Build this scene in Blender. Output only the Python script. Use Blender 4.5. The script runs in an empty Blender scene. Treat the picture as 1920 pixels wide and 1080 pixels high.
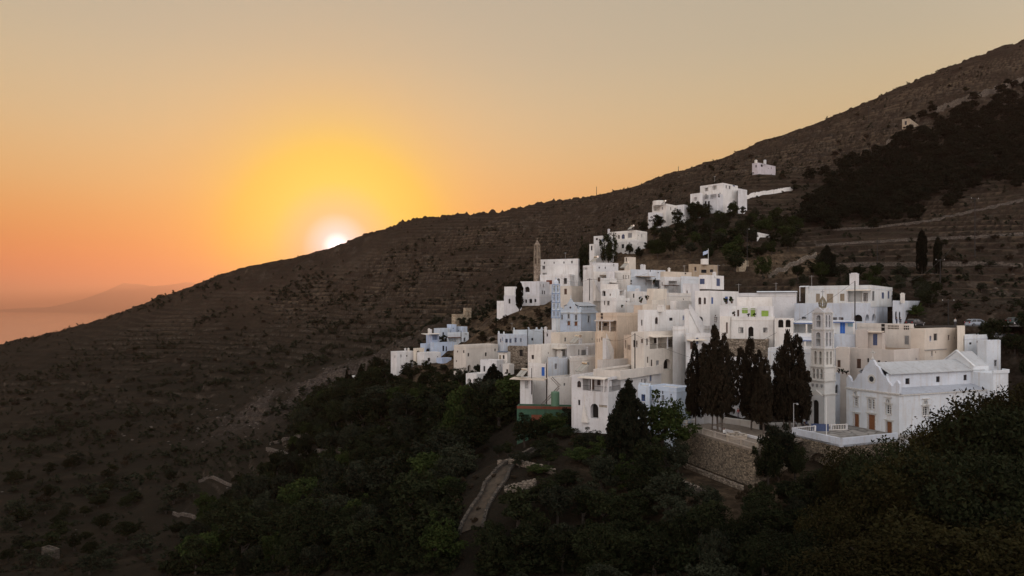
import bpy, bmesh, math, random
import numpy as np
from mathutils import Vector, Matrix

S = bpy.context.scene
R = math.radians
F = 1350.0            # focal length in pixels of the 1920 px wide photograph
HZ = 575.0            # row of the sea horizon

# ------------------------------------------------------------------ camera
cam_d = bpy.data.cameras.new('camera'); cam = bpy.data.objects.new('camera', cam_d)
S.collection.objects.link(cam); S.camera = cam
cam.location = (0, 0, 0); cam.rotation_euler = (R(90), 0, 0)
cam_d.sensor_width = 36; cam_d.lens = 36 * F / 1920
cam_d.shift_y = (HZ - 540) / 1920
cam_d.clip_start = 0.5; cam_d.clip_end = 200000

# ------------------------------------------------------------------ sun and sky
SUN_AZ = math.atan((632 - 960) / F); SUN_EL = R(4.6)
sun_dir = Vector((math.sin(SUN_AZ) * math.cos(SUN_EL), math.cos(SUN_AZ) * math.cos(SUN_EL), math.sin(SUN_EL)))
sd = bpy.data.lights.new('sun', 'SUN'); so = bpy.data.objects.new('sun', sd); S.collection.objects.link(so)
sd.energy = 2.0; sd.angle = R(0.5); sd.color = (1.0, 0.66, 0.36)
LAMP_EL = R(3.2)
so.rotation_euler = (math.pi / 2 - LAMP_EL, 0, math.pi - SUN_AZ)   # shines from just above the ridge
so.rotation_euler = Vector((-math.sin(SUN_AZ) * math.cos(LAMP_EL), -math.cos(SUN_AZ) * math.cos(LAMP_EL), -math.sin(LAMP_EL))).to_track_quat('-Z', 'Y').to_euler()

def lin(c):
    r = []
    for v in c[:3]:
        v = v / 255.0
        r.append(v / 12.92 if v <= 0.04045 else ((v + 0.055) / 1.055) ** 2.4)
    return (r[0], r[1], r[2], 1.0)

W = bpy.data.worlds.new('World'); S.world = W; W.use_nodes = True
nt = W.node_tree; nt.nodes.clear()
def N(t, **k):
    n = nt.nodes.new(t)
    for a, b in k.items(): setattr(n, a, b)
    return n
L = lambda a, b: nt.links.new(a, b)
out = N('ShaderNodeOutputWorld'); bg = N('ShaderNodeBackground'); L(bg.outputs[0], out.inputs[0])
tc = N('ShaderNodeTexCoord'); sx = N('ShaderNodeSeparateXYZ'); L(tc.outputs['Generated'], sx.inputs[0])
def ramp(fac, stops, interp='LINEAR'):
    n = N('ShaderNodeValToRGB'); e = n.color_ramp.elements; n.color_ramp.interpolation = interp
    while len(e) > 1: e.remove(e[-1])
    e[0].position = stops[0][0]; e[0].color = stops[0][1]
    for p, c in stops[1:]:
        x = e.new(p); x.color = c
    L(fac, n.inputs[0]); return n.outputs[0]
west = ramp(sx.outputs['Z'], [(0.0, lin((206,100,88))), (0.012, lin((218,98,70))), (0.04, lin((238,112,44))), (0.09, lin((230,150,64))),
    (0.15, lin((224,180,112))), (0.23, lin((210,190,146))), (0.33, lin((188,182,158))), (0.5, lin((170,168,156))), (1.0, lin((150,156,168)))], 'B_SPLINE')
east = ramp(sx.outputs['Z'], [(0.0, (1.42,1.30,1.25,1)), (0.2, (1.88,1.80,1.76,1)), (0.6, (1.4,1.40,1.45,1)), (1.0, (.70,.74,.82,1))])  # unseen sky behind the camera, raised above the west to brighten the walls
dt = N('ShaderNodeVectorMath', operation='DOT_PRODUCT'); L(tc.outputs['Generated'], dt.inputs[0])
dt.inputs[1].default_value = (math.sin(SUN_AZ), math.cos(SUN_AZ), 0)
mr = N('ShaderNodeMapRange', interpolation_type='SMOOTHSTEP'); L(dt.outputs['Value'], mr.inputs[0])
mr.inputs[1].default_value = -0.6; mr.inputs[2].default_value = 0.75
mx = N('ShaderNodeMix', data_type='RGBA'); L(mr.outputs[0], mx.inputs[0]); L(east, mx.inputs[6]); L(west, mx.inputs[7])
# glow of the sun itself: radial falloff about the sun direction
d2 = N('ShaderNodeVectorMath', operation='DOT_PRODUCT'); L(tc.outputs['Generated'], d2.inputs[0]); d2.inputs[1].default_value = sun_dir
ac = N('ShaderNodeMath', operation='ARCCOSINE'); L(d2.outputs['Value'], ac.inputs[0])
an = N('ShaderNodeMath', operation='DIVIDE'); L(ac.outputs[0], an.inputs[0]); an.inputs[1].default_value = 0.35
B0 = (0, 0, 0, 1)
glow = ramp(an.outputs[0], [(0.0, (1,1,1,1)), (0.22, (.88,.88,.88,1)), (0.34, (.80,.80,.80,1)), (0.48, (.36,.36,.36,1)), (0.7, (.10,.10,.10,1)), (1.0, B0)], 'B_SPLINE')
glowc = ramp(an.outputs[0], [(0.0, lin((214,228,240))), (0.06, lin((226,220,200))), (0.14, lin((246,212,140))), (0.25, lin((254,224,70))), (0.38, lin((255,214,10))), (0.6, lin((248,194,84))), (1.0, lin((240,196,130)))])
m2 = N('ShaderNodeMix', data_type='RGBA'); L(glow, m2.inputs[0]); L(mx.outputs[2], m2.inputs[6]); L(glowc, m2.inputs[7])
core = ramp(an.outputs[0], [(0.0, (4,4,4,1)), (0.034, (.9,.95,1.1,1)), (0.06, (.22,.28,.42,1)), (0.13, B0)])
m3 = N('ShaderNodeMix', data_type='RGBA', blend_type='ADD'); m3.inputs[0].default_value = 1; L(m2.outputs[2], m3.inputs[6]); L(core, m3.inputs[7])
sky = N('ShaderNodeTexSky', sky_type='NISHITA'); sky.sun_disc = False; sky.sun_elevation = SUN_EL; sky.sun_rotation = SUN_AZ
sky.dust_density = 3.0
skm = N('ShaderNodeMix', data_type='RGBA', blend_type='ADD'); skm.inputs[0].default_value = 0.003
L(m3.outputs[2], skm.inputs[6]); L(sky.outputs[0], skm.inputs[7])
# below the horizon the ground takes over: keep it dim
lo = N('ShaderNodeMapRange'); L(sx.outputs['Z'], lo.inputs[0]); lo.inputs[1].default_value = -0.06; lo.inputs[2].default_value = -0.01
lo.inputs[3].default_value = 0.25; lo.inputs[4].default_value = 1.0
m4 = N('ShaderNodeMix', data_type='RGBA', blend_type='MULTIPLY'); m4.inputs[0].default_value = 1; L(skm.outputs[2], m4.inputs[6])
cb = N('ShaderNodeCombineXYZ'); [L(lo.outputs[0], cb.inputs[i]) for i in range(3)]; L(cb.outputs[0], m4.inputs[7])
L(m4.outputs[2], bg.inputs[0]); bg.inputs[1].default_value = 1.0
vs = S.view_settings; vs.view_transform = 'Standard'; vs.look = 'None'; vs.exposure = 0; vs.gamma = 1
S.cycles.max_bounces = 6; S.cycles.diffuse_bounces = 3; S.cycles.volume_bounces = 0
S.cycles.use_denoising = True

# ------------------------------------------------------------------ scene helpers
C = S.collection
def at(px, py, Y): return Vector(((px - 960) / F * Y, Y, (HZ - py) / F * Y))
def link(o, parent=None):
    C.objects.link(o)
    if parent is not None: o.parent = parent
    return o
def tag(o, label=None, cat=None, group=None, kind=None):
    if label: o['label'] = label
    if cat: o['category'] = cat
    if group: o['group'] = group
    if kind: o['kind'] = kind
    return o
def empty(name, loc, rz=0, label=None, cat=None, group=None):
    o = bpy.data.objects.new(name, None); link(o); o.location = loc; o.rotation_euler = (0, 0, rz); o.empty_display_size = 0.3
    return tag(o, label, cat, group)
def np_mesh(name, V, Fc, mats, midx=None, smooth=False):
    me = bpy.data.meshes.new(name); V = np.asarray(V, np.float32); Fc = np.asarray(Fc, np.int32)
    n = Fc.shape[1]
    me.vertices.add(len(V)); me.vertices.foreach_set('co', V.ravel())
    me.loops.add(Fc.size); me.loops.foreach_set('vertex_index', Fc.ravel())
    me.polygons.add(len(Fc)); me.polygons.foreach_set('loop_start', np.arange(0, Fc.size, n, dtype=np.int32))
    if midx is not None: me.polygons.foreach_set('material_index', np.asarray(midx, np.int32))
    me.polygons.foreach_set('use_smooth', np.full(len(Fc), smooth))
    for m in mats: me.materials.append(m)
    me.update(calc_edges=True); me.validate()
    return me
class MB:
    """collects polygons; build() links them as one mesh object"""
    def __init__(s): s.v = []; s.f = []; s.m = []
    def poly(s, pts, m=0):
        i = len(s.v); s.v += [tuple(p) for p in pts]; s.f.append(tuple(range(i, i + len(pts)))); s.m.append(m)
    def box(s, c, sz, rz=0, m=0, ax=None):
        ca, sa = math.cos(rz), math.sin(rz); i = len(s.v)
        for dx, dy, dz in ((-1,-1,-1),(1,-1,-1),(1,1,-1),(-1,1,-1),(-1,-1,1),(1,-1,1),(1,1,1),(-1,1,1)):
            x, y, z = dx*sz[0]/2, dy*sz[1]/2, dz*sz[2]/2
            if ax is not None: p = ax @ Vector((x, y, z)); s.v.append((c[0]+p.x, c[1]+p.y, c[2]+p.z))
            else: s.v.append((c[0]+x*ca-y*sa, c[1]+x*sa+y*ca, c[2]+z))
        for q in ((0,3,2,1),(4,5,6,7),(0,1,5,4),(1,2,6,5),(2,3,7,6),(3,0,4,7)):
            s.f.append(tuple(i+k for k in q)); s.m.append(m)
    def tube(s, p0, p1, r0, r1=None, n=8, m=0, caps=True):
        p0 = Vector(p0); p1 = Vector(p1); r1 = r0 if r1 is None else r1
        d = (p1 - p0).normalized(); a = d.orthogonal().normalized(); b = d.cross(a); i = len(s.v)
        for p, r in ((p0, r0), (p1, r1)):
            for k in range(n):
                t = 2*math.pi*k/n; q = p + a*(math.cos(t)*r) + b*(math.sin(t)*r); s.v.append(tuple(q))
        for k in range(n):
            j = (k+1) % n; s.f.append((i+k, i+j, i+n+j, i+n+k)); s.m.append(m)
        if caps:
            s.f.append(tuple(i+k for k in reversed(range(n)))); s.m.append(m); s.f.append(tuple(i+n+k for k in range(n))); s.m.append(m)
    def lathe(s, c, prof, n=16, m=0, sx=1, sy=1):
        i = len(s.v)
        for r, z in prof:
            for k in range(n):
                t = 2*math.pi*k/n; s.v.append((c[0]+r*math.cos(t)*sx, c[1]+r*math.sin(t)*sy, c[2]+z))
        for j in range(len(prof)-1):
            for k in range(n):
                q = (k+1) % n; s.f.append((i+j*n+k, i+j*n+q, i+(j+1)*n+q, i+(j+1)*n+k)); s.m.append(m)
        s.f.append(tuple(i+k for k in reversed(range(n)))); s.m.append(m)
        j = len(prof)-1; s.f.append(tuple(i+j*n+k for k in range(n))); s.m.append(m)
    def prism(s, pts, d, m=0):
        """polygon pts (3-D, planar) pushed along vector d"""
        d = Vector(d); P = [Vector(p) for p in pts]; i = len(s.v); n = len(P)
        s.v += [tuple(p) for p in P] + [tuple(p+d) for p in P]
        s.f.append(tuple(i+k for k in range(n))); s.m.append(m); s.f.append(tuple(i+n+k for k in reversed(range(n)))); s.m.append(m)
        for k in range(n):
            j = (k+1) % n; s.f.append((i+k, i+n+k, i+n+j, i+j)); s.m.append(m)
    def build(s, name, mats, parent=None, bevel=0, smooth=False, origin=None):
        me = bpy.data.meshes.new(name); o_ = Vector(origin) if origin is not None else None
        vs_ = [tuple(Vector(v) - o_) for v in s.v] if o_ is not None else s.v
        me.from_pydata(vs_, [], s.f)
        if not isinstance(mats, (list, tuple)): mats = [mats]
        for m in mats: me.materials.append(m)
        me.polygons.foreach_set('material_index', s.m); me.polygons.foreach_set('use_smooth', [smooth]*len(s.f)); me.update()
        o = bpy.data.objects.new(name, me); link(o, parent)
        if o_ is not None: o.location = o_
        if parent is None or bevel:
            pass
        if bevel:
            b = o.modifiers.new('bevel', 'BEVEL'); b.width = bevel; b.segments = 2; b.limit_method = 'ANGLE'; b.angle_limit = R(50)
        return o

# ------------------------------------------------------------------ materials
def mat(name, col, rough=0.8, noise=0.0, scale=2.0, bump=0.0, col2=None, metal=0.0, detail=6.0, stretch=None, coat=0, obj_rand=0):
    m = bpy.data.materials.new(name); m.use_nodes = True; t = m.node_tree; b = t.nodes['Principled BSDF']
    b.inputs['Roughness'].default_value = rough; b.inputs['Metallic'].default_value = metal
    b.inputs['Specular IOR Level'].default_value = 0.3 if rough > .6 else 0.5
    c = tuple(col[:3]) + (1,)
    b.inputs['Base Color'].default_value = c
    if noise or bump or col2:
        g = t.nodes.new('ShaderNodeNewGeometry'); vec = g.outputs['Position']
        if stretch:
            mp = t.nodes.new('ShaderNodeMapping'); mp.inputs['Scale'].default_value = stretch; t.links.new(vec, mp.inputs[0]); vec = mp.outputs[0]
        n = t.nodes.new('ShaderNodeTexNoise'); n.inputs['Scale'].default_value = scale; n.inputs['Detail'].default_value = detail; n.inputs['Roughness'].default_value = 0.62
        t.links.new(vec, n.inputs['Vector'])
        if noise or col2:
            r = t.nodes.new('ShaderNodeValToRGB'); r.color_ramp.elements[0].position = 0.32; r.color_ramp.elements[1].position = 0.68
            r.color_ramp.elements[0].color = tuple(col2[:3]) + (1,) if col2 else tuple(v*(1-noise) for v in c[:3]) + (1,)
            r.color_ramp.elements[1].color = c if col2 else tuple(min(1, v*(1+noise)) for v in c[:3]) + (1,)
            t.links.new(n.outputs['Fac'], r.inputs[0]); src = r.outputs[0]
            if obj_rand:
                oi = t.nodes.new('ShaderNodeObjectInfo'); mr_ = t.nodes.new('ShaderNodeMapRange'); t.links.new(oi.outputs['Random'], mr_.inputs[0])
                mr_.inputs[3].default_value = 1-obj_rand; mr_.inputs[4].default_value = 1+obj_rand
                vm = t.nodes.new('ShaderNodeVectorMath'); vm.operation = 'SCALE'; t.links.new(src, vm.inputs[0]); t.links.new(mr_.outputs[0], vm.inputs['Scale']); src = vm.outputs[0]
            t.links.new(src, b.inputs['Base Color'])
        if bump:
            u = t.nodes.new('ShaderNodeBump'); u.inputs['Strength'].default_value = 1.0; u.inputs['Distance'].default_value = bump
            t.links.new(n.outputs['Fac'], u.inputs['Height']); t.links.new(u.outputs[0], b.inputs['Normal'])
    return m

def plaster(name, col, dirt=(.48,.44,.39)):
    """lime-washed wall: broad patchy tone, streaks running down, trowel bumps"""
    m = bpy.data.materials.new(name); m.use_nodes = True; t = m.node_tree; b = t.nodes['Principled BSDF']
    b.inputs['Roughness'].default_value = 0.9; b.inputs['Specular IOR Level'].default_value = 0.2
    g = t.nodes.new('ShaderNodeNewGeometry')
    def nz(scale, st=None, det=5):
        v = g.outputs['Position']
        if st:
            mp = t.nodes.new('ShaderNodeMapping'); mp.inputs['Scale'].default_value = st; t.links.new(v, mp.inputs[0]); v = mp.outputs[0]
        n = t.nodes.new('ShaderNodeTexNoise'); n.inputs['Scale'].default_value = scale; n.inputs['Detail'].default_value = det
        t.links.new(v, n.inputs['Vector']); return n.outputs['Fac']
    def rp(f, a, b_, lo, hi):
        r = t.nodes.new('ShaderNodeMapRange'); t.links.new(f, r.inputs[0]); r.inputs[1].default_value = a; r.inputs[2].default_value = b_
        r.inputs[3].default_value = lo; r.inputs[4].default_value = hi; return r.outputs[0]
    def mix(f, a, b_):
        x = t.nodes.new('ShaderNodeMix'); x.data_type = 'RGBA'; t.links.new(f, x.inputs[0])
        for s, i in ((a, 6), (b_, 7)):
            if isinstance(s, tuple): x.inputs[i].default_value = s[:3] + (1,)
            else: t.links.new(s, x.inputs[i])
        return x.outputs[2]
    c = tuple(col)
    base = mix(rp(nz(0.35), .35, .65, 0, 1), tuple(v*0.84 for v in c), c)
    st = mix(rp(nz(1.0, (1.6, 1.6, .16)), .52, .76, 0, .62), base, tuple(dirt))
    sp = mix(rp(nz(3.2, None, 8), .56, .76, 0, .5), st, tuple(dirt))
    oi = t.nodes.new('ShaderNodeObjectInfo'); tint = t.nodes.new('ShaderNodeValToRGB'); e_ = tint.color_ramp.elements; e_[0].color = (.86,.86,.90,1); e_[1].color = (1.0,.95,.88,1); q_ = e_.new(.5); q_.color = (1.02,1.01,1.0,1)
    t.links.new(oi.outputs['Random'], tint.inputs[0]); tm_ = t.nodes.new('ShaderNodeMix'); tm_.data_type = 'RGBA'; tm_.blend_type = 'MULTIPLY'; tm_.inputs[0].default_value = 1
    t.links.new(sp, tm_.inputs[6]); t.links.new(tint.outputs[0], tm_.inputs[7]); t.links.new(tm_.outputs[2], b.inputs['Base Color'])
    u = t.nodes.new('ShaderNodeBump'); u.inputs['Distance'].default_value = 0.03; t.links.new(nz(2.2, None, 6), u.inputs['Height']); t.links.new(u.outputs[0], b.inputs['Normal'])
    return m

def stone(name, c1, c2, c3, scale=2.2, zs=1.8):
    """rubble masonry: voronoi stones with dark joints"""
    m = bpy.data.materials.new(name); m.use_nodes = True; t = m.node_tree; b = t.nodes['Principled BSDF']; b.inputs['Roughness'].default_value = .95
    g = t.nodes.new('ShaderNodeNewGeometry'); mp = t.nodes.new('ShaderNodeMapping'); mp.inputs['Scale'].default_value = (1, 1, zs); t.links.new(g.outputs['Position'], mp.inputs[0])
    v = t.nodes.new('ShaderNodeTexVoronoi'); v.inputs['Scale'].default_value = scale; t.links.new(mp.outputs[0], v.inputs['Vector'])
    e = t.nodes.new('ShaderNodeTexVoronoi'); e.feature = 'DISTANCE_TO_EDGE'; e.inputs['Scale'].default_value = scale; t.links.new(mp.outputs[0], e.inputs['Vector'])
    r = t.nodes.new('ShaderNodeValToRGB'); r.color_ramp.elements[0].color = c1 + (1,); r.color_ramp.elements[1].color = c2 + (1,)
    sc = t.nodes.new('ShaderNodeSeparateColor'); t.links.new(v.outputs['Color'], sc.inputs[0]); t.links.new(sc.outputs[0], r.inputs[0])
    r2 = t.nodes.new('ShaderNodeMapRange'); t.links.new(e.outputs['Distance'], r2.inputs[0]); r2.inputs[2].default_value = 0.09
    x = t.nodes.new('ShaderNodeMix'); x.data_type = 'RGBA'; t.links.new(r2.outputs[0], x.inputs[0]); x.inputs[6].default_value = c3 + (1,); t.links.new(r.outputs[0], x.inputs[7])
    t.links.new(x.outputs[2], b.inputs['Base Color'])
    u = t.nodes.new('ShaderNodeBump'); u.inputs['Distance'].default_value = 0.12; t.links.new(r2.outputs[0], u.inputs['Height']); t.links.new(u.outputs[0], b.inputs['Normal'])
    return m
# ------------------------------------------------------------------ terrain
rng = np.random.default_rng(7)
def vnoise(x, y, seed=0):
    xi = np.floor(x).astype(np.int64); yi = np.floor(y).astype(np.int64); fx = x-xi; fy = y-yi
    fx = fx*fx*(3-2*fx); fy = fy*fy*(3-2*fy)
    def h(a, b):
        n = (a*374761393 + b*668265263 + seed*974634777) & 0x7fffffff
        n = ((n ^ (n >> 13)) * 1274126177) & 0x7fffffff
        return ((n ^ (n >> 16)) & 0xffff) / 65535.0
    return (h(xi,yi)*(1-fx)+h(xi+1,yi)*fx)*(1-fy)+(h(xi,yi+1)*(1-fx)+h(xi+1,yi+1)*fx)*fy
def fbm(x, y, o=4, seed=0):
    s = 0; a = 0.5
    for i in range(o): s = s + a*(vnoise(x, y, seed+i)-0.5); x = x*2.03; y = y*2.03; a *= 0.5
    return s
# what the photograph shows of the ground: (pixel column, pixel row, distance)
G = [(-400,1080,150),(-400,900,280),(-400,760,480),(-400,690,560),
 (100,1080,150),(400,1080,130),(700,1080,108),(960,1080,90),(1200,1080,80),(1400,1070,76),
 (1418,919,100),(1292,869,116),(1250,930,98),(1100,900,105),(1000,860,118),(950,880,110),(870,965,98),(905,860,114),(1180,850,115),
 (700,905,165),(700,780,215),(600,860,215),(500,950,190),(300,1000,190),(450,790,330),(800,760,200),(800,900,150),
 (500,760,330),(620,690,340),(740,640,330),(820,600,320),(600,640,450),(600,560,580),(600,480,640),
 (400,700,430),(400,600,560),(200,800,330),(200,700,450),(200,620,560),(0,900,260),(0,800,350),(0,700,480),
 (880,607,290),(880,610,360),(930,600,380),(1000,545,330),(800,640,380),(950,520,470),(950,440,570),(1050,440,540),(800,560,470),(800,470,570),
 (700,560,520),(1007,530,264),(960,577,244),(900,632,255),(1000,622,222),(1030,600,236),(940,600,245),(900,690,210),(850,700,225),(760,690,255),
 (1100,478,265),(1200,440,300),(1200,480,250),(1340,390,310),(1300,455,270),(1400,520,215),(1400,445,280),(1430,322,380),
 (1500,480,240),(1550,400,310),(1600,530,185),(1700,585,160),(1700,500,210),(1700,400,290),(1700,300,370),(1705,240,430),
 (1830,617,142),(1760,615,146),(1910,615,140),(1900,550,185),(1900,450,240),(1900,350,300),(1900,200,420),
 (2300,640,140),(2300,450,240),(2300,200,400),(2300,-60,520),(1100,420,480),(1200,390,450),(1500,300,420)]
RID = [(-400,700,600),(0,652,570),(100,626,575),(200,598,590),(300,566,600),(400,534,610),(440,517,615),(500,503,620),(560,490,630),(610,478,640),(650,458,645),(700,436,650),
 (760,418,650),(830,407,650),(900,403,660),(950,398,665),(1000,386,670),(1100,373,680),(1195,361,680),(1215,347,680),(1280,325,670),(1340,306,650),(1400,288,640),
 (1500,252,620),(1590,216,600),(1610,200,600),(1700,165,590),(1800,122,570),(1920,78,560),(2100,10,550),(2300,-70,540)]
pts = []
for a, b, y in G + RID:
    p = at(a, b, y); pts.append((p.x, p.y, p.z))
for a, b, y in RID:      # the far side of the ridge drops away
    p = at(a, b, y); pts.append((p.x*1.25, p.y*1.25, p.z-35-0.1*max(0, p.z))); pts.append((p.x*2.2, p.y*2.2, min(-60, p.z-260)))
# spots under and beside the camera, the near slope and the church platform (x, y, z)
pts += [(0,30,-24),(-60,30,-40),(60,30,-24),(0,5,-20),(80,5,-18),(-80,5,-40),(45,60,-26.5),(75,60,-26),(110,60,-20),(20,75,-28),(60,90,-25.5),(42,102,-25),(80,100,-20),
        (66,118,-20.3),(50,124,-19.9),(36,124,-19.8),(30,128,-19.3),(100,110,-12),(140,110,-4),(44,112,-20.4),(34,112,-20.6)]
HOLES = []               # flat spots and building footprints, filled in by the builders' table
# ------------------------------------------------------------------ what stands in the village (measured off the photograph)
CR = {'A':(1460,500,3.0),'B':(1200,560,4.153),'C':(920,430,5.143),'D':(1180,480,5.4),'E':(960,600,4.909),'F':(700,560,4.909),
      'G':(1060,280,4.174),'H':(1440,60,1.929),'J':(1040,480,7.714),'K':(1480,520,3.6),'L':(1260,740,5.05),'M':(1640,540,6.0),
      'N':(1080,560,7.7125),'O':(940,560,6.75),'P':(1100,490,8.727),'Q':(740,570,8.306),'Z':(0,0,1.0)}
HS = []
def H(label, crop, *blocks, name='white_house', cat='house', x=()):
    HS.append(dict(label=label, crop=crop, blocks=blocks, name=name, cat=cat, extra=x))
def b(Y, th, x, y, m='white', f=(), **k):
    d = dict(Y=Y, th=th, x=x, y=y, m=m, f=f); d.update(k); return d
# features: (face, kind, x0, y0, x1, y1, colour)
H('two storey white house with a canopied veranda and arched ground floor door', 'E',
  b(125,38,(548,885,1410),(530,950),'white',[('L','aw',600,560,635,620,'brown'),('L','v',652,540,872,655,3),('R','v',893,545,1000,655,1),('L','g',608,735,628,785,'brown'),
    ('L','a',722,770,795,905,'dark'),('L','g',800,783,875,805,'grille'),('R','w',1215,540,1240,580,'grey')],rail=1),
  b(127,38,(748,1000,1390),(468,530),'cream',[],part='parapet'),
  x=[('slab',0,'L',640,885,530,1.3,'cream',[765,878],655),('drain',0,'L',672,690,940)])
H('low pale blue house with four slim windows behind the round tree', 'E',
  b(121,48,(1265,1515,1650),(625,835),'palesky',[('L','w',1282,685,1305,742,'grey'),('L','w',1325,687,1355,742,'grey'),('L','w',1375,692,1400,745,'grey'),('L','w',1455,706,1478,758,'grey'),
     ('L','g',1284,640,1296,670,'dark'),('L','g',1332,646,1344,675,'dark'),('L','g',1380,652,1392,682,'dark'),('L','g',1459,680,1470,695,'dark'),('R','w',1540,718,1563,742,'grey')]),
  b(124,30,(1160,1268,1285),(610,800),'palesky',[('L','w',1190,685,1226,748,'blue')],part='wing'), name='blue_house')
H('long cream house with a glazed veranda and a tall arched cellar door', 'E',
  b(138,52,(1098,1215,1600),(112,470),'cream',[('L','g',1115,185,1132,250,'brown'),('L','w',1138,190,1157,250,'brown'),('L','w',1186,175,1207,212,'brown'),
     ('R','w',1235,170,1252,232,'brown'),('R','v',1268,155,1422,262,2),('R','w',1432,178,1478,248,'brown'),('R','w',1510,188,1565,260,'brown'),
     ('R','g',1243,338,1255,395,'brown'),('R','g',1278,365,1292,430,'brown'),('R','d',1325,372,1355,440,'grey'),('R','a',1395,358,1462,450,'dark'),('R','d',1500,325,1530,405,'brown'),('R','g',1535,460,1548,488,'dark')]),
  b(146,60,(1030,1098,1110),(145,470),'peach',[('L','a',1038,185,1052,260,'dark'),('L','g',1063,228,1073,272,'brown'),('L','g',1078,230,1088,275,'brown')],part='wing'),
  x=[('slab',0,'R',1262,1478,150,1.1,'cream',[1300,1395],262)])
H('cream house with one arched window set high in its grey side above the veranda house', 'D',
  b(144,50,(85,150,600),(545,800),'white',[('L','g',118,645,132,705,'brown'),('R','aw',260,618,292,688,'brown'),('R','g',405,625,440,655,'brown')]),
  x=[('chim',0,320,500,545,1.2)])
H('white terrace wall house with a lean-to canopy over a brown door beside the tallest cypress', 'D',
  b(141,50,(430,440,820),(715,800),'white',[]),
  b(137,50,(570,576,850),(790,1010),'white',[('R','d',615,870,652,945,'brown')],part='wing'),
  x=[('slab',1,'R',580,745,850,1.0,'cream',[],0),('stairs',0,'R',560,530,700,715)])
H('tall white house with blue shuttered windows and a small blue shuttered room on its roof', 'D',
  b(152,42,(665,815,1105),(350,800),'white',[('L','aw',697,418,728,490,'brown'),('L','aw',752,420,775,487,'brown'),('L','aw',688,612,745,665,'grey'),
     ('R','s',830,418,850,485,'blue'),('R','s',970,410,1000,480,'blue'),('R','w',858,618,893,668,'brown'),('R','g',868,596,882,608,'dark')]),
  b(156,42,(705,780,957),(190,315),'white',[('L','s',712,230,762,285,'navy'),('R','s',882,228,920,305,'navy')],part='roof_room'),
  x=[('chim',1,860,165,195,.6)])
H('white two storey house with bright green shutters and an arched ground floor door', 'D',
  b(140,16,(1030,1460,1700),(615,900),'white',[('L','w',1105,722,1155,780,'grey'),('L','a',1205,715,1258,815,'dark'),('L','w',1355,725,1398,775,'grey')]),
  b(144.5,16,(1045,1292,1300),(508,625),'white',[('L','d',1092,540,1112,612,'brown'),('L','s',1140,530,1200,582,'green'),('L','d',1228,530,1275,615,'green'),('L','g',1168,503,1180,516,'dark')],part='upper_storey'),
  b(140.6,16,(1292,1452,1690),(508,625),'white',[('L','s',1337,553,1410,612,'green'),('R','g',1490,550,1508,590,'grey')],part='upper_storey'),
  b(147,16,(1090,1440,1670),(415,520),'white',[],part='parapet'),
  b(141,35,(915,1000,1040),(610,850),'white',[('L','d',978,672,996,785,'brown')],part='wing'),
  b(141.5,35,(915,1000,1045),(500,610),'white',[],part='wing'))
H('long low white roof storey standing behind the green shuttered house', 'D', b(163,18,(1060,1690,1760),(372,470),'white',[]),x=[('slab',0,'L',1290,1700,362,.6,'sky',[],0)])
H('white arcade terrace with two round arches and a baluster rail left of the bell tower', 'D',
  b(137,20,(1470,1655,1672),(632,800),'white',[('L','a',1508,642,1560,725,'dark'),('L','a',1583,642,1633,722,'dark'),('L','g',1580,738,1590,765,'dark'),('L','g',1598,738,1608,765,'dark'),('L','g',1616,738,1626,765,'dark')]))
# ---- right hand cluster
H('large white house with brown shutters and a tall square chimney behind the bell tower', 'A',
  b(150,37,(88,482,640),(205,345),'sky',[('L','w',130,282,155,294,'dark'),('L','w',208,282,232,294,'dark'),('L','w',302,285,328,328,'brown'),('L','w',338,285,364,300,'brown'),('L','a',422,270,470,308,'dark'),
      ('R','a',487,268,510,305,'dark'),('R','a',524,264,548,305,'dark')]),
  b(155,37,(150,520,640),(103,215),'sky',[('L','s',210,152,232,200,'tan'),('L','s',270,152,306,203,'tan'),('L','s',345,152,370,193,'tan'),('L','v',388,132,470,198,0),('L','w',476,148,502,195,'brown'),
      ('R','g',527,138,539,192,'grey'),('R','s',580,145,593,180,'navy'),('R','s',614,138,623,180,'navy')],part='upper_storey'),
  b(158,46,(640,642,855),(190,330),'sky',[('R','aw',655,250,666,298,'dark'),('R','aw',676,252,686,298,'dark')],part='wing'),
  x=[('chim',1,425,38,105,1.4),('slab',1,'L',385,520,133,1.6,'cream',[392],200),('chim',2,697,150,195,.7),('porch',1,125,172,112,195)])
H('white house with a blue door under a blue edged canopy', 'A',
  b(134,24,(80,312,320),(378,470),'sky',[]),
  b(137,24,(80,425,432),(308,390),'sky',[('L','v',88,325,195,372,0),('L','s',345,315,374,376,'bright'),('L','s',388,312,420,338,'pane')],part='upper_storey'),
  b(132,24,(120,200,210),(450,560),'white',[],part='wing'),
  b(133,30,(300,430,440),(385,480),'sky',[],part='wing'),
  x=[('slab',1,'L',80,205,312,1.6,'bluetrim',[158,200],378),('slab',1,'L',300,425,306,1.2,'bluetrim',[428],378),('slab',0,'L',92,205,408,1.4,'bluetrim',[150,205],450)])
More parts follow.
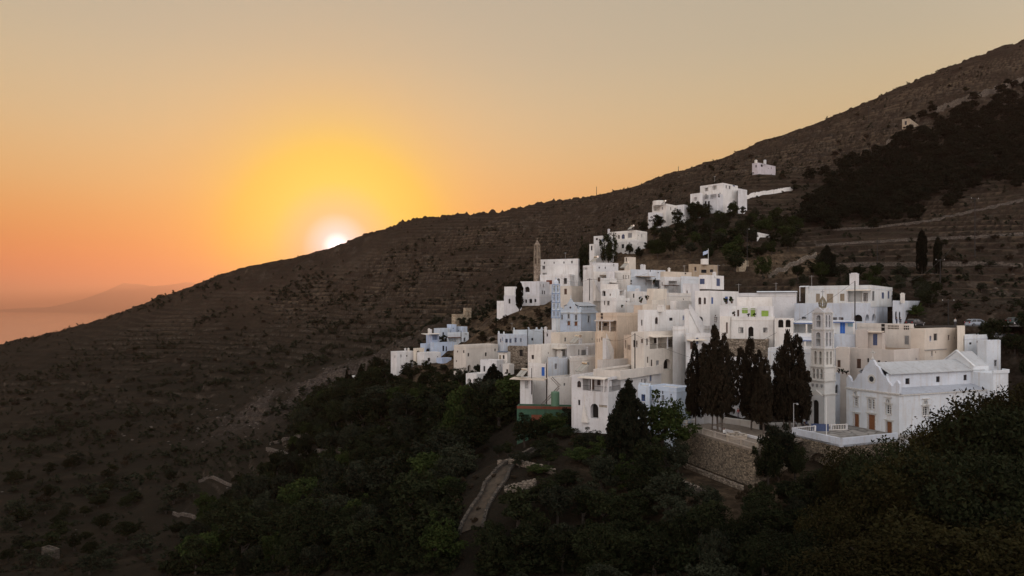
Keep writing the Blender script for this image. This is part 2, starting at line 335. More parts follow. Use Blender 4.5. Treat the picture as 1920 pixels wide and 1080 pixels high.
H('sprawling beige house with a flat brown roof terrace right behind the church gable', 'A',
  b(123,56,(395,648,985),(468,620),'beige',[('L','d',438,518,463,572,'brown'),('L','g',555,527,571,550,'brown'),('L','g',595,532,609,550,'brown'),('L','g',498,515,508,538,'dark')],roof='tanroof'),
  b(124,40,(320,395,400),(460,600),'beige',[('L','d',330,525,348,566,'brown')],part='wing'),
  b(129,50,(500,582,600),(372,470),'beige',[('L','s',530,378,555,443,'navy')],part='wing'),
  b(130,50,(432,502,510),(358,470),'beige',[],part='wing'),
  b(133,50,(440,745,760),(322,470),'cream',[('L','d',576,322,597,400,'dark'),('L','s',708,388,733,438,'grey'),('L','g',612,330,675,352,'grille'),('L','g',702,332,733,355,'grille')],part='upper_storey'),
  x=[('slab',2,'L',498,585,366,.7,'beige',[],0)], name='beige_house')
H('grey white house with a single square window and a square corner pillar', 'A',
  b(127,58,(742,822,1010),(350,600),'beige',[('R','g',872,376,893,416,'grey')]),
  b(129,58,(985,1005,1048),(335,600),'cream',[],part='pillar'),
  x=[('pipe',0,'R',820,940,468)])
H('white house wing with a rounded end wall under the parked cars', 'A', name='round_ended_house', *[
  b(130,58,(1040,1045,1175),(386,590),'sky',[('R','g',1072,426,1086,438,'dark'),('R','g',1114,416,1126,428,'dark')]),
  b(127,66,(1118,1170,1240),(415,620),'sky',[],part='wing',round=1)])
H('plain blue white block with an arched window joining the bell tower to the church', 'A',
  b(123,50,(120,300,400),(600,930),'sky',[('L','g',172,588,187,628,'dark'),('R','aw',318,662,336,718,'grey'),('R','g',301,602,315,628,'grille')]),
  name='church_annex', cat='building')
# ---- middle
H('peach coloured house with a posted balcony and outside stair in the middle of the village', 'N',
  b(153,46,(290,595,893),(205,500),'peach',[('L','aw',355,205,390,292,'brown'),('L','v',310,335,480,460,2),('L','v',492,320,585,480,1)]),
  b(151,52,(278,387,640),(478,820),'peach',[('L','g',300,575,310,630,'brown'),('L','g',333,575,343,630,'brown'),('L','g',365,555,378,605,'brown'),('R','w',468,592,497,672,'brown')],part='lower_storey'),
  x=[('slab',0,'L',290,560,318,.8,'beige',[350,402,520],470),('stairs',1,'R',385,560,490,800)], name='peach_house')
H('small cream house with a broad tan roof below the outside stair of the peach house', 'N',
  b(142,50,(310,378,825),(890,1010),'cream',[],roof='tanroof'))
H('tall grey white house with a bright blue door at street level', 'O',
  b(158,44,(335,502,822),(590,840),'white',[('L','g',380,712,412,765,'brown')]),
  b(155,40,(345,566,590),(825,990),'white',[('L','s',508,862,548,978,'bright')],part='lower_storey'),
  b(153,44,(572,590,838),(765,1000),'sky',[],part='wing'),
  x=[('slab',0,'R',640,820,625,1.8,'cream',[745,815],745),('chim',0,735,660,745,.9)])
H('white terrace house with a grey shuttered door above the solar heater panel', 'O',
  b(152,52,(855,872,1215),(748,960),'white',[]),
  b(160,52,(820,830,1215),(592,745),'white',[('R','s',1012,648,1070,742,'grey'),('R','aw',974,640,990,716,'grey')],part='upper_storey'),
  x=[('chim',1,990,600,740,.5),('chim',1,1095,615,700,.6)])
H('cream flat roofed house directly below the pale blue church', 'O',
  b(167,48,(630,735,1200),(430,600),'cream',[('R','g',800,490,822,545,'white')]),
  x=[('chim',0,1000,505,560,.6)])
H('small white stair house with a slanting wing wall', 'O',
  b(172,44,(545,640,700),(400,560),'white',[('L','g',570,440,590,480,'grey')]), x=[('chim',0,560,360,400,.5)])
H('low white house under a slab roof behind the terracotta roof', 'E',
  b(150,20,(75,188,192),(545,690),'white',[('L','w',118,558,150,628,'grey')]),
  x=[('slab',0,'L',0,315,540,1.5,'beige',[190],720)])
H('white garden stair wall with peeling plaster next to the long ladder', 'E',
  b(146,50,(318,332,550),(540,660),'white',[]), b(147,50,(300,330,345),(360,660),'white',[],part='pillar'), name='garden_wall', cat='wall')
H('low house with green walls and a flat terracotta parapet roof', 'E',
  b(136,8,(45,552,560),(800,990),'greenwall',[('L','v',85,870,158,940,0),('L','s',178,872,275,960,'terra')],roof='terra',trim='terra'), name='green_house')
# ---- left
H('cream house with scattered small windows and a dark arched door', 'F',
  b(200,45,(740,850,1148),(432,690),'cream',[('L','g',825,475,838,500,'dark'),('R','g',868,500,882,532,'dark'),('R','g',1028,495,1043,530,'dark'),('R','g',1115,460,1127,485,'dark'),('R','a',868,610,900,675,'dark')]))
H('narrow white house with one tall dark window beside the dark conifer', 'F',
  b(190,30,(985,1135,1200),(568,710),'white',[('L','g',1012,620,1030,672,'grey'),('L','g',1070,620,1085,670,'grey')]))
H('small white arcade house with two round arches above the green trees', 'F',
  b(184,38,(852,950,1060),(695,800),'white',[('L','a',866,734,900,785,'dark'),('L','a',917,738,943,785,'dark')]))
H('little white house with a blue grey lintel and two upper windows by the rubble wall', 'F',
  b(193,30,(1150,1232,1262),(492,610),'white',[('L','s',1158,520,1177,580,'tan'),('L','g',1190,520,1208,555,'brown')]),
  b(189,40,(1190,1252,1295),(604,740),'white',[('L','g',1222,650,1240,675,'dark')],part='lower_storey'),
  x=[('slab',0,'L',1145,1235,488,.5,'slate',[],0)])
H('rubble walled ruin of a yard between the horned house and the tall grey white house', 'F',
  b(199,24,(1236,1418,1425),(445,720),'rubble',[('L','g',1345,470,1375,530,'dark')]), name='ruined_yard', cat='ruin')
H('white house with little horned parapet corners and slim blue windows', 'F',
  b(206,70,(1145,1200,1425),(330,445),'bluewhite',[('R','w',1215,370,1238,405,'navy'),('R','w',1252,368,1272,408,'navy'),('R','w',1300,360,1320,402,'navy'),('R','w',1350,365,1365,398,'navy'),('L','g',1165,368,1176,402,'navy')]),
  b(210,66,(1282,1290,1560),(292,420),'bluewhite',[('R','g',1455,362,1472,385,'navy')],part='wing'),
  x=[('horn',0,1150),('horn',0,1197),('horn',1,1290),('horn',1,1430),('horn',1,1505),('horn',1,1555)])
H('leftmost tall white block with two short chimneys above the dark trees', 'Q',
  b(238,52,(-60,35,325),(745,1040),'white',[]), x=[('chim',0,165,690,740,.5),('chim',0,215,690,740,.5)])
H('cream house with one red brown window beside the leftmost white block', 'Q',
  b(235,48,(350,460,720),(760,960),'white',[('R','g',515,838,555,895,'brown')]), b(239,48,(290,330,460),(690,800),'cream',[('R','a',345,725,390,800,'dark')],part='wing'))
H('low pale blue garden room in front of the blue cluster', 'Q', b(232,44,(650,738,885),(845,930),'blue',[]), name='blue_house')
H('pale blue house with a wide plain front and two slim doors on the left spur', 'Q',
  b(244,60,(555,585,930),(600,740),'blue',[('R','g',745,650,773,735,'navy'),('R','g',795,660,815,740,'navy')]), name='blue_house')
H('sloping pale blue house with a grey lean-to porch at the seaward end', 'Q',
  b(250,52,(490,572,690),(475,650),'blue',[('R','v',590,480,670,560,0)]), b(247,50,(400,480,570),(620,760),'blue',[('R','a',490,690,560,740,'dark')],part='wing'),
  x=[('slab',0,'R',440,690,465,1.4,'cream',[],0),('chim',0,535,385,450,.6),('chim',0,562,395,450,.6)], name='blue_house')
H('pale blue flat roofed house one step above the lean-to porch', 'Q', b(257,45,(610,700,860),(380,560),'palesky',[('R','g',745,440,770,500,'navy')]), name='blue_house')
H('tallest pale blue house at the crown of the blue cluster', 'Q', b(262,50,(815,880,962),(318,480),'blue',[('R','g',905,370,920,390,'navy')]), name='blue_house')
H('small sky blue cube house right of the tallest blue house', 'Q', b(263,50,(960,1050,1132),(352,470),'palesky',[('L','g',985,410,1005,425,'dark')]), name='blue_house')
H('white porch house with a dark tiled pergola beside the pale blue houses', 'Q',
  b(251,64,(815,830,1155),(450,600),'bluewhite',[('R','v',840,525,962,590,0),('R','a',1075,520,1105,588,'dark'),('R','w',1090,440+20,1128,478,'dark')]),
  x=[('slab',0,'R',820,1020,520,1.0,'brownroof',[975],595)])
H('ruined cream stone house with an empty upper room on the bare left slope', 'Q',
  b(284,45,(1070,1105,1195),(60,240),'ruin',[('L','a',1097,105,1116,185,'dark'),('R','a',1138,125,1156,195,'dark')]),
  b(280,45,(888,945,1080),(158,330),'ruin',[('R','g',1005,230,1055,300,'dark')],part='wing'), name='ruined_house')
# ---- chapel hill
H('large white chapel hall beside the brown stone bell tower', 'C',
  b(256,22,(470,842,890),(282,560),'white',[('L','g',512,312,524,334,'grey'),('L','g',606,312,616,332,'grey'),('L','g',700,310,712,330,'grey'),('L','g',776,305,790,328,'dark'),('L','w',498,352,525,385,'grey'),('L','w',500,420,540,460,'grey')],cornice=340),
  b(251,22,(475,765,830),(432,620),'white',[('L','aw',640,472,668,525,'grey'),('L','w',705,470,735,525,'dark'),('L','s',535,490,592,530,'terra')],part='wing'), name='chapel', cat='chapel')
H('white chapel house with a half round fanlight next to the slender garden cypress', 'C',
  b(246,26,(285,470,580),(500,650),'white',[('L','a',328,552,376,605,'dark'),('R','g',495,590,505,625,'dark'),('R','g',515,592,525,625,'dark')]),
  b(241,20,(300,470,590),(625,730),'white',[('L','a',330,675,350,710,'dark'),('L','a',370,668,400,712,'dark'),('L','a',420,670,440,702,'dark')],part='porch'))
H('leftmost white cube house on the chapel hill with one arched window', 'C',
  b(243,24,(132,232,262),(552,650),'white',[]), b(240,20,(128,290,300),(637,740),'white',[('L','aw',172,668,190,716,'dark')],part='lower_storey'),
  b(242,24,(60,128,130),(690,760),'white',[],part='wing'))
H('plain cream house with one dark window and a blank side wall below the chapel hall', 'C',
  b(222,46,(665,778,940),(545,700),'cream',[('L','d',708,572,735,628,'brown')]))
# ---- upper middle
H('white house with square windows at the top edge of the village near the slope', 'J',
  b(214,50,(410,552,600),(130,500),'white',[('L','g',418,160,428,200,'dark'),('L','g',440,160,450,200,'dark'),('L','g',458,160,468,200,'dark')]),
  b(218,66,(518,540,920),(92,300),'white',[('R','g',635,155,655,180,'dark'),('R','g',725,155,740,185,'dark'),('R','g',848,115,862,148,'dark')],part='wing'))
H('white house with a straw awning over dark doors beside a white stair', 'J',
  b(208,62,(548,562,850),(222,420),'white',[('R','d',625,308,660,370,'brown'),('R','d',685,312,710,368,'brown')]),
  x=[('slab',0,'R',650,835,285,1.6,'straw',[],0),('stairs',0,'R',560,380,670,500)])
H('white flat house with three slim arched openings on its terrace', 'J',
  b(204,40,(860,1092,1110),(205,400),'white',[('L','a',985,270,1000,335,'dark'),('L','a',1022,272,1036,335,'dark'),('L','a',1060,275,1076,330,'dark')]),
  b(203,40,(745,862,870),(215,400),'white',[],part='wing'))
H('rounded white terrace house with a small posted porch', 'J',
  b(199,40,(665,720,900),(318,480),'white',[('R','v',770,400,830,470,0)]), x=[('slab',0,'R',790,908,385,1.0,'cream',[845,885],470)])
H('long blue white house with two plank canopies over its yard', 'P',
  b(209,62,(700,718,1290),(130,400),'sky',[('R','g',1035,140,1052,172,'grey'),('R','g',1160,178,1185,192,'dark'),('R','v',1110,330,1195,415,1)]),
  x=[('slab',0,'R',800,1055,250,2.0,'tanroof',[905],400),('slab',0,'R',960,1205,305,2.6,'cream',[985,1105],450),('chim',0,905,55,125,.7),('chim',0,940,60,125,.6)])
H('wide grey white house with a warm lit corner and a slim chimney pipe', 'P',
  b(199,60,(1205,1262,1825),(165,260),'beige',[('R','g',1605,185,1632,212,'dark')],part='upper_storey'),
  b(196,60,(1205,1268,1830),(250,520),'white',[('L','g',1225,340,1240,400,'tan'),('R','v',1340,320,1480,500,0)]),
  x=[('chim',0,1348,110,200,.5),('slab',1,'R',1240,1480,395,1.0,'brown',[1478],500)])
H('white house with two slim windows and a broad roof terrace near the centre', 'P',
  b(178,40,(235,482,705),(595,820),'white',[('L','g',285,640,302,718,'brown'),('L','w',335,648,375,720,'brown'),('R','g',645,640,662,668,'dark')],rail=1),
  b(183,40,(235,420,640),(455,590),'white',[('L','a',250,478,308,568,'dark'),('L','g',374,528,394,566,'tan'),('R','v',540,455,620,560,0)],part='upper_storey'),
  b(186,40,(225,440,520),(370,460),'white',[],part='parapet'))
H('low blank white house joined to the right of the two slim window house', 'P', b(172,40,(625,640,850),(665,830),'white',[]))
H('white house with a dark slit opening below the canopied yard', 'P',
  b(187,45,(640,800,1000),(490,680),'white',[('L','d',755,530,780,596,'dark')]), b(192,45,(655,665,880),(390,500),'palesky',[],part='parapet'),
  x=[('chim',0,830,450,500,.8)])
H('tall cream house with a battered corner tower rising behind the peach house', 'P',
  b(165,52,(985,1088,1312),(445,740),'cream',[],taper=1), b(163,52,(1050,1062,1310),(632,740),'cream',[],part='wing'))
H('low cream house stepping down behind the peach walls', 'P', b(157,46,(770,1062,1555),(718,860),'peach',[]), b(156,46,(915,1068,1300),(700,860),'cream',[],part='wing'))
H('white roof house with potted plants left of the blue shuttered house', 'P',
  b(171,50,(1300,1312,1710),(515,740),'white',[]), b(160,50,(1365,1470,1720),(645,800),'white',[],part='wing'))
H('narrow white house with a slim dark door under the blue shuttered roof room', 'P',
  b(178,44,(1572,1692,1850),(362,660),'white',[('L','g',1632,478,1652,570,'brown')]), b(190,50,(1530,1545,1850),(240,420),'sky',[],part='wing'))
H('tan block house with two dark windows below the flagpole', 'D',
  b(204,56,(600,640,892),(80,260),'tan',[('R','g',728,138,783,172,'brown'),('R','g',815,135,850,165,'brown')]), x=[('drum',0,762,30,66)])
H('small cream tower room with a slit window above the top houses', 'J', b(228,46,(1010,1080,1172),(12,200),'cream',[('L','g',1026,22,1044,80,'brown')]))
H('small stone shed with a dark doorway on the bare ground behind the flagpole house', 'D', b(215,30,(1065,1110,1205),(22,90),'ruin',[('R','d',1122,38,1172,68,'dark')]), name='shed', cat='shed')
# ---- upper row
H('lowest white house of the upper row, with three arched blue windows', 'G',
  b(262,40,(345,552,640),(632,775),'white',[('L','a',408,668,426,700,'dark'),('L','aw',440,664,465,700,'blue'),('L','s',490,655,522,692,'grey')]),
  b(257,40,(222,335,380),(672,800),'white',[('L','g',238,692,254,710,'dark')],part='wing'), b(255,40,(188,224,240),(740,830),'white',[('L','g',200,755,212,790,'dark')],part='wing'),
  b(259,40,(380,545,640),(705,790),'white',[('L','g',440,742,460,775,'grey')],part='lower_storey'), x=[('chim',0,340,625,680,.6)])
H('white house with a rounded canopy on a stone base, middle of the upper row', 'G',
  b(286,44,(680,790,882),(425,520),'white',[('L','v',690,450,740,482,0)]), b(283,44,(648,706,800),(490,580),'white',[],part='lower_storey'),
  b(284,50,(640,708,870),(515,620),'rubble',[],part='stone_base'), b(290,40,(870,930,975),(432,500),'white',[],part='wing'), x=[('drum',0,730,405,430)])
H('biggest white house of the upper row with stacked balconies and a stepped gable side', 'G',
  b(300,48,(1055,1235,1350),(262,450),'white',[('L','v',1090,300,1118,328,0),('L','v',1150,280,1185,318,0),('R','s',1310,262,1328,290,'navy'),('R','aw',1280,282,1292,310,'grey'),('R','aw',1255,280,1264,305,'grey')]),
  b(296,48,(1065,1190,1235),(345,450),'white',[('L','v',1085,340+15,1120,390,0),('L','v',1135,352,1182,388,0),('R','g',1196,352,1210,376,'dark'),('L','g',1090,405,1105,435,'brown'),('L','g',1115,405,1130,435,'brown')],part='lower_storey'),
  b(297,48,(978,1055,1075),(340,440),'white',[('L','w',1005,375,1030,400,'brown')],part='wing'), b(303,50,(1340,1352,1422),(305,400),'white',[],part='wing'))
H('solitary white house highest up the slope with two chimneys', 'G',
  b(372,52,(1462,1505,1645),(103,172),'palepink',[('R','g',1530,118,1545,137,'dark'),('L','g',1487,122,1497,142,'dark')]), x=[('chim',0,1492,84,103,1.0),('chim',0,1562,84,103,1.0)])
H('tiny white flat roofed hut among trees on the upper slope', 'G', b(262,40,(1478,1500,1602),(648,672),'white',[]), name='hut', cat='hut')
H('tan stone hut beside the long stone wall high on the right slope', 'H', b(418,42,(485,512,547),(312,352),'tan',[('L','g',494,322,502,336,'brown')]), name='stone_hut', cat='hut')
H('tiny white farm hut among the dark trees of the left valley', 'Z', b(322,30,(655,676,690),(706,724),'white',[('L','g',662,711,667,720,'dark')]), name='hut', cat='hut')
H('dark flat roofed farm shed near the bottom left corner', 'Z', b(172,30,(78,98,112),(1032,1050),'dimstone',[('L','d',82,1037,90,1050,'dark')],roof='dimstone'), name='shed', cat='shed')

def geo(B, cr):
    """footprint, heights and face mappings of one block"""
    ox, oy, sc = CR[cr]; th = R(B['th']); Y0 = B['Y']; X = lambda x: ox + x/sc; Yp = lambda y: oy + y/sc
    k = lambda x: (X(x)-960)/F
    x0 = k(B['x'][1])*Y0; c, s = math.cos(th), math.sin(th)
    u = Vector((-c, s, 0)); v = Vector((s, c, 0)); P = Vector((x0, Y0, 0))
    sL = lambda x: (x0 - k(x)*Y0)/(c + k(x)*s)
    sR = lambda x: (k(x)*Y0 - x0)/(s - k(x)*c)
    a = sL(B['x'][0]); bb = sR(B['x'][2])
    rad = Vector((x0, Y0, 0)).normalized()      # a side the neighbours hide simply runs straight back
    if a < 1.2: a, u = 5.0, (rad - v*.04).normalized()
    if bb < 1.0: bb, v = 5.0, (rad - u*.04).normalized()
    bb = min(bb, 26)
    zt = (HZ - Yp(B['y'][0]))/F*Y0; zb = (HZ - Yp(B['y'][1]))/F*Y0
    return dict(P=P, u=u, v=v, a=a, b=bb, zt=zt, zb=zb, sL=sL, sR=sR, Yp=Yp, Y0=Y0, c=c, s=s, X=X, k=k)
FLAT = []   # (corner, u, v, a, b, z): ground is cut level here
for h in HS:
    for B in h['blocks']:
        B['g'] = g = geo(B, h['crop'])
        if not B.get('part') or B['part'] in ('wing', 'lower_storey', 'porch', 'stone_base', 'pillar'): FLAT.append((g['P'], g['u'], g['v'], g['a'], g['b'], g['zb'] + 0.3, 1.5))
V2 = lambda x, y: Vector((x, y, 0))
FLAT.append((V2(54.6,98.5), Vector((-.12,.993,0)).normalized(), Vector((.96,.28,0)).normalized(), 24, 34, -20.6, .5))   # under the church and its forecourt
FLAT.append((V2(33.6,100.3), Vector((-.315,.949,0)), Vector((.949,.315,0)), 20, 16, -20.4, 0.2))               # under the fountain terrace
# ground outside the two retaining walls
FLAT.append((V2(33.2,99.5), Vector((-.315,.949,0)), Vector((-.949,-.315,0)), 22, 10, -25.4, 0.2))

for h in HS:
    for B in h['blocks'][:1]:
        g = B['g']
        if h['crop'] in 'GQCFHZ' or h['label'].startswith(('two storey white house with a wide','small stone shed')):
            pts.append((g['P'].x, g['P'].y-.5, g['zb']+.2))
# ------------------------------------------------------------------ ground sheet: polar grid, one column per viewing direction
P_ = np.array(pts)
def tps_fit(x, y, z, lam):
    n = len(x); d2_ = (x[:,None]-x[None])**2 + (y[:,None]-y[None])**2
    K = 0.5*d2_*np.log(d2_+1e-9); K[np.arange(n), np.arange(n)] = lam
    A = np.zeros((n+3, n+3)); A[:n,:n] = K; Q = np.c_[np.ones(n), x, y]; A[:n,n:] = Q; A[n:,:n] = Q.T
    w = np.linalg.solve(A, np.r_[z, 0, 0, 0]); return w
sx_, sy_ = P_[:,0]/100, P_[:,1]/100
tw = tps_fit(sx_, sy_, P_[:,2], 0.02)
def tps(x, y):
    x = x/100; y = y/100; s = tw[-3] + tw[-2]*x + tw[-1]*y
    for i in range(len(sx_)):
        d_ = (x-sx_[i])**2 + (y-sy_[i])**2 + 1e-9; s = s + tw[i]*0.5*d_*np.log(d_)
    return s
NK = 900; ks = np.linspace(-1.1, 1.12, NK)
Ys = np.concatenate([np.linspace(4, 60, 40, endpoint=False), np.linspace(60, 180, 200, endpoint=False), np.linspace(180, 340, 160, endpoint=False),
                     np.linspace(340, 700, 330, endpoint=False), np.geomspace(700, 1900, 40)])
NY = len(Ys)
# coarse spline, then refine bilinearly
kc = ks[::9]; kc = np.append(kc, ks[-1]) if kc[-1] != ks[-1] else kc; yc = np.unique(np.r_[Ys[::4], Ys[-1]])
GX, GY = np.meshgrid(kc, yc); ZC = tps(GX*GY, GY)
ZC = np.stack([np.interp(ks, kc, r) for r in ZC]); Z = np.stack([np.interp(Ys, yc, ZC[:,j]) for j in range(NK)], 1)
KX, YY = np.meshgrid(ks, Ys); XX = KX*YY
sm = lambda t: np.clip(t, 0, 1)**2*(3-2*np.clip(t, 0, 1))
farw = sm((YY-260)/160); ridY0 = np.interp(KX, [(r[0]-960)/F for r in RID], [r[2] for r in RID])
Z += (np.abs(fbm(XX/28, YY/90, 4, 71))*2-.35)*6*farw*sm((ridY0-YY)/90)   # gullies running down the slope
Z += np.exp(-((YY-ridY0)/16)**2)*(np.abs(fbm(XX/9, YY/30, 4, 81))*11 + (fbm(XX/3.2, YY/8, 3, 83) > .16)*1.8)   # crags on the skyline
Z += fbm(XX/60, YY/60, 4, 3)*7*farw + fbm(XX/14, YY/14, 4, 9)*(1.2+2.2*farw)
# crags along the ridge and on the rock spur
spur = np.exp(-((XX-(-78+ (YY-330)*0.0))**2)/(2*42**2) - ((YY-335)**2)/(2*30**2))
SPR = np.exp(-((YY-332+(XX+78)*.08)**2)/(2*17**2))*sm((XX+150)/30)*sm((-20-XX)/30)
SPR = SPR*sm((fbm(XX/22, YY/22, 4, 23)+.28)/.25); Z += SPR*(np.abs(fbm(XX/8, YY/8, 4, 21))*13)
# dry stone terraces: level treads and steep risers, broken up by noise
def terr(Z, step, w, seed):
    zz = Z + fbm(XX/45, YY/45, 3, seed)*step*2.2
    global RIS, TOP
    t = zz/step; fr = t-np.floor(t); st = (np.floor(t)+sm((fr-0.78)/0.22))*step
    RIS = np.maximum(RIS, w*sm((fr-0.70)/0.12)*(1-sm((fr-0.97)/0.03))); TOP = np.maximum(TOP, w*(1-sm((fr-0.0)/0.35))*(fr < .35))
    return Z + (st-zz)*w
RIS = np.zeros_like(Z); TOP = np.zeros_like(Z)
ridY = np.interp(KX, [(r[0]-960)/F for r in RID], [r[2] for r in RID]); away = 0.15+0.85*sm((np.abs(YY-ridY)-12)/50)
mask = away*sm((fbm(XX/70, YY/70, 3, 33)+0.30)/0.25)
Z = terr(Z, 3.1, farw*mask*0.95, 41)
Z = terr(Z, 2.6, (1-farw)*sm((YY-150)/30)*sm((XX-10)/30)*mask*0.7 + (1-farw)*sm((-XX-20)/30)*0.6*mask, 43)
for (P, u, v, a, b_, z0, mg) in FLAT:
    dx = XX-P.x; dy = YY-P.y; su = dx*u.x+dy*u.y; sv = dx*v.x+dy*v.y
    dist = np.hypot(np.maximum(np.maximum(-su, su-a), 0), np.maximum(np.maximum(-sv, sv-b_), 0))
    lim = z0 + np.maximum(0, dist-mg)*0.9 - 0.25
    Z = np.where(dist < 12, np.minimum(Z, lim), Z)
for (xa, xb, ya, yb, zr, sl) in ((100,230,140,151,-4.25,.7),(94,116,136.5,142,-6.75,4)):
    dist = np.hypot(np.maximum(np.maximum(xa-XX, XX-xb), 0), np.maximum(np.maximum(ya-YY, YY-yb), 0)); Z = np.maximum(Z, zr-dist*sl)
    Z = np.where(dist < 1.5, np.minimum(Z, zr), Z)
def ground_z(x, y):
    k = x/max(y, 1e-6); i = min(max(np.interp(k, ks, np.arange(NK)), 0), NK-1.001); j = min(max(np.interp(y, Ys, np.arange(NY)), 0), NY-1.001)
    i0, j0 = int(i), int(j); fi, fj = i-i0, j-j0
    return float((Z[j0,i0]*(1-fi)+Z[j0,i0+1]*fi)*(1-fj)+(Z[j0+1,i0]*(1-fi)+Z[j0+1,i0+1]*fi)*fj)
PYX = HZ - Z/YY*F
def hit(px, py, ymin=50, ymax=1900):
    """first ground point seen in that direction"""
    i = int(round(np.interp((px-960)/F, ks, np.arange(NK)))); c = PYX[:, i]
    j = np.where((c <= py) & (Ys >= ymin) & (Ys <= ymax))[0]
    if len(j) == 0: return None
    j = j[0]; j0 = max(j-1, 0); t = (c[j0]-py)/(c[j0]-c[j]) if c[j0] > py else 0
    Y = Ys[j0]+(Ys[j]-Ys[j0])*t; return Vector(((px-960)/F*Y, Y, Z[j0,i]+(Z[j,i]-Z[j0,i])*t))
idx = np.arange(NK*NY).reshape(NY, NK)
Fq = np.stack([idx[:-1,:-1], idx[:-1,1:], idx[1:,1:], idx[1:,:-1]], -1).reshape(-1, 4)

gm = bpy.data.materials.new('hillside_earth'); gm.use_nodes = True; t = gm.node_tree; pb = t.nodes['Principled BSDF']; pb.inputs['Roughness'].default_value = 1; pb.inputs['Specular IOR Level'].default_value = .05
ge = t.nodes.new('ShaderNodeNewGeometry')
def gn(scale, det=8, st=None):
    v = ge.outputs['Position']
    if st: mp = t.nodes.new('ShaderNodeMapping'); mp.inputs['Scale'].default_value = st; t.links.new(v, mp.inputs[0]); v = mp.outputs[0]
    n = t.nodes.new('ShaderNodeTexNoise'); n.inputs['Scale'].default_value = scale; n.inputs['Detail'].default_value = det; n.inputs['Roughness'].default_value = .65; t.links.new(v, n.inputs['Vector']); return n.outputs['Fac']
def gr(f, stops):
    r = t.nodes.new('ShaderNodeValToRGB'); e = r.color_ramp.elements
    while len(e) > 1: e.remove(e[-1])
    e[0].position = stops[0][0]; e[0].color = stops[0][1] + (1,)
    for p, c in stops[1:]: x = e.new(p); x.color = c + (1,)
    t.links.new(f, r.inputs[0]); return r.outputs[0]
def gmix(f, a, b_):
    x = t.nodes.new('ShaderNodeMix'); x.data_type = 'RGBA'; t.links.new(f, x.inputs[0]) if not isinstance(f, float) else setattr(x.inputs[0], 'default_value', f)
    for s, i in ((a, 6), (b_, 7)):
        if isinstance(s, tuple): x.inputs[i].default_value = s + (1,)
        else: t.links.new(s, x.inputs[i])
    return x.outputs[2]
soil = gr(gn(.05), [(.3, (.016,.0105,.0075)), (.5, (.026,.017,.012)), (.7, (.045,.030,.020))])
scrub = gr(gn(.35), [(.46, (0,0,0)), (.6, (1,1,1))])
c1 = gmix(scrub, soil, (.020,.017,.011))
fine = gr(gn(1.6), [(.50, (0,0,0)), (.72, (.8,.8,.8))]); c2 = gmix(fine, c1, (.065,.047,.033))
sp_ = t.nodes.new('ShaderNodeSeparateXYZ'); t.links.new(ge.outputs['Position'], sp_.inputs[0])
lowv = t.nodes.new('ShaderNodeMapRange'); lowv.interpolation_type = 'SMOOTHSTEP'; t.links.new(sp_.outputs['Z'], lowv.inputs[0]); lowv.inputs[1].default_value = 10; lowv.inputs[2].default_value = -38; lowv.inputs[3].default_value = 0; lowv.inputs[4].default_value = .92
at_ = t.nodes.new('ShaderNodeAttribute'); at_.attribute_name = 'terrace'; sc_ = t.nodes.new('ShaderNodeSeparateColor'); t.links.new(at_.outputs['Color'], sc_.inputs[0])
def gmul(a, b_):
    n = t.nodes.new('ShaderNodeMath'); n.operation = 'MULTIPLY'; t.links.new(a, n.inputs[0]); t.links.new(b_, n.inputs[1]); return n.outputs[0]
patch = gr(gn(.03), [(.40, (.12,.12,.12)), (.56, (1,1,1))])
c2 = gmix(gmul(sc_.outputs[1], patch), c2, (.12,.086,.055))
c2 = gmix(gmul(sc_.outputs[0], patch), c2, gmix(gr(gn(.25), [(.55, (0,0,0)), (.66, (1,1,1))]), (.014,.011,.008), (.10,.08,.062)))
sn = t.nodes.new('ShaderNodeSeparateXYZ'); t.links.new(ge.outputs['Normal'], sn.inputs[0])
steep = t.nodes.new('ShaderNodeMapRange'); t.links.new(sn.outputs['Z'], steep.inputs[0]); steep.inputs[1].default_value = .80; steep.inputs[2].default_value = .55; steep.inputs[3].default_value = 0; steep.inputs[4].default_value = 1
rv = t.nodes.new('ShaderNodeTexVoronoi'); rv.inputs['Scale'].default_value = 1.1; t.links.new(ge.outputs['Position'], rv.inputs['Vector'])
rock = gr(rv.outputs['Distance'], [(0.0, (.17,.14,.115)), (.5, (.085,.068,.052)), (.9, (.03,.024,.018))])
wm = t.nodes.new('ShaderNodeMath'); wm.operation = 'MULTIPLY'; t.links.new(steep.outputs[0], wm.inputs[0]); t.links.new(gr(gn(.12), [(.4, (.1,.1,.1)), (.6, (.9,.9,.9))]), wm.inputs[1])
c2 = gmix(gmul(lowv.outputs[0], gr(gn(.06), [(.25, (.5,.5,.5)), (.5, (1,1,1))])), c2, (.015,.013,.009))   # low ground's dimness painted into the soil colour, toned like scrub cover
ad_ = t.nodes.new('ShaderNodeAttribute'); ad_.attribute_name = 'dry_grass'; c2 = gmix(gmul(ad_.outputs['Fac'], gr(gn(.22), [(.36, (.15,.15,.15)), (.56, (.9,.9,.9))])), c2, gmix(gr(gn(.8), [(.4, (0,0,0)), (.6, (1,1,1))]), (.052,.036,.022), (.135,.095,.060)))
c2 = gmix(gmul(sc_.outputs[2], gr(gn(.5), [(.35, (.3,.3,.3)), (.6, (1,1,1))])), c2, gmix(gr(gn(.9), [(.4, (0,0,0)), (.62, (1,1,1))]), (.03,.024,.02), (.10,.080,.068)))
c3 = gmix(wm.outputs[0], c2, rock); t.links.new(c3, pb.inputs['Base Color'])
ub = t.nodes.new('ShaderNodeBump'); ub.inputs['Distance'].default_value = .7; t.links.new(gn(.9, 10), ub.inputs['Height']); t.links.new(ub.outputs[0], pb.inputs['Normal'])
Vt = np.stack([XX, YY, Z], -1).reshape(-1, 3)
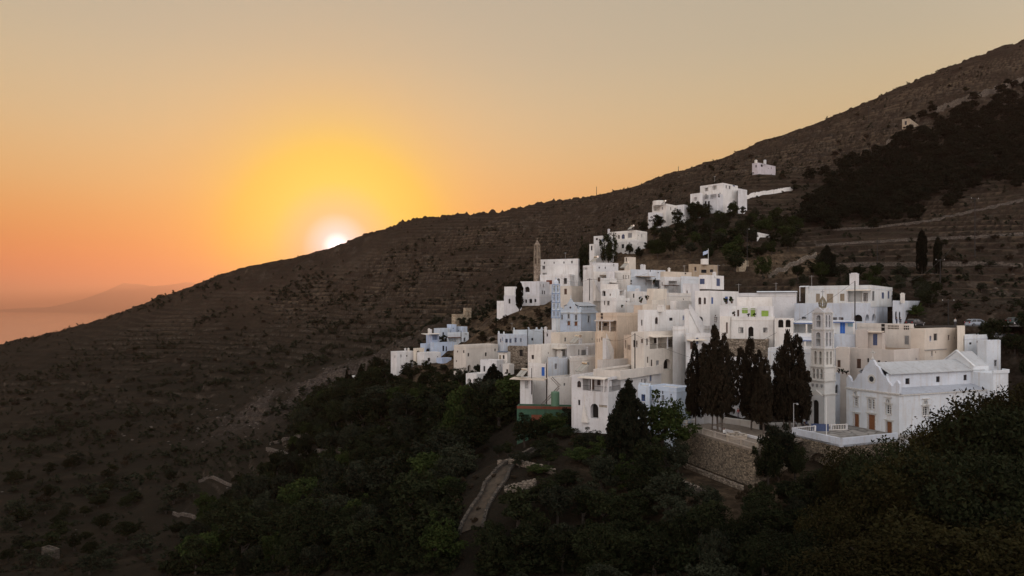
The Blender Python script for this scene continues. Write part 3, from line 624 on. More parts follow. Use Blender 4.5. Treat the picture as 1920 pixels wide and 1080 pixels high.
tme = np_mesh('terrain', Vt, Fq, [gm], smooth=True)
ta = tme.color_attributes.new('terrace', 'FLOAT_COLOR', 'POINT'); ta.data.foreach_set('color', np.stack([RIS, TOP, SPR, Z*0+1], -1).astype(np.float32).ravel())
DRY = np.maximum(sm((XX+45)/25)*sm((75-XX)/30)*sm((YY-203)/10)*sm((300-YY)/25), np.maximum(sm((XX-60)/20)*sm((110-XX)/20)*sm((YY-195)/15)*sm((260-YY)/20), .7*sm((XX-5)/12)*sm((48-XX)/10)*sm((YY-70)/10)*sm((118-YY)/6)))
tb = tme.color_attributes.new('dry_grass', 'FLOAT_COLOR', 'POINT'); tb.data.foreach_set('color', np.stack([DRY]*3+[Z*0+1], -1).astype(np.float32).ravel())
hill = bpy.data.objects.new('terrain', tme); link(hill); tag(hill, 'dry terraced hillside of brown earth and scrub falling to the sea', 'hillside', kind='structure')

# ------------------------------------------------------------------ sea, far island and the air
SEA = -232.0
sm_ = mat('sea_water', (.20,.145,.15), rough=.16); st_ = sm_.node_tree; sb = st_.nodes['Principled BSDF']; sb.inputs['IOR'].default_value = 1.33; sb.inputs['Specular IOR Level'].default_value = .5  # mauve base colour lifted to stand in for reflected sky
wn = st_.nodes.new('ShaderNodeTexNoise'); wn.inputs['Scale'].default_value = .02; wn.inputs['Detail'].default_value = 6
wg = st_.nodes.new('ShaderNodeNewGeometry'); st_.links.new(wg.outputs['Position'], wn.inputs['Vector'])
wb = st_.nodes.new('ShaderNodeBump'); wb.inputs['Distance'].default_value = 1.2; wb.inputs['Strength'].default_value = .5; st_.links.new(wn.outputs['Fac'], wb.inputs['Height']); st_.links.new(wb.outputs[0], sb.inputs['Normal'])
m = MB(); m.poly([(-45000,900,SEA),(45000,900,SEA),(45000,52000,SEA),(-45000,52000,SEA)])
tag(m.build('sea', sm_), 'calm sea catching the orange sunset light', 'sea', kind='structure')
# island: profile heights along its crest, built as a mountain ridge with its own depth
prof = [(-60,0),(20,35),(60,60),(110,60),(150,150),(180,230),(210,330),(232,405),(252,400),(280,392),(310,398),(345,415),(362,412),(380,395),(420,300),(470,200),(520,120),(600,40),(700,0)]
D = 34000.; vv = []; ff = []; nr = 15
xs = np.linspace(-60, 700, 90); hp = np.interp(xs, [p[0] for p in prof], [p[1] for p in prof])
for j in range(nr):
    q = j/(nr-1)*2-1
    for i, x in enumerate(xs):
        w = max(0, 1-abs(q))**0.8; wx = (x-960)/F*D; wy = D+q*3600
        vv.append((wx, wy, SEA-5+hp[i]*3.25*w*(1+.25*float(fbm(np.array(wx/1400), np.array(wy/1400), 3, 5)))))
for j in range(nr-1):
    for i in range(len(xs)-1):
        a0 = j*len(xs)+i; ff.append((a0, a0+1, a0+len(xs)+1, a0+len(xs)))
isl = bpy.data.objects.new('island', np_mesh('island', vv, ff, [mat('island_rock', (.06,.045,.05), .95, .3, .002)], smooth=True)); link(isl)
tag(isl, 'long low island fading into haze on the sea horizon', 'island', kind='structure')
hz = MB(); hz.box((0, 25000, 460), (100000, 60000, 1440)); hm = bpy.data.materials.new('haze'); hm.use_nodes = True; ht = hm.node_tree; ht.nodes.clear()
ho = ht.nodes.new('ShaderNodeOutputMaterial'); hv = ht.nodes.new('ShaderNodeVolumePrincipled'); ht.links.new(hv.outputs[0], ho.inputs['Volume'])
hv.inputs['Color'].default_value = (1.0,.54,.40,1); hv.inputs['Density'].default_value = HAZE = 0.000058; hv.inputs['Anisotropy'].default_value = .6
hb = hz.build('haze', hm); tag(hb, kind='stuff')
# ------------------------------------------------------------------ village
WM = dict(white=plaster('white_limewash', (.76,.755,.74)), sky=plaster('cool_white_limewash', (.66,.71,.76)), palesky=plaster('pale_blue_limewash', (.58,.68,.80)),
  bluewhite=plaster('blue_white_limewash', (.66,.73,.79)), blue=plaster('light_blue_limewash', (.50,.61,.78)), cream=plaster('cream_limewash', (.72,.67,.59)),
  beige=plaster('beige_limewash', (.64,.58,.51)), peach=plaster('peach_limewash', (.72,.59,.45), (.40,.30,.2)), tan=plaster('tan_render', (.42,.34,.25)),
  palepink=plaster('pale_pink_limewash', (.68,.62,.62)), greenwall=plaster('green_wall_paint', (.055,.12,.075), (.04,.055,.035)), terra=plaster('terracotta_paint', (.22,.075,.045), (.12,.05,.03)))
WM['rubble'] = stone('rubble_masonry', (.13,.10,.07), (.40,.33,.25), (.04,.03,.025)); WM['ruin'] = stone('ruin_masonry', (.34,.26,.17), (.62,.52,.38), (.2,.15,.1), 1.6)
WM['dimstone'] = stone('dark_farm_stone', (.05,.04,.03), (.12,.095,.07), (.02,.017,.013)); WM['tanroof'] = mat('brown_roof_screed', (.30,.22,.15), .95, .25, 1.2, .02); WM['roof'] = mat('roof_screed', (.52,.50,.47), .95, .2, 1.0, .02)
CM = dict(brown=mat('brown_paint', (.085,.045,.03), .6, .3, 6), blue=mat('blue_paint', (.04,.10,.30), .5, .2, 6), navy=mat('navy_paint', (.05,.075,.16), .5, .2, 6), bright=mat('bright_blue_paint', (.02,.13,.50), .5, .15, 6),
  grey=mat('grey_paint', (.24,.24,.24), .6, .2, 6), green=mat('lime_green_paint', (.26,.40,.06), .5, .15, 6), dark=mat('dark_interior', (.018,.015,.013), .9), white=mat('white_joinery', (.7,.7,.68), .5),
  tan=mat('tan_shutter_paint', (.26,.21,.15), .7, .2, 6), terra=WM['terra'], wood=mat('orange_wood', (.19,.075,.028), .5, .35, 9), grille=mat('pierced_screen', (.33,.29,.25), .9, .6, 14),
  cream=WM['cream'], bluetrim=WM['sky'], straw=mat('straw_mat', (.17,.12,.07), .95, .5, 9), brownroof=mat('dark_tiles', (.10,.055,.04), .8, .4, 5), slate=mat('blue_slate', (.12,.15,.2), .8, .2, 3))
GLASS = mat('window_glass', (.02,.022,.026), .12); PANE2 = mat('light_blue_glass', (.25,.42,.52), .2); IRON = mat('dark_iron', (.03,.028,.026), .6); STONE_TRIM = mat('carved_marble', (.52,.51,.48), .85, .25, 5, .02)
CM['pane'] = PANE2
UP = Vector((0,0,1))
def part(mb, name, mats, root, parent=None, bevel=0, smooth=False):
    o = root.location
    mb.v = [(p[0]-o.x, p[1]-o.y, p[2]-o.z) for p in mb.v]
    return mb.build(name, mats, parent or root, bevel, smooth)

class Face:
    """a vertical wall plane: P + d*s, outward normal n"""
    def __init__(s, P, d, n, length, zb, zt, smap=None, g=None): s.P=P; s.d=d; s.n=n; s.len=length; s.zb=zb; s.zt=zt; s.smap=smap; s.g=g; s.holes=[]
    def pt(s, a, z, out=0): q = s.P + s.d*a + s.n*out; return Vector((q.x, q.y, z))
    def rect(s, x0, y0, x1, y1):
        a, b_ = s.smap(x0), s.smap(x1); a, b_ = min(a,b_), max(a,b_)
        Y = (s.P + s.d*((a+b_)/2)).y; z1 = (HZ - s.g['Yp'](y0))/F*Y; z0 = (HZ - s.g['Yp'](y1))/F*Y
        return a, b_, z0, z1
    def wall(s, mb, m=0, mr=0):
        H_ = []
        for h in s.holes:
            a, b_, z0, z1 = h[:4]; a = max(a, .06); b_ = min(b_, s.len-.06); z0 = max(z0, s.zb+.02); z1 = min(z1, s.zt-.05)
            if b_-a > .15 and z1-z0 > .15 and not any(a < q[1] and b_ > q[0] and z0 < q[3] and z1 > q[2] for q in H_): H_.append((a, b_, z0, z1) + tuple(h[4:]))
        s.holes = H_
        S_ = sorted({0.0, s.len} | {h[0] for h in H_} | {h[1] for h in H_}); Z_ = sorted({s.zb, s.zt} | {h[2] for h in H_} | {h[3] for h in H_})
        for i in range(len(S_)-1):
            for j in range(len(Z_)-1):
                cs, cz = (S_[i]+S_[i+1])/2, (Z_[j]+Z_[j+1])/2
                if any(h[0] < cs < h[1] and h[2] < cz < h[3] for h in H_): continue
                mb.poly([s.pt(S_[i],Z_[j]), s.pt(S_[i+1],Z_[j]), s.pt(S_[i+1],Z_[j+1]), s.pt(S_[i],Z_[j+1])], m)
        for h in H_:
            a, b_, z0, z1, arch, dep = h[:6]; D_ = -dep
            if arch:
                r = min((b_-a)/2, z1-z0-.05); zs = z1-r; c = (a+b_)/2; n = 10
                arc = [(c-(b_-a)/2*math.cos(math.pi*k/n), zs+r*math.sin(math.pi*k/n)) for k in range(n+1)]
                for k in range(n//2): mb.poly([s.pt(a, z1)] + [s.pt(*arc[k]), s.pt(*arc[k+1])], m)
                for k in range(n//2, n): mb.poly([s.pt(b_, z1)] + [s.pt(*arc[k]), s.pt(*arc[k+1])], m)
                out = [(a, z0)] + arc + [(b_, z0)]
            else: out = [(a, z0), (a, z1), (b_, z1), (b_, z0)]
            for k in range(len(out)):
                p, q = out[k], out[(k+1) % len(out)]
                mb.poly([s.pt(*p), s.pt(*q), s.pt(*q, D_), s.pt(*p, D_)], mr)
            mb.poly([s.pt(p[0], p[1], D_) for p in out], h[6] if len(h) > 6 else mr)

def outline(a, b_, z0, z1, arch, ins=0):
    a += ins; b_ -= ins; z0 += ins; z1 -= ins
    if not arch: return [(a,z0),(b_,z0),(b_,z1),(a,z1)]
    r = min((b_-a)/2, z1-z0-.05); zs = z1-r; c = (a+b_)/2
    return [(a,z0),(b_,z0)] + [(c+(b_-a)/2*math.cos(math.pi*k/10), zs+r*math.sin(math.pi*k/10)) for k in range(11)]
def ring(mb, f, rc, arch, w, o0, o1, m=0):
    """a frame: ring of width w between offsets o0 and o1 off the wall plane"""
    A = outline(*rc, arch); B = outline(*rc, arch, w)
    for k in range(len(A)):
        j = (k+1) % len(A)
        mb.poly([f.pt(*A[k], o1), f.pt(*A[j], o1), f.pt(*B[j], o1), f.pt(*B[k], o1)], m)
        mb.poly([f.pt(*B[k], o1), f.pt(*B[j], o1), f.pt(*B[j], o0), f.pt(*B[k], o0)], m)
        mb.poly([f.pt(*A[k], o0), f.pt(*A[j], o0), f.pt(*A[j], o1), f.pt(*A[k], o1)], m)
def fbox(mb, f, a, b_, z0, z1, o0, o1, m=0):
    P = [f.pt(a,z0,o0), f.pt(b_,z0,o0), f.pt(b_,z1,o0), f.pt(a,z1,o0)]; mb.prism(P, f.n*(o1-o0), m)
def window(root, f, rc, arch, col, dep=.22, shutter=False, surround=None, bars=2):
    fm = MB(); w = min(.09, (rc[1]-rc[0])*.14); ring(fm, f, rc, arch, w, -dep+.01, -dep+.07)
    c = (rc[0]+rc[1])/2
    if rc[1]-rc[0] > .55: fbox(fm, f, c-w*.45, c+w*.45, rc[2]+w, rc[3]-w*1.2, -dep+.012, -dep+.06)
    for q in range(1, bars): 
        z = rc[2]+(rc[3]-rc[2])*q/bars; fbox(fm, f, rc[0]+w, rc[1]-w, z-.025, z+.025, -dep+.014, -dep+.055)
    fo = part(fm, 'window', CM.get(col, CM['grey']), root)
    pm = MB(); pm.poly([f.pt(p[0], p[1], -dep+.02) for p in outline(*rc, arch, w*.8)]); part(pm, 'pane', GLASS, root, fo)
    sm2 = MB(); fbox(sm2, f, rc[0]-.06, rc[1]+.06, rc[2]-.1, rc[2]-.003, .003, .1); part(sm2, 'sill', surround or WM['white'], root, fo)
def shut(root, f, rc, col, dep=.1, name='shutter'):
    n = 2 if rc[1]-rc[0] > .7 else 1; wd = (rc[1]-rc[0])/n
    for q in range(n):
        mb = MB(); a = rc[0]+wd*q+.015; b_ = rc[0]+wd*(q+1)-.015; fbox(mb, f, a, b_, rc[2]+.015, rc[3]-.015, -dep, -dep+.04)
        k = max(3, int((rc[3]-rc[2])/.14))
        for j in range(k):
            z = rc[2]+.08+(rc[3]-rc[2]-.16)*(j+.5)/k; fbox(mb, f, a+.06, b_-.06, z-.03, z+.03, -dep+.043, -dep+.06)
        part(mb, name, CM.get(col, CM['grey']), root)
def door(root, f, rc, col, dep=.18):
    mb = MB(); fbox(mb, f, rc[0]+.02, rc[1]-.02, rc[2]+.01, rc[3]-.02, -dep, -dep+.05)
    w = (rc[1]-rc[0])
    for q in (0, 1):
        for zz in ((.08,.45),(.52,.92)):
            fbox(mb, f, rc[0]+w*(.12+.42*q), rc[0]+w*(.46+.42*q), rc[2]+(rc[3]-rc[2])*zz[0], rc[2]+(rc[3]-rc[2])*zz[1], -dep+.053, -dep+.075)
    o = part(mb, 'door', CM.get(col, CM['brown']), root)
    hm_ = MB(); c = (rc[0]+rc[1])/2+.08; hm_.tube(f.pt(c, rc[2]+1.0, -dep+.05), f.pt(c, rc[2]+1.0, -dep+.14), .03, n=6); part(hm_, 'handle', IRON, root, o)

def block(root, B, cr):
    g = B['g']; P, u, v = g['P'], g['u'], g['v']; zt = g['zt']; zb = g['zb'] - (7 if not B.get('part') in ('upper_storey','roof_room','parapet') else 0.4)
    cn = [ground_z((P+u*s_+v*t_).x, (P+u*s_+v*t_).y) for s_, t_ in ((0,0),(g['a'],0),(0,g['b']),(g['a']/2,0),(0,g['b']/2))]
    if B.get('part') not in ('upper_storey','roof_room','parapet'): zb = min(zb, min(cn)-1.0)
    nL = Vector((-u.y, u.x, 0)); nL = nL if nL.dot(v) < 0 else -nL; nR = Vector((-v.y, v.x, 0)); nR = nR if nR.dot(u) < 0 else -nR
    fl = Face(P, u, nL, g['a'], zb, zt, g['sL'], g); fr = Face(P, v, nR, g['b'], zb, zt, g['sR'], g)
    # the visible wall of a rounded end is bent into facets instead
    todo = []
    for ft in B['f']:
        f = fl if ft[0] == 'L' else fr; rc = f.rect(*ft[2:6]); kd = ft[1]; col = ft[6] if len(ft) > 6 else 'grey'
        W_ = rc[1]-rc[0]
        if kd == 'v': h = (*rc, False, 1.7, 0)
        elif kd == 'a': h = (*rc, True, .9, 1)
        elif kd == 'aw': h = (*rc, True, .22, 0)
        elif kd == 'g': h = (*rc, False, .2, 0)
        elif kd == 'd': h = (*rc, False, .2, 0)
        else: h = (*rc, False, .2, 0)
        f.holes.append(h); todo.append((f, h, kd, col))
    if B.get('part') in (None, 'wing', 'lower_storey', 'upper_storey') and B['m'] not in ('rubble','dimstone','ruin','greenwall') and cr != 'Z':
        for f in (fl, fr):      # small openings on walls left blank
            zlo = g['zb']+.8; area = f.len*(g['zt']-g['zb'])
            if area < 14 or len(f.holes) > 2: continue
            for _ in range(int(min(5, area/12))):
                wd, ht = random.choice([(.45,.55),(.6,.9),(.8,1.15),(.35,.35)]); s_ = random.uniform(.5, max(.6, f.len-1.3)); zz = g['zt'] - random.choice([1.6,1.9,4.3,4.6]) - ht*.3
                if zz < zlo or s_+wd > f.len-.3: continue
                if any(s_ < q[1]+.45 and s_+wd > q[0]-.45 and zz < q[3]+.4 and zz+ht > q[2]-.4 for q in f.holes): continue
                kd = 'w' if ht > .8 else 'g'; h = (s_, s_+wd, zz, zz+ht, False, .2, 0); f.holes.append(h); todo.append((f, h, kd, random.choice(['brown','grey','grey','blue'])))
    mb = MB()
    tp = B.get('taper')
    fl.wall(mb, 0, 0); fr.wall(mb, 0, 0)
    a, bb = g['a'], g['b']; pt = lambda s_, t_, z: Vector((P.x+u.x*s_+v.x*t_, P.y+u.y*s_+v.y*t_, z))
    mb.poly([pt(a,0,zb), pt(a,bb,zb), pt(a,bb,zt), pt(a,0,zt)]); mb.poly([pt(0,bb,zb), pt(0,bb,zt), pt(a,bb,zt), pt(a,bb,zb)])
    if B.get('round'):     # quarter round bastion on the near corner of the far end
        n = 10; r = min(a, 4.5); c = pt(r, bb, 0); pr = []
        for k in range(n+1):
            t_ = k/n*math.pi/2; q = c - u*(r*math.cos(t_)) + v*(r*math.sin(t_)); pr.append(q)
        for k in range(n): mb.poly([(pr[k].x,pr[k].y,zb),(pr[k+1].x,pr[k+1].y,zb),(pr[k+1].x,pr[k+1].y,zt),(pr[k].x,pr[k].y,zt)])
        mb.poly([(q.x,q.y,zt-.02) for q in pr] + [tuple(pt(r,bb,zt-.02))])
    # parapet ring and sunk roof
    e = .26; sk = .32 if min(a, bb) > 1.4 else .02; e = min(e, a*.3, bb*.3)
    O = [pt(0,0,zt), pt(a,0,zt), pt(a,bb,zt), pt(0,bb,zt)]; I = [pt(e,e,zt), pt(a-e,e,zt), pt(a-e,bb-e,zt), pt(e,bb-e,zt)]
    for k in range(4):
        j = (k+1) % 4; mb.poly([O[k], O[j], I[j], I[k]]); mb.poly([I[k], I[j], I[j]-UP*sk, I[k]-UP*sk])
    part(mb, B.get('part') or 'wall', [WM.get(B['m'], WM['white']), CM['dark']], root)
    if B.get('part') in (None, 'wing', 'lower_storey', 'upper_storey'):
        rm = MB(); rm.poly([q-UP*(sk-.004) for q in I]); part(rm, 'roof', WM.get(B.get('roof'), WM['roof']), root)
    # coping: a slim projecting band, as on the real parapets
    if B.get('cornice') or B.get('trim') or (B.get('part') not in ('pillar','parapet') and (g['a'] > 4 and random.random() < .55)):
        cm = MB(); zc = zt-.75 if not B.get('cornice') else (HZ - g['Yp'](B['cornice']))/F*g['Y0']; th_ = .12
        if B.get('trim'): zc = zt-.5; th_ = .5
        for f in (fl, fr): fbox(cm, f, -.06 if f is fl else 0, f.len, zc, zc+th_, .004, .07)
        part(cm, 'cornice', WM.get(B.get('trim'), WM[B['m']] if B['m'] in WM else WM['white']), root)
    for f, h, kd, col in todo:
        if not any(abs(q[0]-max(h[0],.06)) < .01 and abs(q[3]-min(h[3], f.zt-.05)) < .01 for q in f.holes): continue
        rc = (max(h[0],.06), min(h[1], f.len-.06), max(h[2], f.zb+.02), min(h[3], f.zt-.05))
        if kd in ('w', 'aw'): window(root, f, rc, kd == 'aw', col)
        elif kd == 'g':
            if col == 'grille':
                gm_ = MB(); n = max(2, int((rc[1]-rc[0])/.25))
                for q in range(n+1): s_ = rc[0]+(rc[1]-rc[0])*q/n; fbox(gm_, f, s_-.04, s_+.04, rc[2], rc[3], -.15, -.06)
                fbox(gm_, f, rc[0], rc[1], (rc[2]+rc[3])/2-.04, (rc[2]+rc[3])/2+.04, -.14, -.07); part(gm_, 'screen', WM['beige'], root)
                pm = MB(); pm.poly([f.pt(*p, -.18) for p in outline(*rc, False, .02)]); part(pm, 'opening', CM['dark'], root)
            else:
                pm = MB(); pm.poly([f.pt(*p, -.17) for p in outline(*rc, False, .02)]); fo = part(pm, 'window', GLASS if col != 'dark' else CM['dark'], root)
                fm = MB(); ring(fm, f, rc, False, .05, -.169, -.12); part(fm, 'frame', CM.get(col, CM['grey']), root, fo)
        elif kd == 's': shut(root, f, rc, col)
        elif kd == 'd': door(root, f, rc, col)
        elif kd == 'a':
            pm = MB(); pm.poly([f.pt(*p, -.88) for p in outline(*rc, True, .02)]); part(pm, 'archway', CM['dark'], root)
        elif kd == 'v':
            n = col if isinstance(col, int) else 0; f2 = Face(f.P - f.n*1.68, f.d, f.n, f.len, f.zb, f.zt)
            wd = rc[1]-rc[0]
            for q in range(n):
                c = rc[0]+wd*(q+.6)/(n+.2); hh = rc[3]-rc[2]
                if q % 2 == 0: door(root, f2, (c-.45, c+.45, rc[2]+.02, rc[2]+min(2.1, hh*.86)), 'brown', 0)
                else: window(root, f2, (c-.45, c+.45, rc[2]+.9, rc[2]+min(2.0, hh*.84)), False, 'brown', 0)
            if B.get('rail') or n:
                rl = MB(); k_ = max(2, int(wd/.22)); fbox(rl, f, rc[0], rc[1], rc[2]+.86, rc[2]+.91, -.1, -.05)
                for q in range(k_+1): s_ = rc[0]+.03+(wd-.06)*q/k_; fbox(rl, f, s_-.012, s_+.012, rc[2], rc[2]+.86, -.09, -.06)
                part(rl, 'balcony_rail', IRON, root)
    B['fl'], B['fr'], B['pt'] = fl, fr, pt
    if B.get('rail') and not any(q[1] == 'v' for q in B['f']):
        pass
def extras(root, h):
    bl = h['blocks']
    for x in h['extra']:
        kd, bi = x[0], x[1]; B = bl[bi]; g = B['g']; yz = lambda y, Y: (HZ-g['Yp'](y))/F*Y
        if kd in ('slab', 'porch', 'pergola'):
            if kd == 'porch': f = B['fl']; x0, x1, y0, y1 = x[2:6]; x = ('slab', bi, 'L', x0, x1, y0, 1.5, 'sky', [x0+4, x1-3], y1)
            if kd == 'pergola': x0, x1, y0, y1 = x[2:6]; x = ('slab', bi, 'R', x0, x1, y0, 2.0, 'brown', [x0+10, x1-4], y1)
            _, _, fc, x0, x1, y, outw, m, posts, yb = x; f = B['fl'] if fc == 'L' else B['fr']
            a, b_ = sorted((f.smap(x0), f.smap(x1))); Y = (f.P+f.d*((a+b_)/2)).y; z = yz(y, Y)
            mb = MB(); mm = WM.get(m) or CM.get(m)
            o0 = .004 if z < f.zt + .02 else -min(outw, 1.2)
            P4 = [f.pt(a, z+.16, o0), f.pt(b_, z+.16, o0), f.pt(b_, z, outw), f.pt(a, z, outw)]
            mb.prism(P4, Vector((0,0,-.14))); ro = part(mb, 'canopy', mm, root)
            if m == 'bluetrim':
                tb = MB(); fbox(tb, f, a, b_, z-.3, z-.145, outw-.12, outw-.02); part(tb, 'beam', CM['blue'], root)
            for p in posts:
                pm = MB(); s_ = min(max(f.smap(p), a+.08), b_-.08); wdt = .09 if m != 'bluetrim' else .2
                q = f.pt(s_, 0, outw-wdt-.04); pm.box((q.x, q.y, (z-.14+yz(yb, Y))/2), (wdt*1.4, wdt*1.4, z-.145-yz(yb, Y)), math.atan2(f.d.y, f.d.x)); part(pm, 'post', WM['white'] if m != 'tanroof' else CM['brown'], root)
        elif kd == 'chim':
            _, _, px, y0, y1, w = x; Yc = g['Y0'] + min(3.0, g['b']*.5); z1, z0 = yz(y0, Yc), min(yz(y1, Yc), g['zt'])-.4; cx = g['k'](px)*Yc
            mb = MB(); mb.box((cx, Yc, (z0+z1)/2-.1), (w, w, z1-z0-.2), .7); mb.box((cx, Yc, z1-.14), (w+.14, w+.14, .12), .7); mb.box((cx, Yc, z1+.02), (w*.7, w*.7, .18), .7)
            part(mb, 'chimney', WM['white'], root)
        elif kd == 'drum':
            _, _, px, y0, y1 = x; Yc = g['Y0']+2.5; mb = MB(); r = 1.1 if h['crop'] == 'D' else 2.4; z0, z1 = yz(y1, Yc), yz(y0, Yc)
            mb.lathe((g['k'](px)*Yc, Yc, 0), [(r, z0-.6), (r, z1-.12), (r*.93, z1), (r*.3, z1+.05)], 20); part(mb, 'round_room', WM['white'], root, smooth=False)
        elif kd == 'horn':
            Yc = g['Y0']; f = B['fr'] if x[2] > (1200 if bi == 0 else 1290) else B['fl']; s_ = min(max(f.smap(x[2]), .3), f.len-.3)
            mb = MB(); z = f.zt-.02
            mb.prism([f.pt(s_-.75,z,-.02), f.pt(s_+.75,z,-.02), f.pt(s_+.3,z+.28,-.02), f.pt(s_+.16,z+.85,-.02), f.pt(s_-.16,z+.85,-.02), f.pt(s_-.3,z+.28,-.02)], -f.n*.28); part(mb, 'parapet_horn', WM['bluewhite'], root)
        elif kd == 'stairs':
            _, _, fc, x0, y0, x1, y1 = x; f = B['fl'] if fc == 'L' else B['fr']; s0, s1 = f.smap(x0), f.smap(x1)
            Y = (f.P+f.d*((s0+s1)/2)).y; z0, z1 = yz(y0, Y), yz(y1, Y); n = max(6, int((z0-z1)/.19)); mb = MB(); pm = MB()
            for k in range(n):
                a = s0+(s1-s0)*k/n; b_ = s0+(s1-s0)*(k+1)/n; z = z0+(z1-z0)*(k+.5)/n; fbox(mb, f, min(a,b_), max(a,b_), z1-3, z, .01, 1.0)
            part(mb, 'stairs', WM['white'], root)
            pm.prism([f.pt(s0, z0+.85, 1.005), f.pt(s1, z1+.85, 1.005), f.pt(s1, z1-2.5, 1.005), f.pt(s0, z0-.6, 1.005)], f.n*.18); part(pm, 'stair_parapet', WM['white'], root)
        elif kd == 'drain':
            f = B['fl']; s_ = f.smap(x[3]); mb = MB(); Y = (f.P+f.d*s_).y; fbox(mb, f, s_-.05, s_+.05, yz(x[5], Y), yz(x[4], Y), .01, .1)
            mb.prism([f.pt(s_-.9, yz(x[5], Y), .01), f.pt(s_+.5, yz(x[5], Y), .01), f.pt(s_, yz(x[5]-150, Y), .01)], f.n*.5); part(mb, 'buttress', WM['white'], root)
        elif kd == 'pipe':
            f = B['fr']; a, b_ = f.smap(x[3]), f.smap(x[4]); Y = (f.P+f.d*a).y; mb = MB(); fbox(mb, f, a, b_, yz(x[5], Y)-.1, yz(x[5], Y), .005, .2); part(mb, 'ledge', CM['grey'], root)
random.seed(5)
for h in HS:
    B0_ = h['blocks'][0]; g = B0_['g']
    loc = (g['P'] + g['u']*g['a']/2 + g['v']*g['b']/2); loc.z = g['zb']
    gl = 'white houses of the upper row' if h['crop'] == 'G' else 'pale blue houses on the left spur' if h['name'] == 'blue_house' and h['crop'] == 'Q' else 'houses of the whitewashed village'
    root = empty(h['name'], loc, 0, h['label'], h['cat'], gl)
    for B in h['blocks']: block(root, B, h['crop'])
    extras(root, h)
# ------------------------------------------------------------------ churches and bell towers
def row_z(r, Y): return (HZ-r)/F*Y
def px_s(P, u, px):      # where a wall line meets a photo column
    k = (px-960)/F; return (P.x - k*P.y)/(k*u.y - u.x)
def lface(P, u, n, length, zb, zt, crop):
    g = dict(Yp=lambda y: CR[crop][1]+y/CR[crop][2]); ox, sc = CR[crop][0], CR[crop][2]
    return Face(P, u, n, length, zb, zt, lambda x: px_s(P, u, ox+x/sc), g)
def dirs(th): th = R(th); return Vector((-math.cos(th), math.sin(th), 0)), Vector((math.sin(th), math.cos(th), 0))
def disc(mb, f, s, z, r, o0, o1, n=20, m=0):
    mb.prism([f.pt(s+r*math.cos(2*math.pi*k/n), z+r*math.sin(2*math.pi*k/n), o0) for k in range(n)], f.n*(o1-o0), m)
def cross(mb, p, h, d, w=.08):
    q = Vector(p); rz = math.atan2(d.y, d.x); mb.box((q.x,q.y,q.z+h/2), (w,w,h), rz); mb.box((q.x,q.y,q.z+h*.68), (h*.52,w*.9,w), rz)
    for e in (-1, 1): mb.box((q.x+d.x*h*.26*e, q.y+d.y*h*.26*e, q.z+h*.68), (w*1.5,w*1.6,w*1.9), rz)
def gable_profile(a, h):
    half = [(0,0),(0,.30),(.035,.40),(.075,.33),(.10,.22),(.14,.20),(.20,.34),(.235,.48),(.27,.50),(.30,.52),(.345,.66),(.38,.78),(.41,.80),(.435,.86),(.465,.97),(.5,1.0)]
    return [(x*a, y*h) for x, y in half] + [((1-x)*a, y*h) for x, y in reversed(half[:-1])]
ROOFW = plaster('limewashed_roof', (.44,.47,.50), (.26,.25,.23))
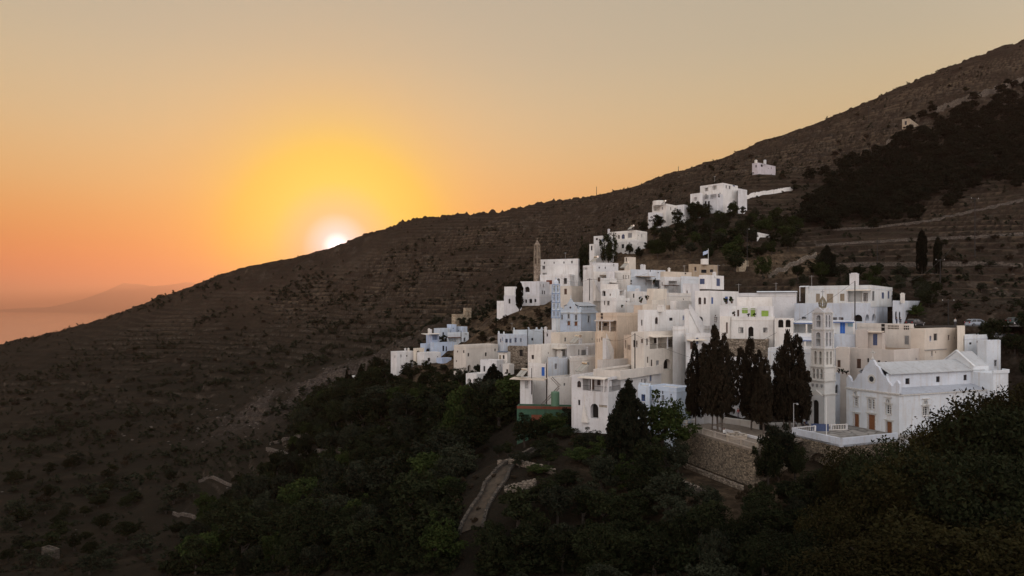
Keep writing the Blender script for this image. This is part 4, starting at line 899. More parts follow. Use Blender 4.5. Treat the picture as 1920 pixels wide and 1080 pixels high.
def church(name, label, crop, P, th, a, b_, zb, zc, za, wall, feats, setb, ze, zr, chancel=None, trim=None, tag_cat='church'):
    u, v = dirs(th); root = empty(name, (P + u*a/2 + v*b_/2).to_3d() + Vector((0,0,zb)), 0, label, tag_cat)
    zf = zb-3; fl = lface(P, u, -v, a, zf, zc, crop); fr = lface(P, v, -u, b_, zf, zc-.35, crop)
    fc = lface(P+u*setb, v, -u, b_, zc-1.2, ze, crop)          # clerestory wall
    fs = {'L': fl, 'R': fr, 'C': fc}; todo = []
    for ft in feats:
        f = fs[ft[0]]; rc = f.rect(*ft[2:6]); arch = ft[1] in ('aw','ad'); f.holes.append((*rc, arch, .3)); todo.append((f, ft))
    mb = MB(); fl.wall(mb); fr.wall(mb)
    pt = lambda s, t, z: Vector((P.x+u.x*s+v.x*t, P.y+u.y*s+v.y*t, z))
    mb.poly([pt(a,0,zf), pt(a,b_,zf), pt(a,b_,zc-.35), pt(a,0,zc-.35)]); mb.poly([pt(0,b_,zf), pt(0,b_,zc-.35), pt(a,b_,zc-.35), pt(a,b_,zf)])
    part(mb, 'wall', wall, root)
    gb = MB(); pr = [(s, zc+z) for s, z in gable_profile(a, za-zc)]; gb.prism([fl.pt(s, z, -.45) for s, z in pr], fl.n*.45); part(gb, 'gable', wall, root)
    cb_ = MB(); fbox(cb_, fl, -.12, a+.1, zc-.22, zc-.02, .004, .22); fbox(cb_, fl, -.05, a+.05, zc-.36, zc-.225, .004, .12)
    fbox(cb_, fr, 0.0, b_, zc-.36, zc-.18, .004, .2); part(cb_, 'cornice', trim or wall, root)
    am = MB(); am.poly([pt(-.1,0.5,zc-.16), pt(-.1,b_,zc-.16), pt(setb-.003,b_,zc+.55), pt(setb-.003,.5,zc+.55)]); am.poly([pt(a,0.5,zc-.3), pt(a-setb+.003,.5,zc+.5), pt(a-setb+.003,b_,zc+.5), pt(a,b_,zc-.3)]); part(am, 'aisle_roof', ROOFW, root)
    cm = MB(); fc.wall(cm); cm.poly([pt(a-setb,.5,zc-1), pt(a-setb,b_,zc-1), pt(a-setb,b_,ze), pt(a-setb,.5,ze)]); cm.poly([pt(setb,b_,zc-1), pt(setb,b_,ze), pt(a/2,b_,zr), pt(a-setb,b_,ze), pt(a-setb,b_,zc-1)]); part(cm, 'upper_wall', wall, root)
    rm = MB()
    for e in (1, -1):
        s0 = setb-.35 if e > 0 else a-setb+.35
        P4 = [pt(s0,.46,ze-.16), pt(a/2,.46,zr), pt(a/2,b_+.1,zr), pt(s0,b_+.1,ze-.16)]; rm.prism(P4, Vector((0,0,.12)))
    n = int(b_/.45)
    for k in range(n):
        t_ = .6+(b_-.8)*k/n; q = pt(setb-.32, t_, ze-.13); rm.tube(q, q+u*.5+UP*.25, .09, n=6)
    part(rm, 'nave_roof', ROOFW, root)
    for f, ft in todo:
        rc = f.rect(*ft[2:6]); kd = ft[1]; tr = MB()
        arch = kd in ('aw','ad')
        if kd in ('w','aw'): window(root, f, rc, arch, ft[6], .25, surround=trim, bars=4)
        elif kd == 'g': 
            pm = MB(); pm.poly([f.pt(*p, -.22) for p in outline(*rc, False, .01)]); fo = part(pm, 'window', GLASS, root); gg = MB(); ring(gg, f, rc, False, .05, -.21, -.15); part(gg, 'frame', CM['brown'], root, fo)
        elif kd in ('d','ad'): door(root, f, rc, 'wood', .25)
        if kd != 'g' and trim:
            A = outline(*rc, arch); w = .14; B_ = outline(rc[0]-w, rc[1]+w, rc[2]-(.1 if kd[-1] == 'w' else 0), rc[3]+w, arch)
            for k in range(len(A)):
                j = (k+1) % len(A)
                tr.poly([f.pt(*A[k], .08), f.pt(*A[j], .08), f.pt(*B_[j], .08), f.pt(*B_[k], .08)]); tr.poly([f.pt(*B_[k], .08), f.pt(*B_[j], .08), f.pt(*B_[j], .003), f.pt(*B_[k], .003)]); tr.poly([f.pt(*A[k], .003), f.pt(*A[j], .003), f.pt(*A[j], .08), f.pt(*A[k], .08)])
            fbox(tr, f, rc[0]-.32, rc[1]+.32, rc[3]+.2, rc[3]+.32, .003, .22)
            part(tr, 'surround', trim, root)
    # round window, cross
    mid = (za-zc)*.36; om = MB(); s = a*.5; r = a*.055
    for k in range(20):
        t0, t1 = 2*math.pi*k/20, 2*math.pi*(k+1)/20; c0, c1 = (math.cos(t0), math.sin(t0)), (math.cos(t1), math.sin(t1))
        om.poly([fl.pt(s+c[0]*q, zc+mid+c[1]*q, .06) for c, q in ((c0, r*1.35), (c1, r*1.35), (c1, r*.8), (c0, r*.8))])
        om.poly([fl.pt(s+c[0]*r*1.35, zc+mid+c[1]*r*1.35, o) for c, o in ((c0, 0), (c1, 0), (c1, .06), (c0, .06))])
    oo = part(om, 'round_window', trim or wall, root); gl = MB(); gl.poly([fl.pt(s+math.cos(2*math.pi*k/20)*r*.85, zc+mid+math.sin(2*math.pi*k/20)*r*.85, .02) for k in range(20)]); part(gl, 'pane', GLASS, root, oo)
    for e in range(4):
        pass
    cr_ = MB(); q = fl.pt(a/2, za, -.2); cr_.lathe((q.x,q.y,za), [(.22,0),(.26,.12),(.1,.3)], 10); cross(cr_, (q.x,q.y,za+.28), a*.12, u, a*.012); part(cr_, 'cross', trim or wall, root)
    if chancel:
        t0, t1, zw, zrr = chancel; ch = MB(); s0, s1 = setb*.9, a-setb*.9
        for t_ in (t0, t1): pass
        prof_ = [pt(s0,t0,zc-1.5), pt(s0,t0,zw), pt(a/2,t0,zrr), pt(s1,t0,zw), pt(s1,t0,zc-1.5)]; ch.prism(prof_, v*(t1-t0)); ch.m[3] = ch.m[4] = 1; part(ch, 'chancel', [wall, ROOFW], root)
        cm2 = MB(); cm2.prism([pt(s0-.2,t0-.12,zw-.1), pt(a/2,t0-.12,zrr+.05), pt(s1+.2,t0-.12,zw-.1), pt(s1+.2,t0-.12,zw+.12), pt(a/2,t0-.12,zrr+.3), pt(s0-.2,t0-.12,zw+.12)], v*.5); part(cm2, 'chancel_coping', wall, root)
        wm2 = MB(); wm2.prism([pt(a/2-.3,t0-.13,zw+.1), pt(a/2+.1,t0-.13,zw+.1), pt(a/2+.1,t0-.13,zw+.7), pt(a/2-.3,t0-.13,zw+.7)], -v*.03); part(wm2, 'window', GLASS, root)
    return root, u, v, pt

Yc = 110.; P = Vector(((1686-960)/F*Yc, Yc, 0)); u, v = dirs(68); aw = px_s(P, u, 1587)
root, cu, cv, cpt = church('church', 'large white church with a scrolled gable, three orange wooden doors and a long nave', 'A', P, 68, aw, 22,
  -20.2, row_z(738, Yc), row_z(674, 114.4), WM['sky'],
  [('L','d',424,828,453,912),('L','d',503,832,543,932),('L','d',606,872,638,950),('L','w',424,735,446,786,'white'),('L','aw',424,703,440,728,'white'),
   ('L','aw',503,742,518,800,'white'),('L','aw',524,744,540,802,'white'),('L','w',604,778,632,830,'white'),('L','aw',606,744,626,770,'white'),
   ('R','w',810,788,842,838,'white'),('R','aw',813,752,836,778,'white'),
   ('C','g',713,628,738,662),('C','g',886,617,908,650),('C','g',1040,608,1060,640)], 2.3, -10.45, -9.0, chancel=(19.3, 23.2, -9.9, -7.6), trim=STONE_TRIM)
ap = MB(); ap.prism([cpt(-1.2,19.5,-22), cpt(-1.2,23.0,-22), cpt(-.6,24.0,-22), cpt(.6,24.4,-22), cpt(6,24.4,-22), cpt(6,19.5,-22)], Vector((0,0,11.2))); part(ap, 'apse', WM['sky'], root)
ap = MB(); q = [cpt(-1.35,19.4,-10.8), cpt(-1.35,23.1,-10.8), cpt(-.7,24.15,-10.8), cpt(.6,24.6,-10.8), cpt(.6,24.2,-10.8), cpt(-.5,23.8,-10.8), cpt(-1.0,22.9,-10.8), cpt(-1.0,19.4,-10.8)]; ap.prism(q, Vector((0,0,.5))); part(ap, 'apse_parapet', WM['sky'], root)

def bell_tower(name, label, P, th, tiers, wall, trim, top, w0, cross_h=1.0, cat='bell tower', trim_t=.12, portal=None):
    """tiers: (z0, z1, width, arches per side, arch rise share)"""
    u, v = dirs(th); ctr = P + (u+v)*w0/2; root = empty(name, (ctr.x, ctr.y, tiers[0][0]), 0, label, cat)
    for z0, z1, w, na, nb in tiers:
        mb = MB(); C0 = ctr - (u+v)*w/2; h = z1-z0
        for d, n, o, k in ((u, -v, C0, na), (v, -u, C0, nb), (u, v, C0+v*w, na), (v, u, C0+u*w, nb)):
            f = Face(o, d, n, w, z0-(3 if z0 == tiers[0][0] else 0), z1)
            for q in range(k):
                c = w*(q+.5)/k if k > 1 else w*.5; aw_ = min(w/(k+.6)*.5, h*.3)*(1.25 if k == 1 else 1.0)
                if k == 2: c = w*(.31+.38*q)
                if k == 3: c = w*(.22+.28*q); aw_ = w*.085*2
                f.holes.append((c-aw_/2, c+aw_/2, z0+h*.12, z1-h*.16, True, min(.8, w*.36)))
            f.wall(mb)
        part(mb, 'stage', wall, root)
        tm = MB(); rz = math.atan2(u.y, u.x); t = trim_t
        tm.box((ctr.x, ctr.y, z1-t*.3), (w+t*3, w+t*3, t), rz); tm.box((ctr.x, ctr.y, z1-t*1.6), (w+t*1.4, w+t*1.4, t*.9), rz)
        if na:
            for k in range(4):
                e = [(1,1),(1,-1),(-1,1),(-1,-1)][k]; q = ctr + u*(e[0]*(w/2-.01)) + v*(e[1]*(w/2-.01)); tm.box((q.x, q.y, (z0+z1)/2), (.2, .2, (z1-z0)*.96), rz)
            tm.box((ctr.x, ctr.y, z0+h*.5), (w+.05, w+.05, t*.5), rz)
        part(tm, 'cornice', trim, root)
    zt = tiers[-1][1]; w = tiers[-1][2]
    if top == 'crown':
        pm = MB()
        for d, e in ((u, v), (v, u)):
            for s in (-1, 1):
                q = ctr + e*(s*(w/2+.1)); pm.prism([Vector((q.x-d.x*w*.58, q.y-d.y*w*.58, zt+.05)), Vector((q.x+d.x*w*.58, q.y+d.y*w*.58, zt+.05)), Vector((q.x, q.y, zt+.85))], e*(-s*.5))
        pm.box((ctr.x, ctr.y, zt+.35), (w*.86, w*.86, .7), rz); part(pm, 'pediment', wall, root)
        cm = MB(); n = 8; r = w*.23
        cm.lathe((ctr.x, ctr.y, zt+.7), [(w*.34,0),(w*.34,.12),(r*1.05,.2),(r*1.05,.32)], 12)
        for k in range(n):
            a = 2*math.pi*k/n; p0 = Vector((ctr.x+r*1.05*math.cos(a), ctr.y+r*1.05*math.sin(a), zt+1.0)); p1 = Vector((ctr.x+r*1.25*math.cos(a), ctr.y+r*1.25*math.sin(a), zt+1.55)); p2 = Vector((ctr.x+r*.45*math.cos(a), ctr.y+r*.45*math.sin(a), zt+2.35))
            cm.tube(p0, p1, .13, .12, 6); cm.tube(p1, p2, .12, .10, 6); cm.lathe((p1.x, p1.y, p1.z), [(.04,-.16),(.2,0),(.04,.22)], 6)
        cm.lathe((ctr.x, ctr.y, zt+2.2), [(r*.5,0),(r*.6,.12),(r*.25,.4),(.05,.6)], 10); part(cm, 'crown', mat('gilded_stone', (.20,.175,.12), .8, .35, 8), root)
        xm = MB(); cross(xm, (ctr.x, ctr.y, zt+2.75), cross_h, u, .06); part(xm, 'cross', CM['grey'], root)
    elif top == 'dome':
        dm = MB(); r = w*.5; dm.lathe((ctr.x, ctr.y, zt), [(r,0),(r,.35*w)] + [(r*math.cos(t_), .35*w+r*1.1*math.sin(t_)) for t_ in (.3,.6,.9,1.2,1.45)], 14); part(dm, 'dome', wall, root, smooth=False)
        xm = MB(); cross(xm, (ctr.x, ctr.y, zt+w*.85), cross_h, u, .06); part(xm, 'cross', trim, root)
    else:
        dm = MB(); q = [ctr+u*w/2+v*w/2, ctr+u*w/2-v*w/2, ctr-u*w/2-v*w/2, ctr-u*w/2+v*w/2]; apx = Vector((ctr.x, ctr.y, zt+w*1.25))
        for k in range(4): a_, b2 = q[k], q[(k+1)%4]; dm.poly([(a_.x,a_.y,zt), (b2.x,b2.y,zt), tuple(apx)])
        part(dm, 'spire', wall, root); xm = MB(); cross(xm, tuple(apx), cross_h, u, .06); part(xm, 'cross', trim, root)
    return root, u, v, ctr
marb = plaster('tower_limewash', (.60,.61,.60)); Yt = 117.; zt_ = lambda y: row_z(520+y/3.6, Yt)
Pt = Vector(((1546-960)/F*Yt, Yt, 0))
tr_, tu, tv, tc_ = bell_tower('bell_tower', 'tall pale bell tower in arched stages with a pierced crown beside the church', Pt, 60,
  [(-19.6, zt_(790), 2.75, 0, 0), (zt_(790), zt_(700), 2.7, 0, 0), (zt_(700), zt_(606), 2.6, 3, 0), (zt_(606), zt_(482), 2.45, 2, 2), (zt_(482), zt_(352), 2.25, 1, 2), (zt_(352), zt_(238), 2.05, 1, 2)],
  marb, STONE_TRIM, 'crown', 2.75)
fp = Face(Pt-tv*.02, tu, -tv, 2.75, -19.7, zt_(790)); pm = MB(); fbox(pm, fp, .25, 2.5, -19.7, zt_(800), .01, .35); 
pm2 = MB(); f2 = Face(Pt-tv*.38, tu, -tv, 2.75, -19.7, zt_(800)); f2.holes = [(.8,1.95,-19.6,zt_(832),True,.33,1)]; f2.wall(pm2); part(pm2, 'portal', [marb, CM['dark']], tr_)
pm = MB(); pm.prism([f2.pt(.1,zt_(800),.0), f2.pt(2.65,zt_(800),.0), f2.pt(1.38,zt_(765),.0)], tv*.34); part(pm, 'portal_pediment', marb, tr_)
for s in (.5, 1.38, 2.2):
    sh = MB(); f3 = Face(Pt, tu, -tv, 2.75, 0, 0); z = zt_(735); sh.prism([f3.pt(s-.2,z+.25,.01), f3.pt(s+.2,z+.25,.01), f3.pt(s+.18,z-.1,.01), f3.pt(s,z-.35,.01), f3.pt(s-.18,z-.1,.01)], -tv*.08); part(sh, 'shield', CM['grey'], tr_)
# white wing left of the tower
Yb = 190.; Pb = Vector(((1089.2-960)/F*Yb, Yb, 0)); ub, vb = dirs(36); bw = px_s(Pb, ub, 1050.5)
church('church', 'small pale blue church with a stepped gable in the middle of the village', 'C', Pb, 36, bw, 9.5, row_z(614, Yb), row_z(585.5, Yb), row_z(561, Yb+2), WM['palesky'],
  [('L','d',740,885,768,925),('L','aw',680,820,696,870,'grey'),('L','w',742,815,762,860,'grey'),('L','aw',812,822,834,878,'grey'),('L','d',808,888,838,930),('R','aw',934,832,956,895,'grey'),
   ('C','g',860,740,876,755),('C','g',932,732,942,750),('C','g',1002,730,1012,748)], 1.0, row_z(573, Yb), row_z(567, Yb), trim=WM['bluewhite'])
zb_ = lambda y: row_z(430+y/5.143, 186.)
Pq = Vector(((920+630/5.143-960)/F*186, 186, 0))
bell_tower('bell_tower', 'slim white bell tower with blue grey bands beside the small pale blue church', Pq, 48,
  [(zb_(935), zb_(850), 1.55, 0, 0), (zb_(850), zb_(780), 1.5, 1, 1), (zb_(780), zb_(700), 1.45, 1, 1), (zb_(700), zb_(615), 1.4, 1, 1), (zb_(615), zb_(530), 1.35, 1, 1)], WM['bluewhite'], mat('blue_grey_band', (.30,.40,.56), .8), 'dome', 1.55, .7, trim_t=.1)
zc_ = lambda y: row_z(430+y/5.143, 255.)
Pw = Vector(((920+452/5.143-960)/F*255, 255, 0))
bell_tower('bell_tower', 'brown stone bell tower with a pointed cap on the chapel hill', Pw, 40,
  [(zc_(560), zc_(345), 1.75, 0, 0), (zc_(345), zc_(270), 1.6, 1, 1), (zc_(270), zc_(205), 1.5, 1, 2), (zc_(205), zc_(145), 1.4, 1, 2)], stone('brown_tower_stone', (.20,.15,.11), (.42,.34,.27), (.10,.08,.06), 1.5), CM['tan'], 'spire', 1.75, .6, trim_t=.1)

# ------------------------------------------------------------------ church forecourt and fountain terrace
pave = stone('paving_stone', (.20,.19,.17), (.32,.30,.27), (.10,.09,.08), .55, 1)
FZ = -19.55; crn = at(1577, 836, 101.5); crn.z = FZ; lft = at(1485, 812, 110.5); lft.z = FZ
rgt = Vector((crn.x+10.5, crn.y+4.6, FZ))
bk = Vector((P.x, P.y, FZ)); fl_pts = [crn, rgt, cpt(-1,3,FZ), cpt(0,0,FZ), cpt(aw,0,FZ), Vector((tc_.x+1, tc_.y+1, FZ)), Vector((lft.x-.2, lft.y+12, FZ)), lft]
fm = MB(); fm.prism([(p.x,p.y,FZ-.3) for p in fl_pts], Vector((0,0,.3))); tag(fm.build('forecourt', pave), 'pale paved church forecourt', 'forecourt', kind='structure')
def wall_seg(name, label, pts_, zt, zb, thick, m, cat, cap=None, holes=None, grp=None):
    root = empty(name, ((pts_[0]+pts_[-1])/2).to_3d()*1.0, 0, label, cat, grp); root.location.z = zb
    mb = MB()
    for i in range(len(pts_)-1):
        a, b2 = pts_[i], pts_[i+1]; d = Vector((b2.x-a.x, b2.y-a.y, 0)); L_ = d.length; d.normalize(); n = Vector((d.y, -d.x, 0))
        f = Face(Vector((a.x,a.y,0)), d, n, L_, zb, zt); f.holes = [h[1:] for h in (holes or []) if h[0] == i]; f.wall(mb, 0, 0)
        q = [f.pt(0,zb,-thick), f.pt(L_,zb,-thick), f.pt(L_,zt,-thick), f.pt(0,zt,-thick)]; mb.poly(q)
        mb.poly([f.pt(0,zt), f.pt(L_,zt), f.pt(L_,zt,-thick), f.pt(0,zt,-thick)]); mb.poly([f.pt(0,zb), f.pt(0,zt), f.pt(0,zt,-thick), f.pt(0,zb,-thick)]); mb.poly([f.pt(L_,zb), f.pt(L_,zb,-thick), f.pt(L_,zt,-thick), f.pt(L_,zt)])
    part(mb, 'masonry', [m, CM['dark']], root)
    if cap:
        cm = MB()
        for i in range(len(pts_)-1):
            a, b2 = pts_[i], pts_[i+1]; d = Vector((b2.x-a.x, b2.y-a.y, 0)); L_ = d.length; d.normalize(); n = Vector((d.y, -d.x, 0)); c = (a+b2)/2 - n*thick/2
            cm.box((c.x, c.y, zt+cap[0]/2+.003), (L_+.1, thick+.12, cap[0]), math.atan2(d.y, d.x))
        part(cm, 'coping', cap[1], root)
    return root
rub = stone('retaining_rubble', (.09,.07,.048), (.34,.27,.19), (.035,.03,.022), 2.9, 1.6)
wall_seg('parapet_wall', 'thick white parapet round the church forecourt corner', [lft, crn, rgt], FZ+.95, FZ-.25, .35, WM['sky'], 'wall')
wr = wall_seg('retaining_wall', 'rubble retaining wall with an arched doorway under the church forecourt', [lft+(lft-crn).normalized()*.0, crn-Vector((.02,-.05,0)), rgt], FZ-.26, -27.5, .8, rub, 'wall',
   holes=[(0, 3.6, 7.6, -25.6, -21.4, True, 2.2, 1)])
f = Face(Vector((lft.x,lft.y,0)) + (crn-lft).normalized()*0, (crn-lft).normalized(), Vector(((crn-lft).normalized().y, -(crn-lft).normalized().x, 0)), 12, -27, -20)
dm = MB(); fbox(dm, f, 5.0, 5.75, -25.5, -22.9, -1.9, -1.8); part(dm, 'door', WM['sky'], wr)
dm = MB(); fbox(dm, f, 6.2, 6.9, -25.5, -23.2, -2.1, -2.0); part(dm, 'door', CM['navy'], wr)
# fountain terrace
T0 = at(1416, 831, 100.); T1 = at(1270, 789.5, 119.3); T2 = at(1303, 785.5, 121.6); T3 = at(1448, 825, 102.5); FT = -19.96
for q in (T0, T1, T2, T3): q.z = FT
back = Vector((44.0, 108.5, FT)); bk2 = Vector((36.5, 125, FT))
fm = MB(); fm.prism([(p.x,p.y,FT-.3) for p in (T0, T3, back, bk2, T2, T1)], Vector((0,0,.3))); tag(fm.build('fountain_terrace', mat('terrace_dirt_paving', (.20,.165,.13), .95, .3, 1.5, .02)), 'dusty paved fountain terrace', 'terrace', kind='structure')
wall_seg('retaining_wall', 'high rubble retaining wall below the fountain terrace balustrade', [T1, T0, T3+(T3-T0)*1.2], FT-.31, -28.0, .9, rub, 'wall')
ld = (T0-T1).normalized(); ln = Vector((ld.y, -ld.x, 0)); q0 = at(1288, 872, 117.); 
wall_seg('garden_kerb', 'low stone kerb running along the foot of the fountain terrace wall', [T1+ln*1.4+ld*2, T0+ln*1.6-ld*1], -25.0, -26.5, .45, WM['rubble'], 'kerb')
def balustrade(name, label, a, b2, z, sp, mat_, hgt=.9, npost=6, w=.09):
    d = (b2-a); L_ = d.length; d = d.normalized(); rz = math.atan2(d.y, d.x); root = empty(name, ((a+b2)/2).to_3d(), 0, label, 'balustrade'); root.location.z = z
    mb = MB(); c = (a+b2)/2; mb.box((c.x,c.y,z+hgt-.05), (L_,.22,.1), rz); mb.box((c.x,c.y,z+.05), (L_,.2,.1), rz); part(mb, 'rail', mat_, root)
    for k in range(npost+1):
        q = a+d*(.12+(L_-.24)*k/npost); mb = MB(); mb.box((q.x,q.y,z+hgt/2), (.26,.26,hgt+.06), rz); part(mb, 'post', mat_, root)
    n = int(L_/sp); proto = None
    for k in range(n):
        q = a+d*(sp*(k+.5)*L_/(n*sp))
        if proto is None:
            mb = MB(); mb.lathe((0,0,0), [(w*.6,0),(w*.6,.06),(w*.35,.12),(w*.75,.3*hgt),(w*.35,.62*hgt),(w*.6,hgt-.2),(w*.6,hgt-.1)], 8); proto = mb.build('baluster', mat_, root); o = proto
        else: o = proto.copy(); C.objects.link(o); o.parent = root
        o.location = (q.x-root.location.x, q.y-root.location.y, .1-.06)
    return root
bm_ = plaster('weathered_balustrade', (.42,.37,.31), (.2,.17,.13))
balustrade('balustrade', 'long weathered stone balustrade along the front edge of the fountain terrace', T1+ln*-.3, T0+ln*-.3, FT, .30, bm_, .95, 6, .06)
balustrade('balustrade', 'short thin railed balustrade closing the left end of the fountain terrace', T1+Vector((.2,.3,0)), T2, FT, .45, WM['white'], .95, 2, .05)
balustrade('balustrade', 'short stone balustrade turning back from the corner above the bush', T0+Vector((.3,.3,0)), T3, FT, .3, bm_, .95, 1)
fb = lft+Vector((.5,3.5,0))
balustrade('balustrade', 'white forecourt balustrade between the lamp post and the blue panel', lft+Vector((.3,.6,0)), lft+Vector((4.6,-.2,0))+Vector((0,2.6,0)), FZ, .4, WM['white'], .9, 1, .08)
balustrade('balustrade', 'longer white forecourt balustrade below the bell tower portal', Vector((tc_.x-3.5, tc_.y-5.2, FZ)), Vector((tc_.x+2.0, tc_.y-4.4, FZ)), FZ, .4, WM['white'], .9, 2, .08)
# low white kerbs of the terrace
k1 = at(1337, 783, 118.); k2 = at(1432, 811, 107.)
wall_seg('terrace_kerb', 'thin white kerb crossing the fountain terrace behind the basin', [Vector((k1.x,k1.y,0)), Vector((k2.x,k2.y,0))], FT+.35, FT-.1, .3, WM['white'], 'kerb')
wall_seg('ramp_wall', 'white sloped ramp wall at the foot of the cypresses', [Vector((33.5,126.5,0)), Vector((40.5,118.5,0))], FT+1.0, FT-1, .4, WM['white'], 'wall')
# stepped white house fronts and terraces between the cypresses and the upper lane
def plain(label, px0, px1, px2, top, bot, Y, th, m, cat='wall', name='retaining_wall', fe=()):
    B = b(Y, th, (px0,px1,px2), (top,bot), m, list(fe)); B['g'] = geo(B, 'Z'); g = B['g']
    root = empty(name, g['P']+g['u']*g['a']/2+Vector((0,0,g['zb'])), 0, label, cat); B['part'] = 'masonry'; block(root, B, 'Z'); return root
plain('white gabled stair house glimpsed between the cypress groups', 1356, 1392, 1420, 712, 790, 126, 50, 'white', 'house', 'white_house', [('L','g',1366,742,1374,756,'dark')])
plain('rough stone terrace wall under the green shuttered house', 1362, 1440, 1470, 636, 720, 137, 20, 'rubble')
plain('white lane wall low behind the middle cypresses', 1300, 1480, 1500, 672, 760, 131, 24, 'white')
plain('white street wall behind the right cypress group', 1440, 1520, 1560, 655, 800, 125, 40, 'sky')
plain('white low wall at the foot of the blue annex', 1290, 1345, 1360, 768, 810, 122.5, 30, 'white')
# ------------------------------------------------------------------ vegetation
def leaf_mat(name, c1, c2, sc=.5):
    m = mat(name, c1, .95, 0, sc, 0, c2, obj_rand=.35); m.node_tree.nodes['Principled BSDF'].inputs['Specular IOR Level'].default_value = .06; return m
LM = dict(dark=leaf_mat('dark_foliage', (0.0179,0.0211,0.0084), (0.0074,0.0095,0.0043)), olive=leaf_mat('olive_foliage', (0.0263,0.0290,0.0168), (0.0116,0.0137,0.0084)),
  green=leaf_mat('green_foliage', (0.0326,0.0448,0.0116), (0.0127,0.0190,0.0063)), rust=leaf_mat('rusty_cypress_foliage', (.032,.023,.014), (.013,.011,.007)),
  cyp=leaf_mat('cypress_foliage', (0.0105,0.0116,0.0063), (0.0053,0.0063,0.0037)), amber=leaf_mat('amber_green_foliage', (0.0308,0.0254,0.0082), (0.0123,0.0123,0.0045)), dry=leaf_mat('dry_scrub', (0.0395,0.0274,0.0168), (0.0158,0.0127,0.0074)))
BARK = mat('bark', (.045,.035,.028), .95, .4, 4, .03, stretch=(1,1,.2)); BARKG = mat('grey_bark', (.11,.09,.075), .95, .4, 4, .03)
def leaves(C_, rad, n, size, r_, squash=1.0, up=0):
    """n leaf clumplets in shells about each centre"""
    m_ = len(C_); d = r_.normal(size=(m_, n, 3)); d /= np.linalg.norm(d, axis=-1, keepdims=True); rr = rad[:,None]*(0.55+0.5*r_.random((m_, n)))
    p = (C_[:,None] + d*rr[...,None]*np.array([1,1,squash])).reshape(-1, 3)
    a = r_.normal(size=p.shape) + d.reshape(-1,3)*.6; a /= np.linalg.norm(a, axis=1, keepdims=True)
    t = r_.normal(size=p.shape); t[:,2] += up; t -= a*(t*a).sum(1)[:,None]; t /= np.linalg.norm(t, axis=1, keepdims=True); w = np.cross(a, t)
    s = size*(.6+.8*r_.random((len(p),1))); l = t*s; w = w*s*.55
    V = np.stack([p-l, p+w*.9, p+l, p-w*.9], 1).reshape(-1, 3); Fq_ = np.arange(len(V)).reshape(-1, 4); return V, Fq_
def crown_round(seed, nc, nl, leaf, flat=.8, rough=.25):
    r_ = np.random.default_rng(seed); d = r_.normal(size=(nc, 3)); d /= np.linalg.norm(d, axis=1, keepdims=True); q = r_.random(nc)**.45
    lob = 1 + rough*np.sin(d[:,0]*3.1+seed)*np.cos(d[:,1]*2.7-seed) + rough*.8*np.sin(d[:,2]*4+seed*2)
    c = d*(q*lob*.42)[:,None]; c[:,2] = c[:,2]*flat; c[:,2] = np.where(c[:,2] < -.22, c[:,2]*.5-.11, c[:,2])
    rad = .075+.07*r_.random(nc); V, Fa = leaves(c, rad, nl, leaf, r_, .8); V[:,2] += .60; return V, Fa
def crown_column(seed, lobes, nc, nl, leaf, lump=0):
    """tall dark tree made of several upright tufts: lobes = (x, y, z0, z1, radius)"""
    r_ = np.random.default_rng(seed); cs = []; rd = []
    for (x, y, z0, z1, rr) in lobes:
        n = int(nc*(z1-z0)*rr/.1); t = r_.random(n)**.9; prof_ = np.minimum(1, (t/.14)**.7)*np.minimum(1, ((1-t)/.22))**.55; a = r_.random(n)*6.283; q = r_.random(n)**.5
        cs.append(np.stack([x+np.cos(a)*rr*q*prof_, y+np.sin(a)*rr*q*prof_, z0+(z1-z0)*t], 1)); rd.append((.018+.028*r_.random(n)*(.4+prof_))*(1+lump*r_.random(n)))
    return leaves(np.concatenate(cs), np.concatenate(rd), nl, leaf, r_, 1.5, up=1.0)
def trunk_mesh(seed, h=.5, r=.035, limbs=5, spread=.25, top=.75):
    r_ = random.Random(seed); mb = MB(); bend = (r_.uniform(-.04,.04), r_.uniform(-.04,.04)); p0 = Vector((0,0,-.12)); p1 = Vector((bend[0],bend[1],h*.5)); p2 = Vector((bend[0]*1.8,bend[1]*1.8,h))
    mb.tube(p0, p1, r*1.15, r*.85, 8); mb.tube(p1, p2, r*.85, r*.6, 8)
    for k in range(limbs):
        a = 6.283*k/limbs+r_.random(); q = p1.lerp(p2, .3+.7*r_.random()); e = Vector((math.cos(a)*spread, math.sin(a)*spread, top*(.8+.25*r_.random()))); mid = q.lerp(e, .5)+Vector((0,0,-.03))
        mb.tube(q, mid, r*.5, r*.35, 6); mb.tube(mid, e, r*.35, r*.12, 6)
    return mb
TM = {}
def tree_kind(key, crown, trunk, lm, bark):
    cme = np_mesh('crown', crown[0], crown[1], [lm]); me = bpy.data.meshes.new('trunk'); me.from_pydata(trunk.v, [], trunk.f); me.materials.append(bark); me.update(); TM[key] = (cme, me)
def place_tree(name, key, x, y, z, w, h, rz, label, cat, group, lmat=None):
    """w = crown width in metres, h = full height"""
    o = empty(name, (x, y, z), rz, label, cat, group); s = (w, w, h)
    for nm, me in (('trunk', TM[key][1]), ('crown', TM[key][0])):
        c = bpy.data.objects.new(nm, me); C.objects.link(c); c.parent = o; c.scale = s
    return o
for i in range(4):
    for cn in ('dark', 'olive', 'green'):
        tree_kind('round_%s%d' % (cn, i), crown_round(10+i, 74, 60, .030, .95), trunk_mesh(i, .42), LM[cn], BARK)
for i in range(3):
    tree_kind('big%d' % i, crown_round(40+i, 260, 110, .0125, .62, .35), trunk_mesh(50+i, .4, .03, 9, .3, .72), LM['amber' if i != 1 else 'dark'], BARK)
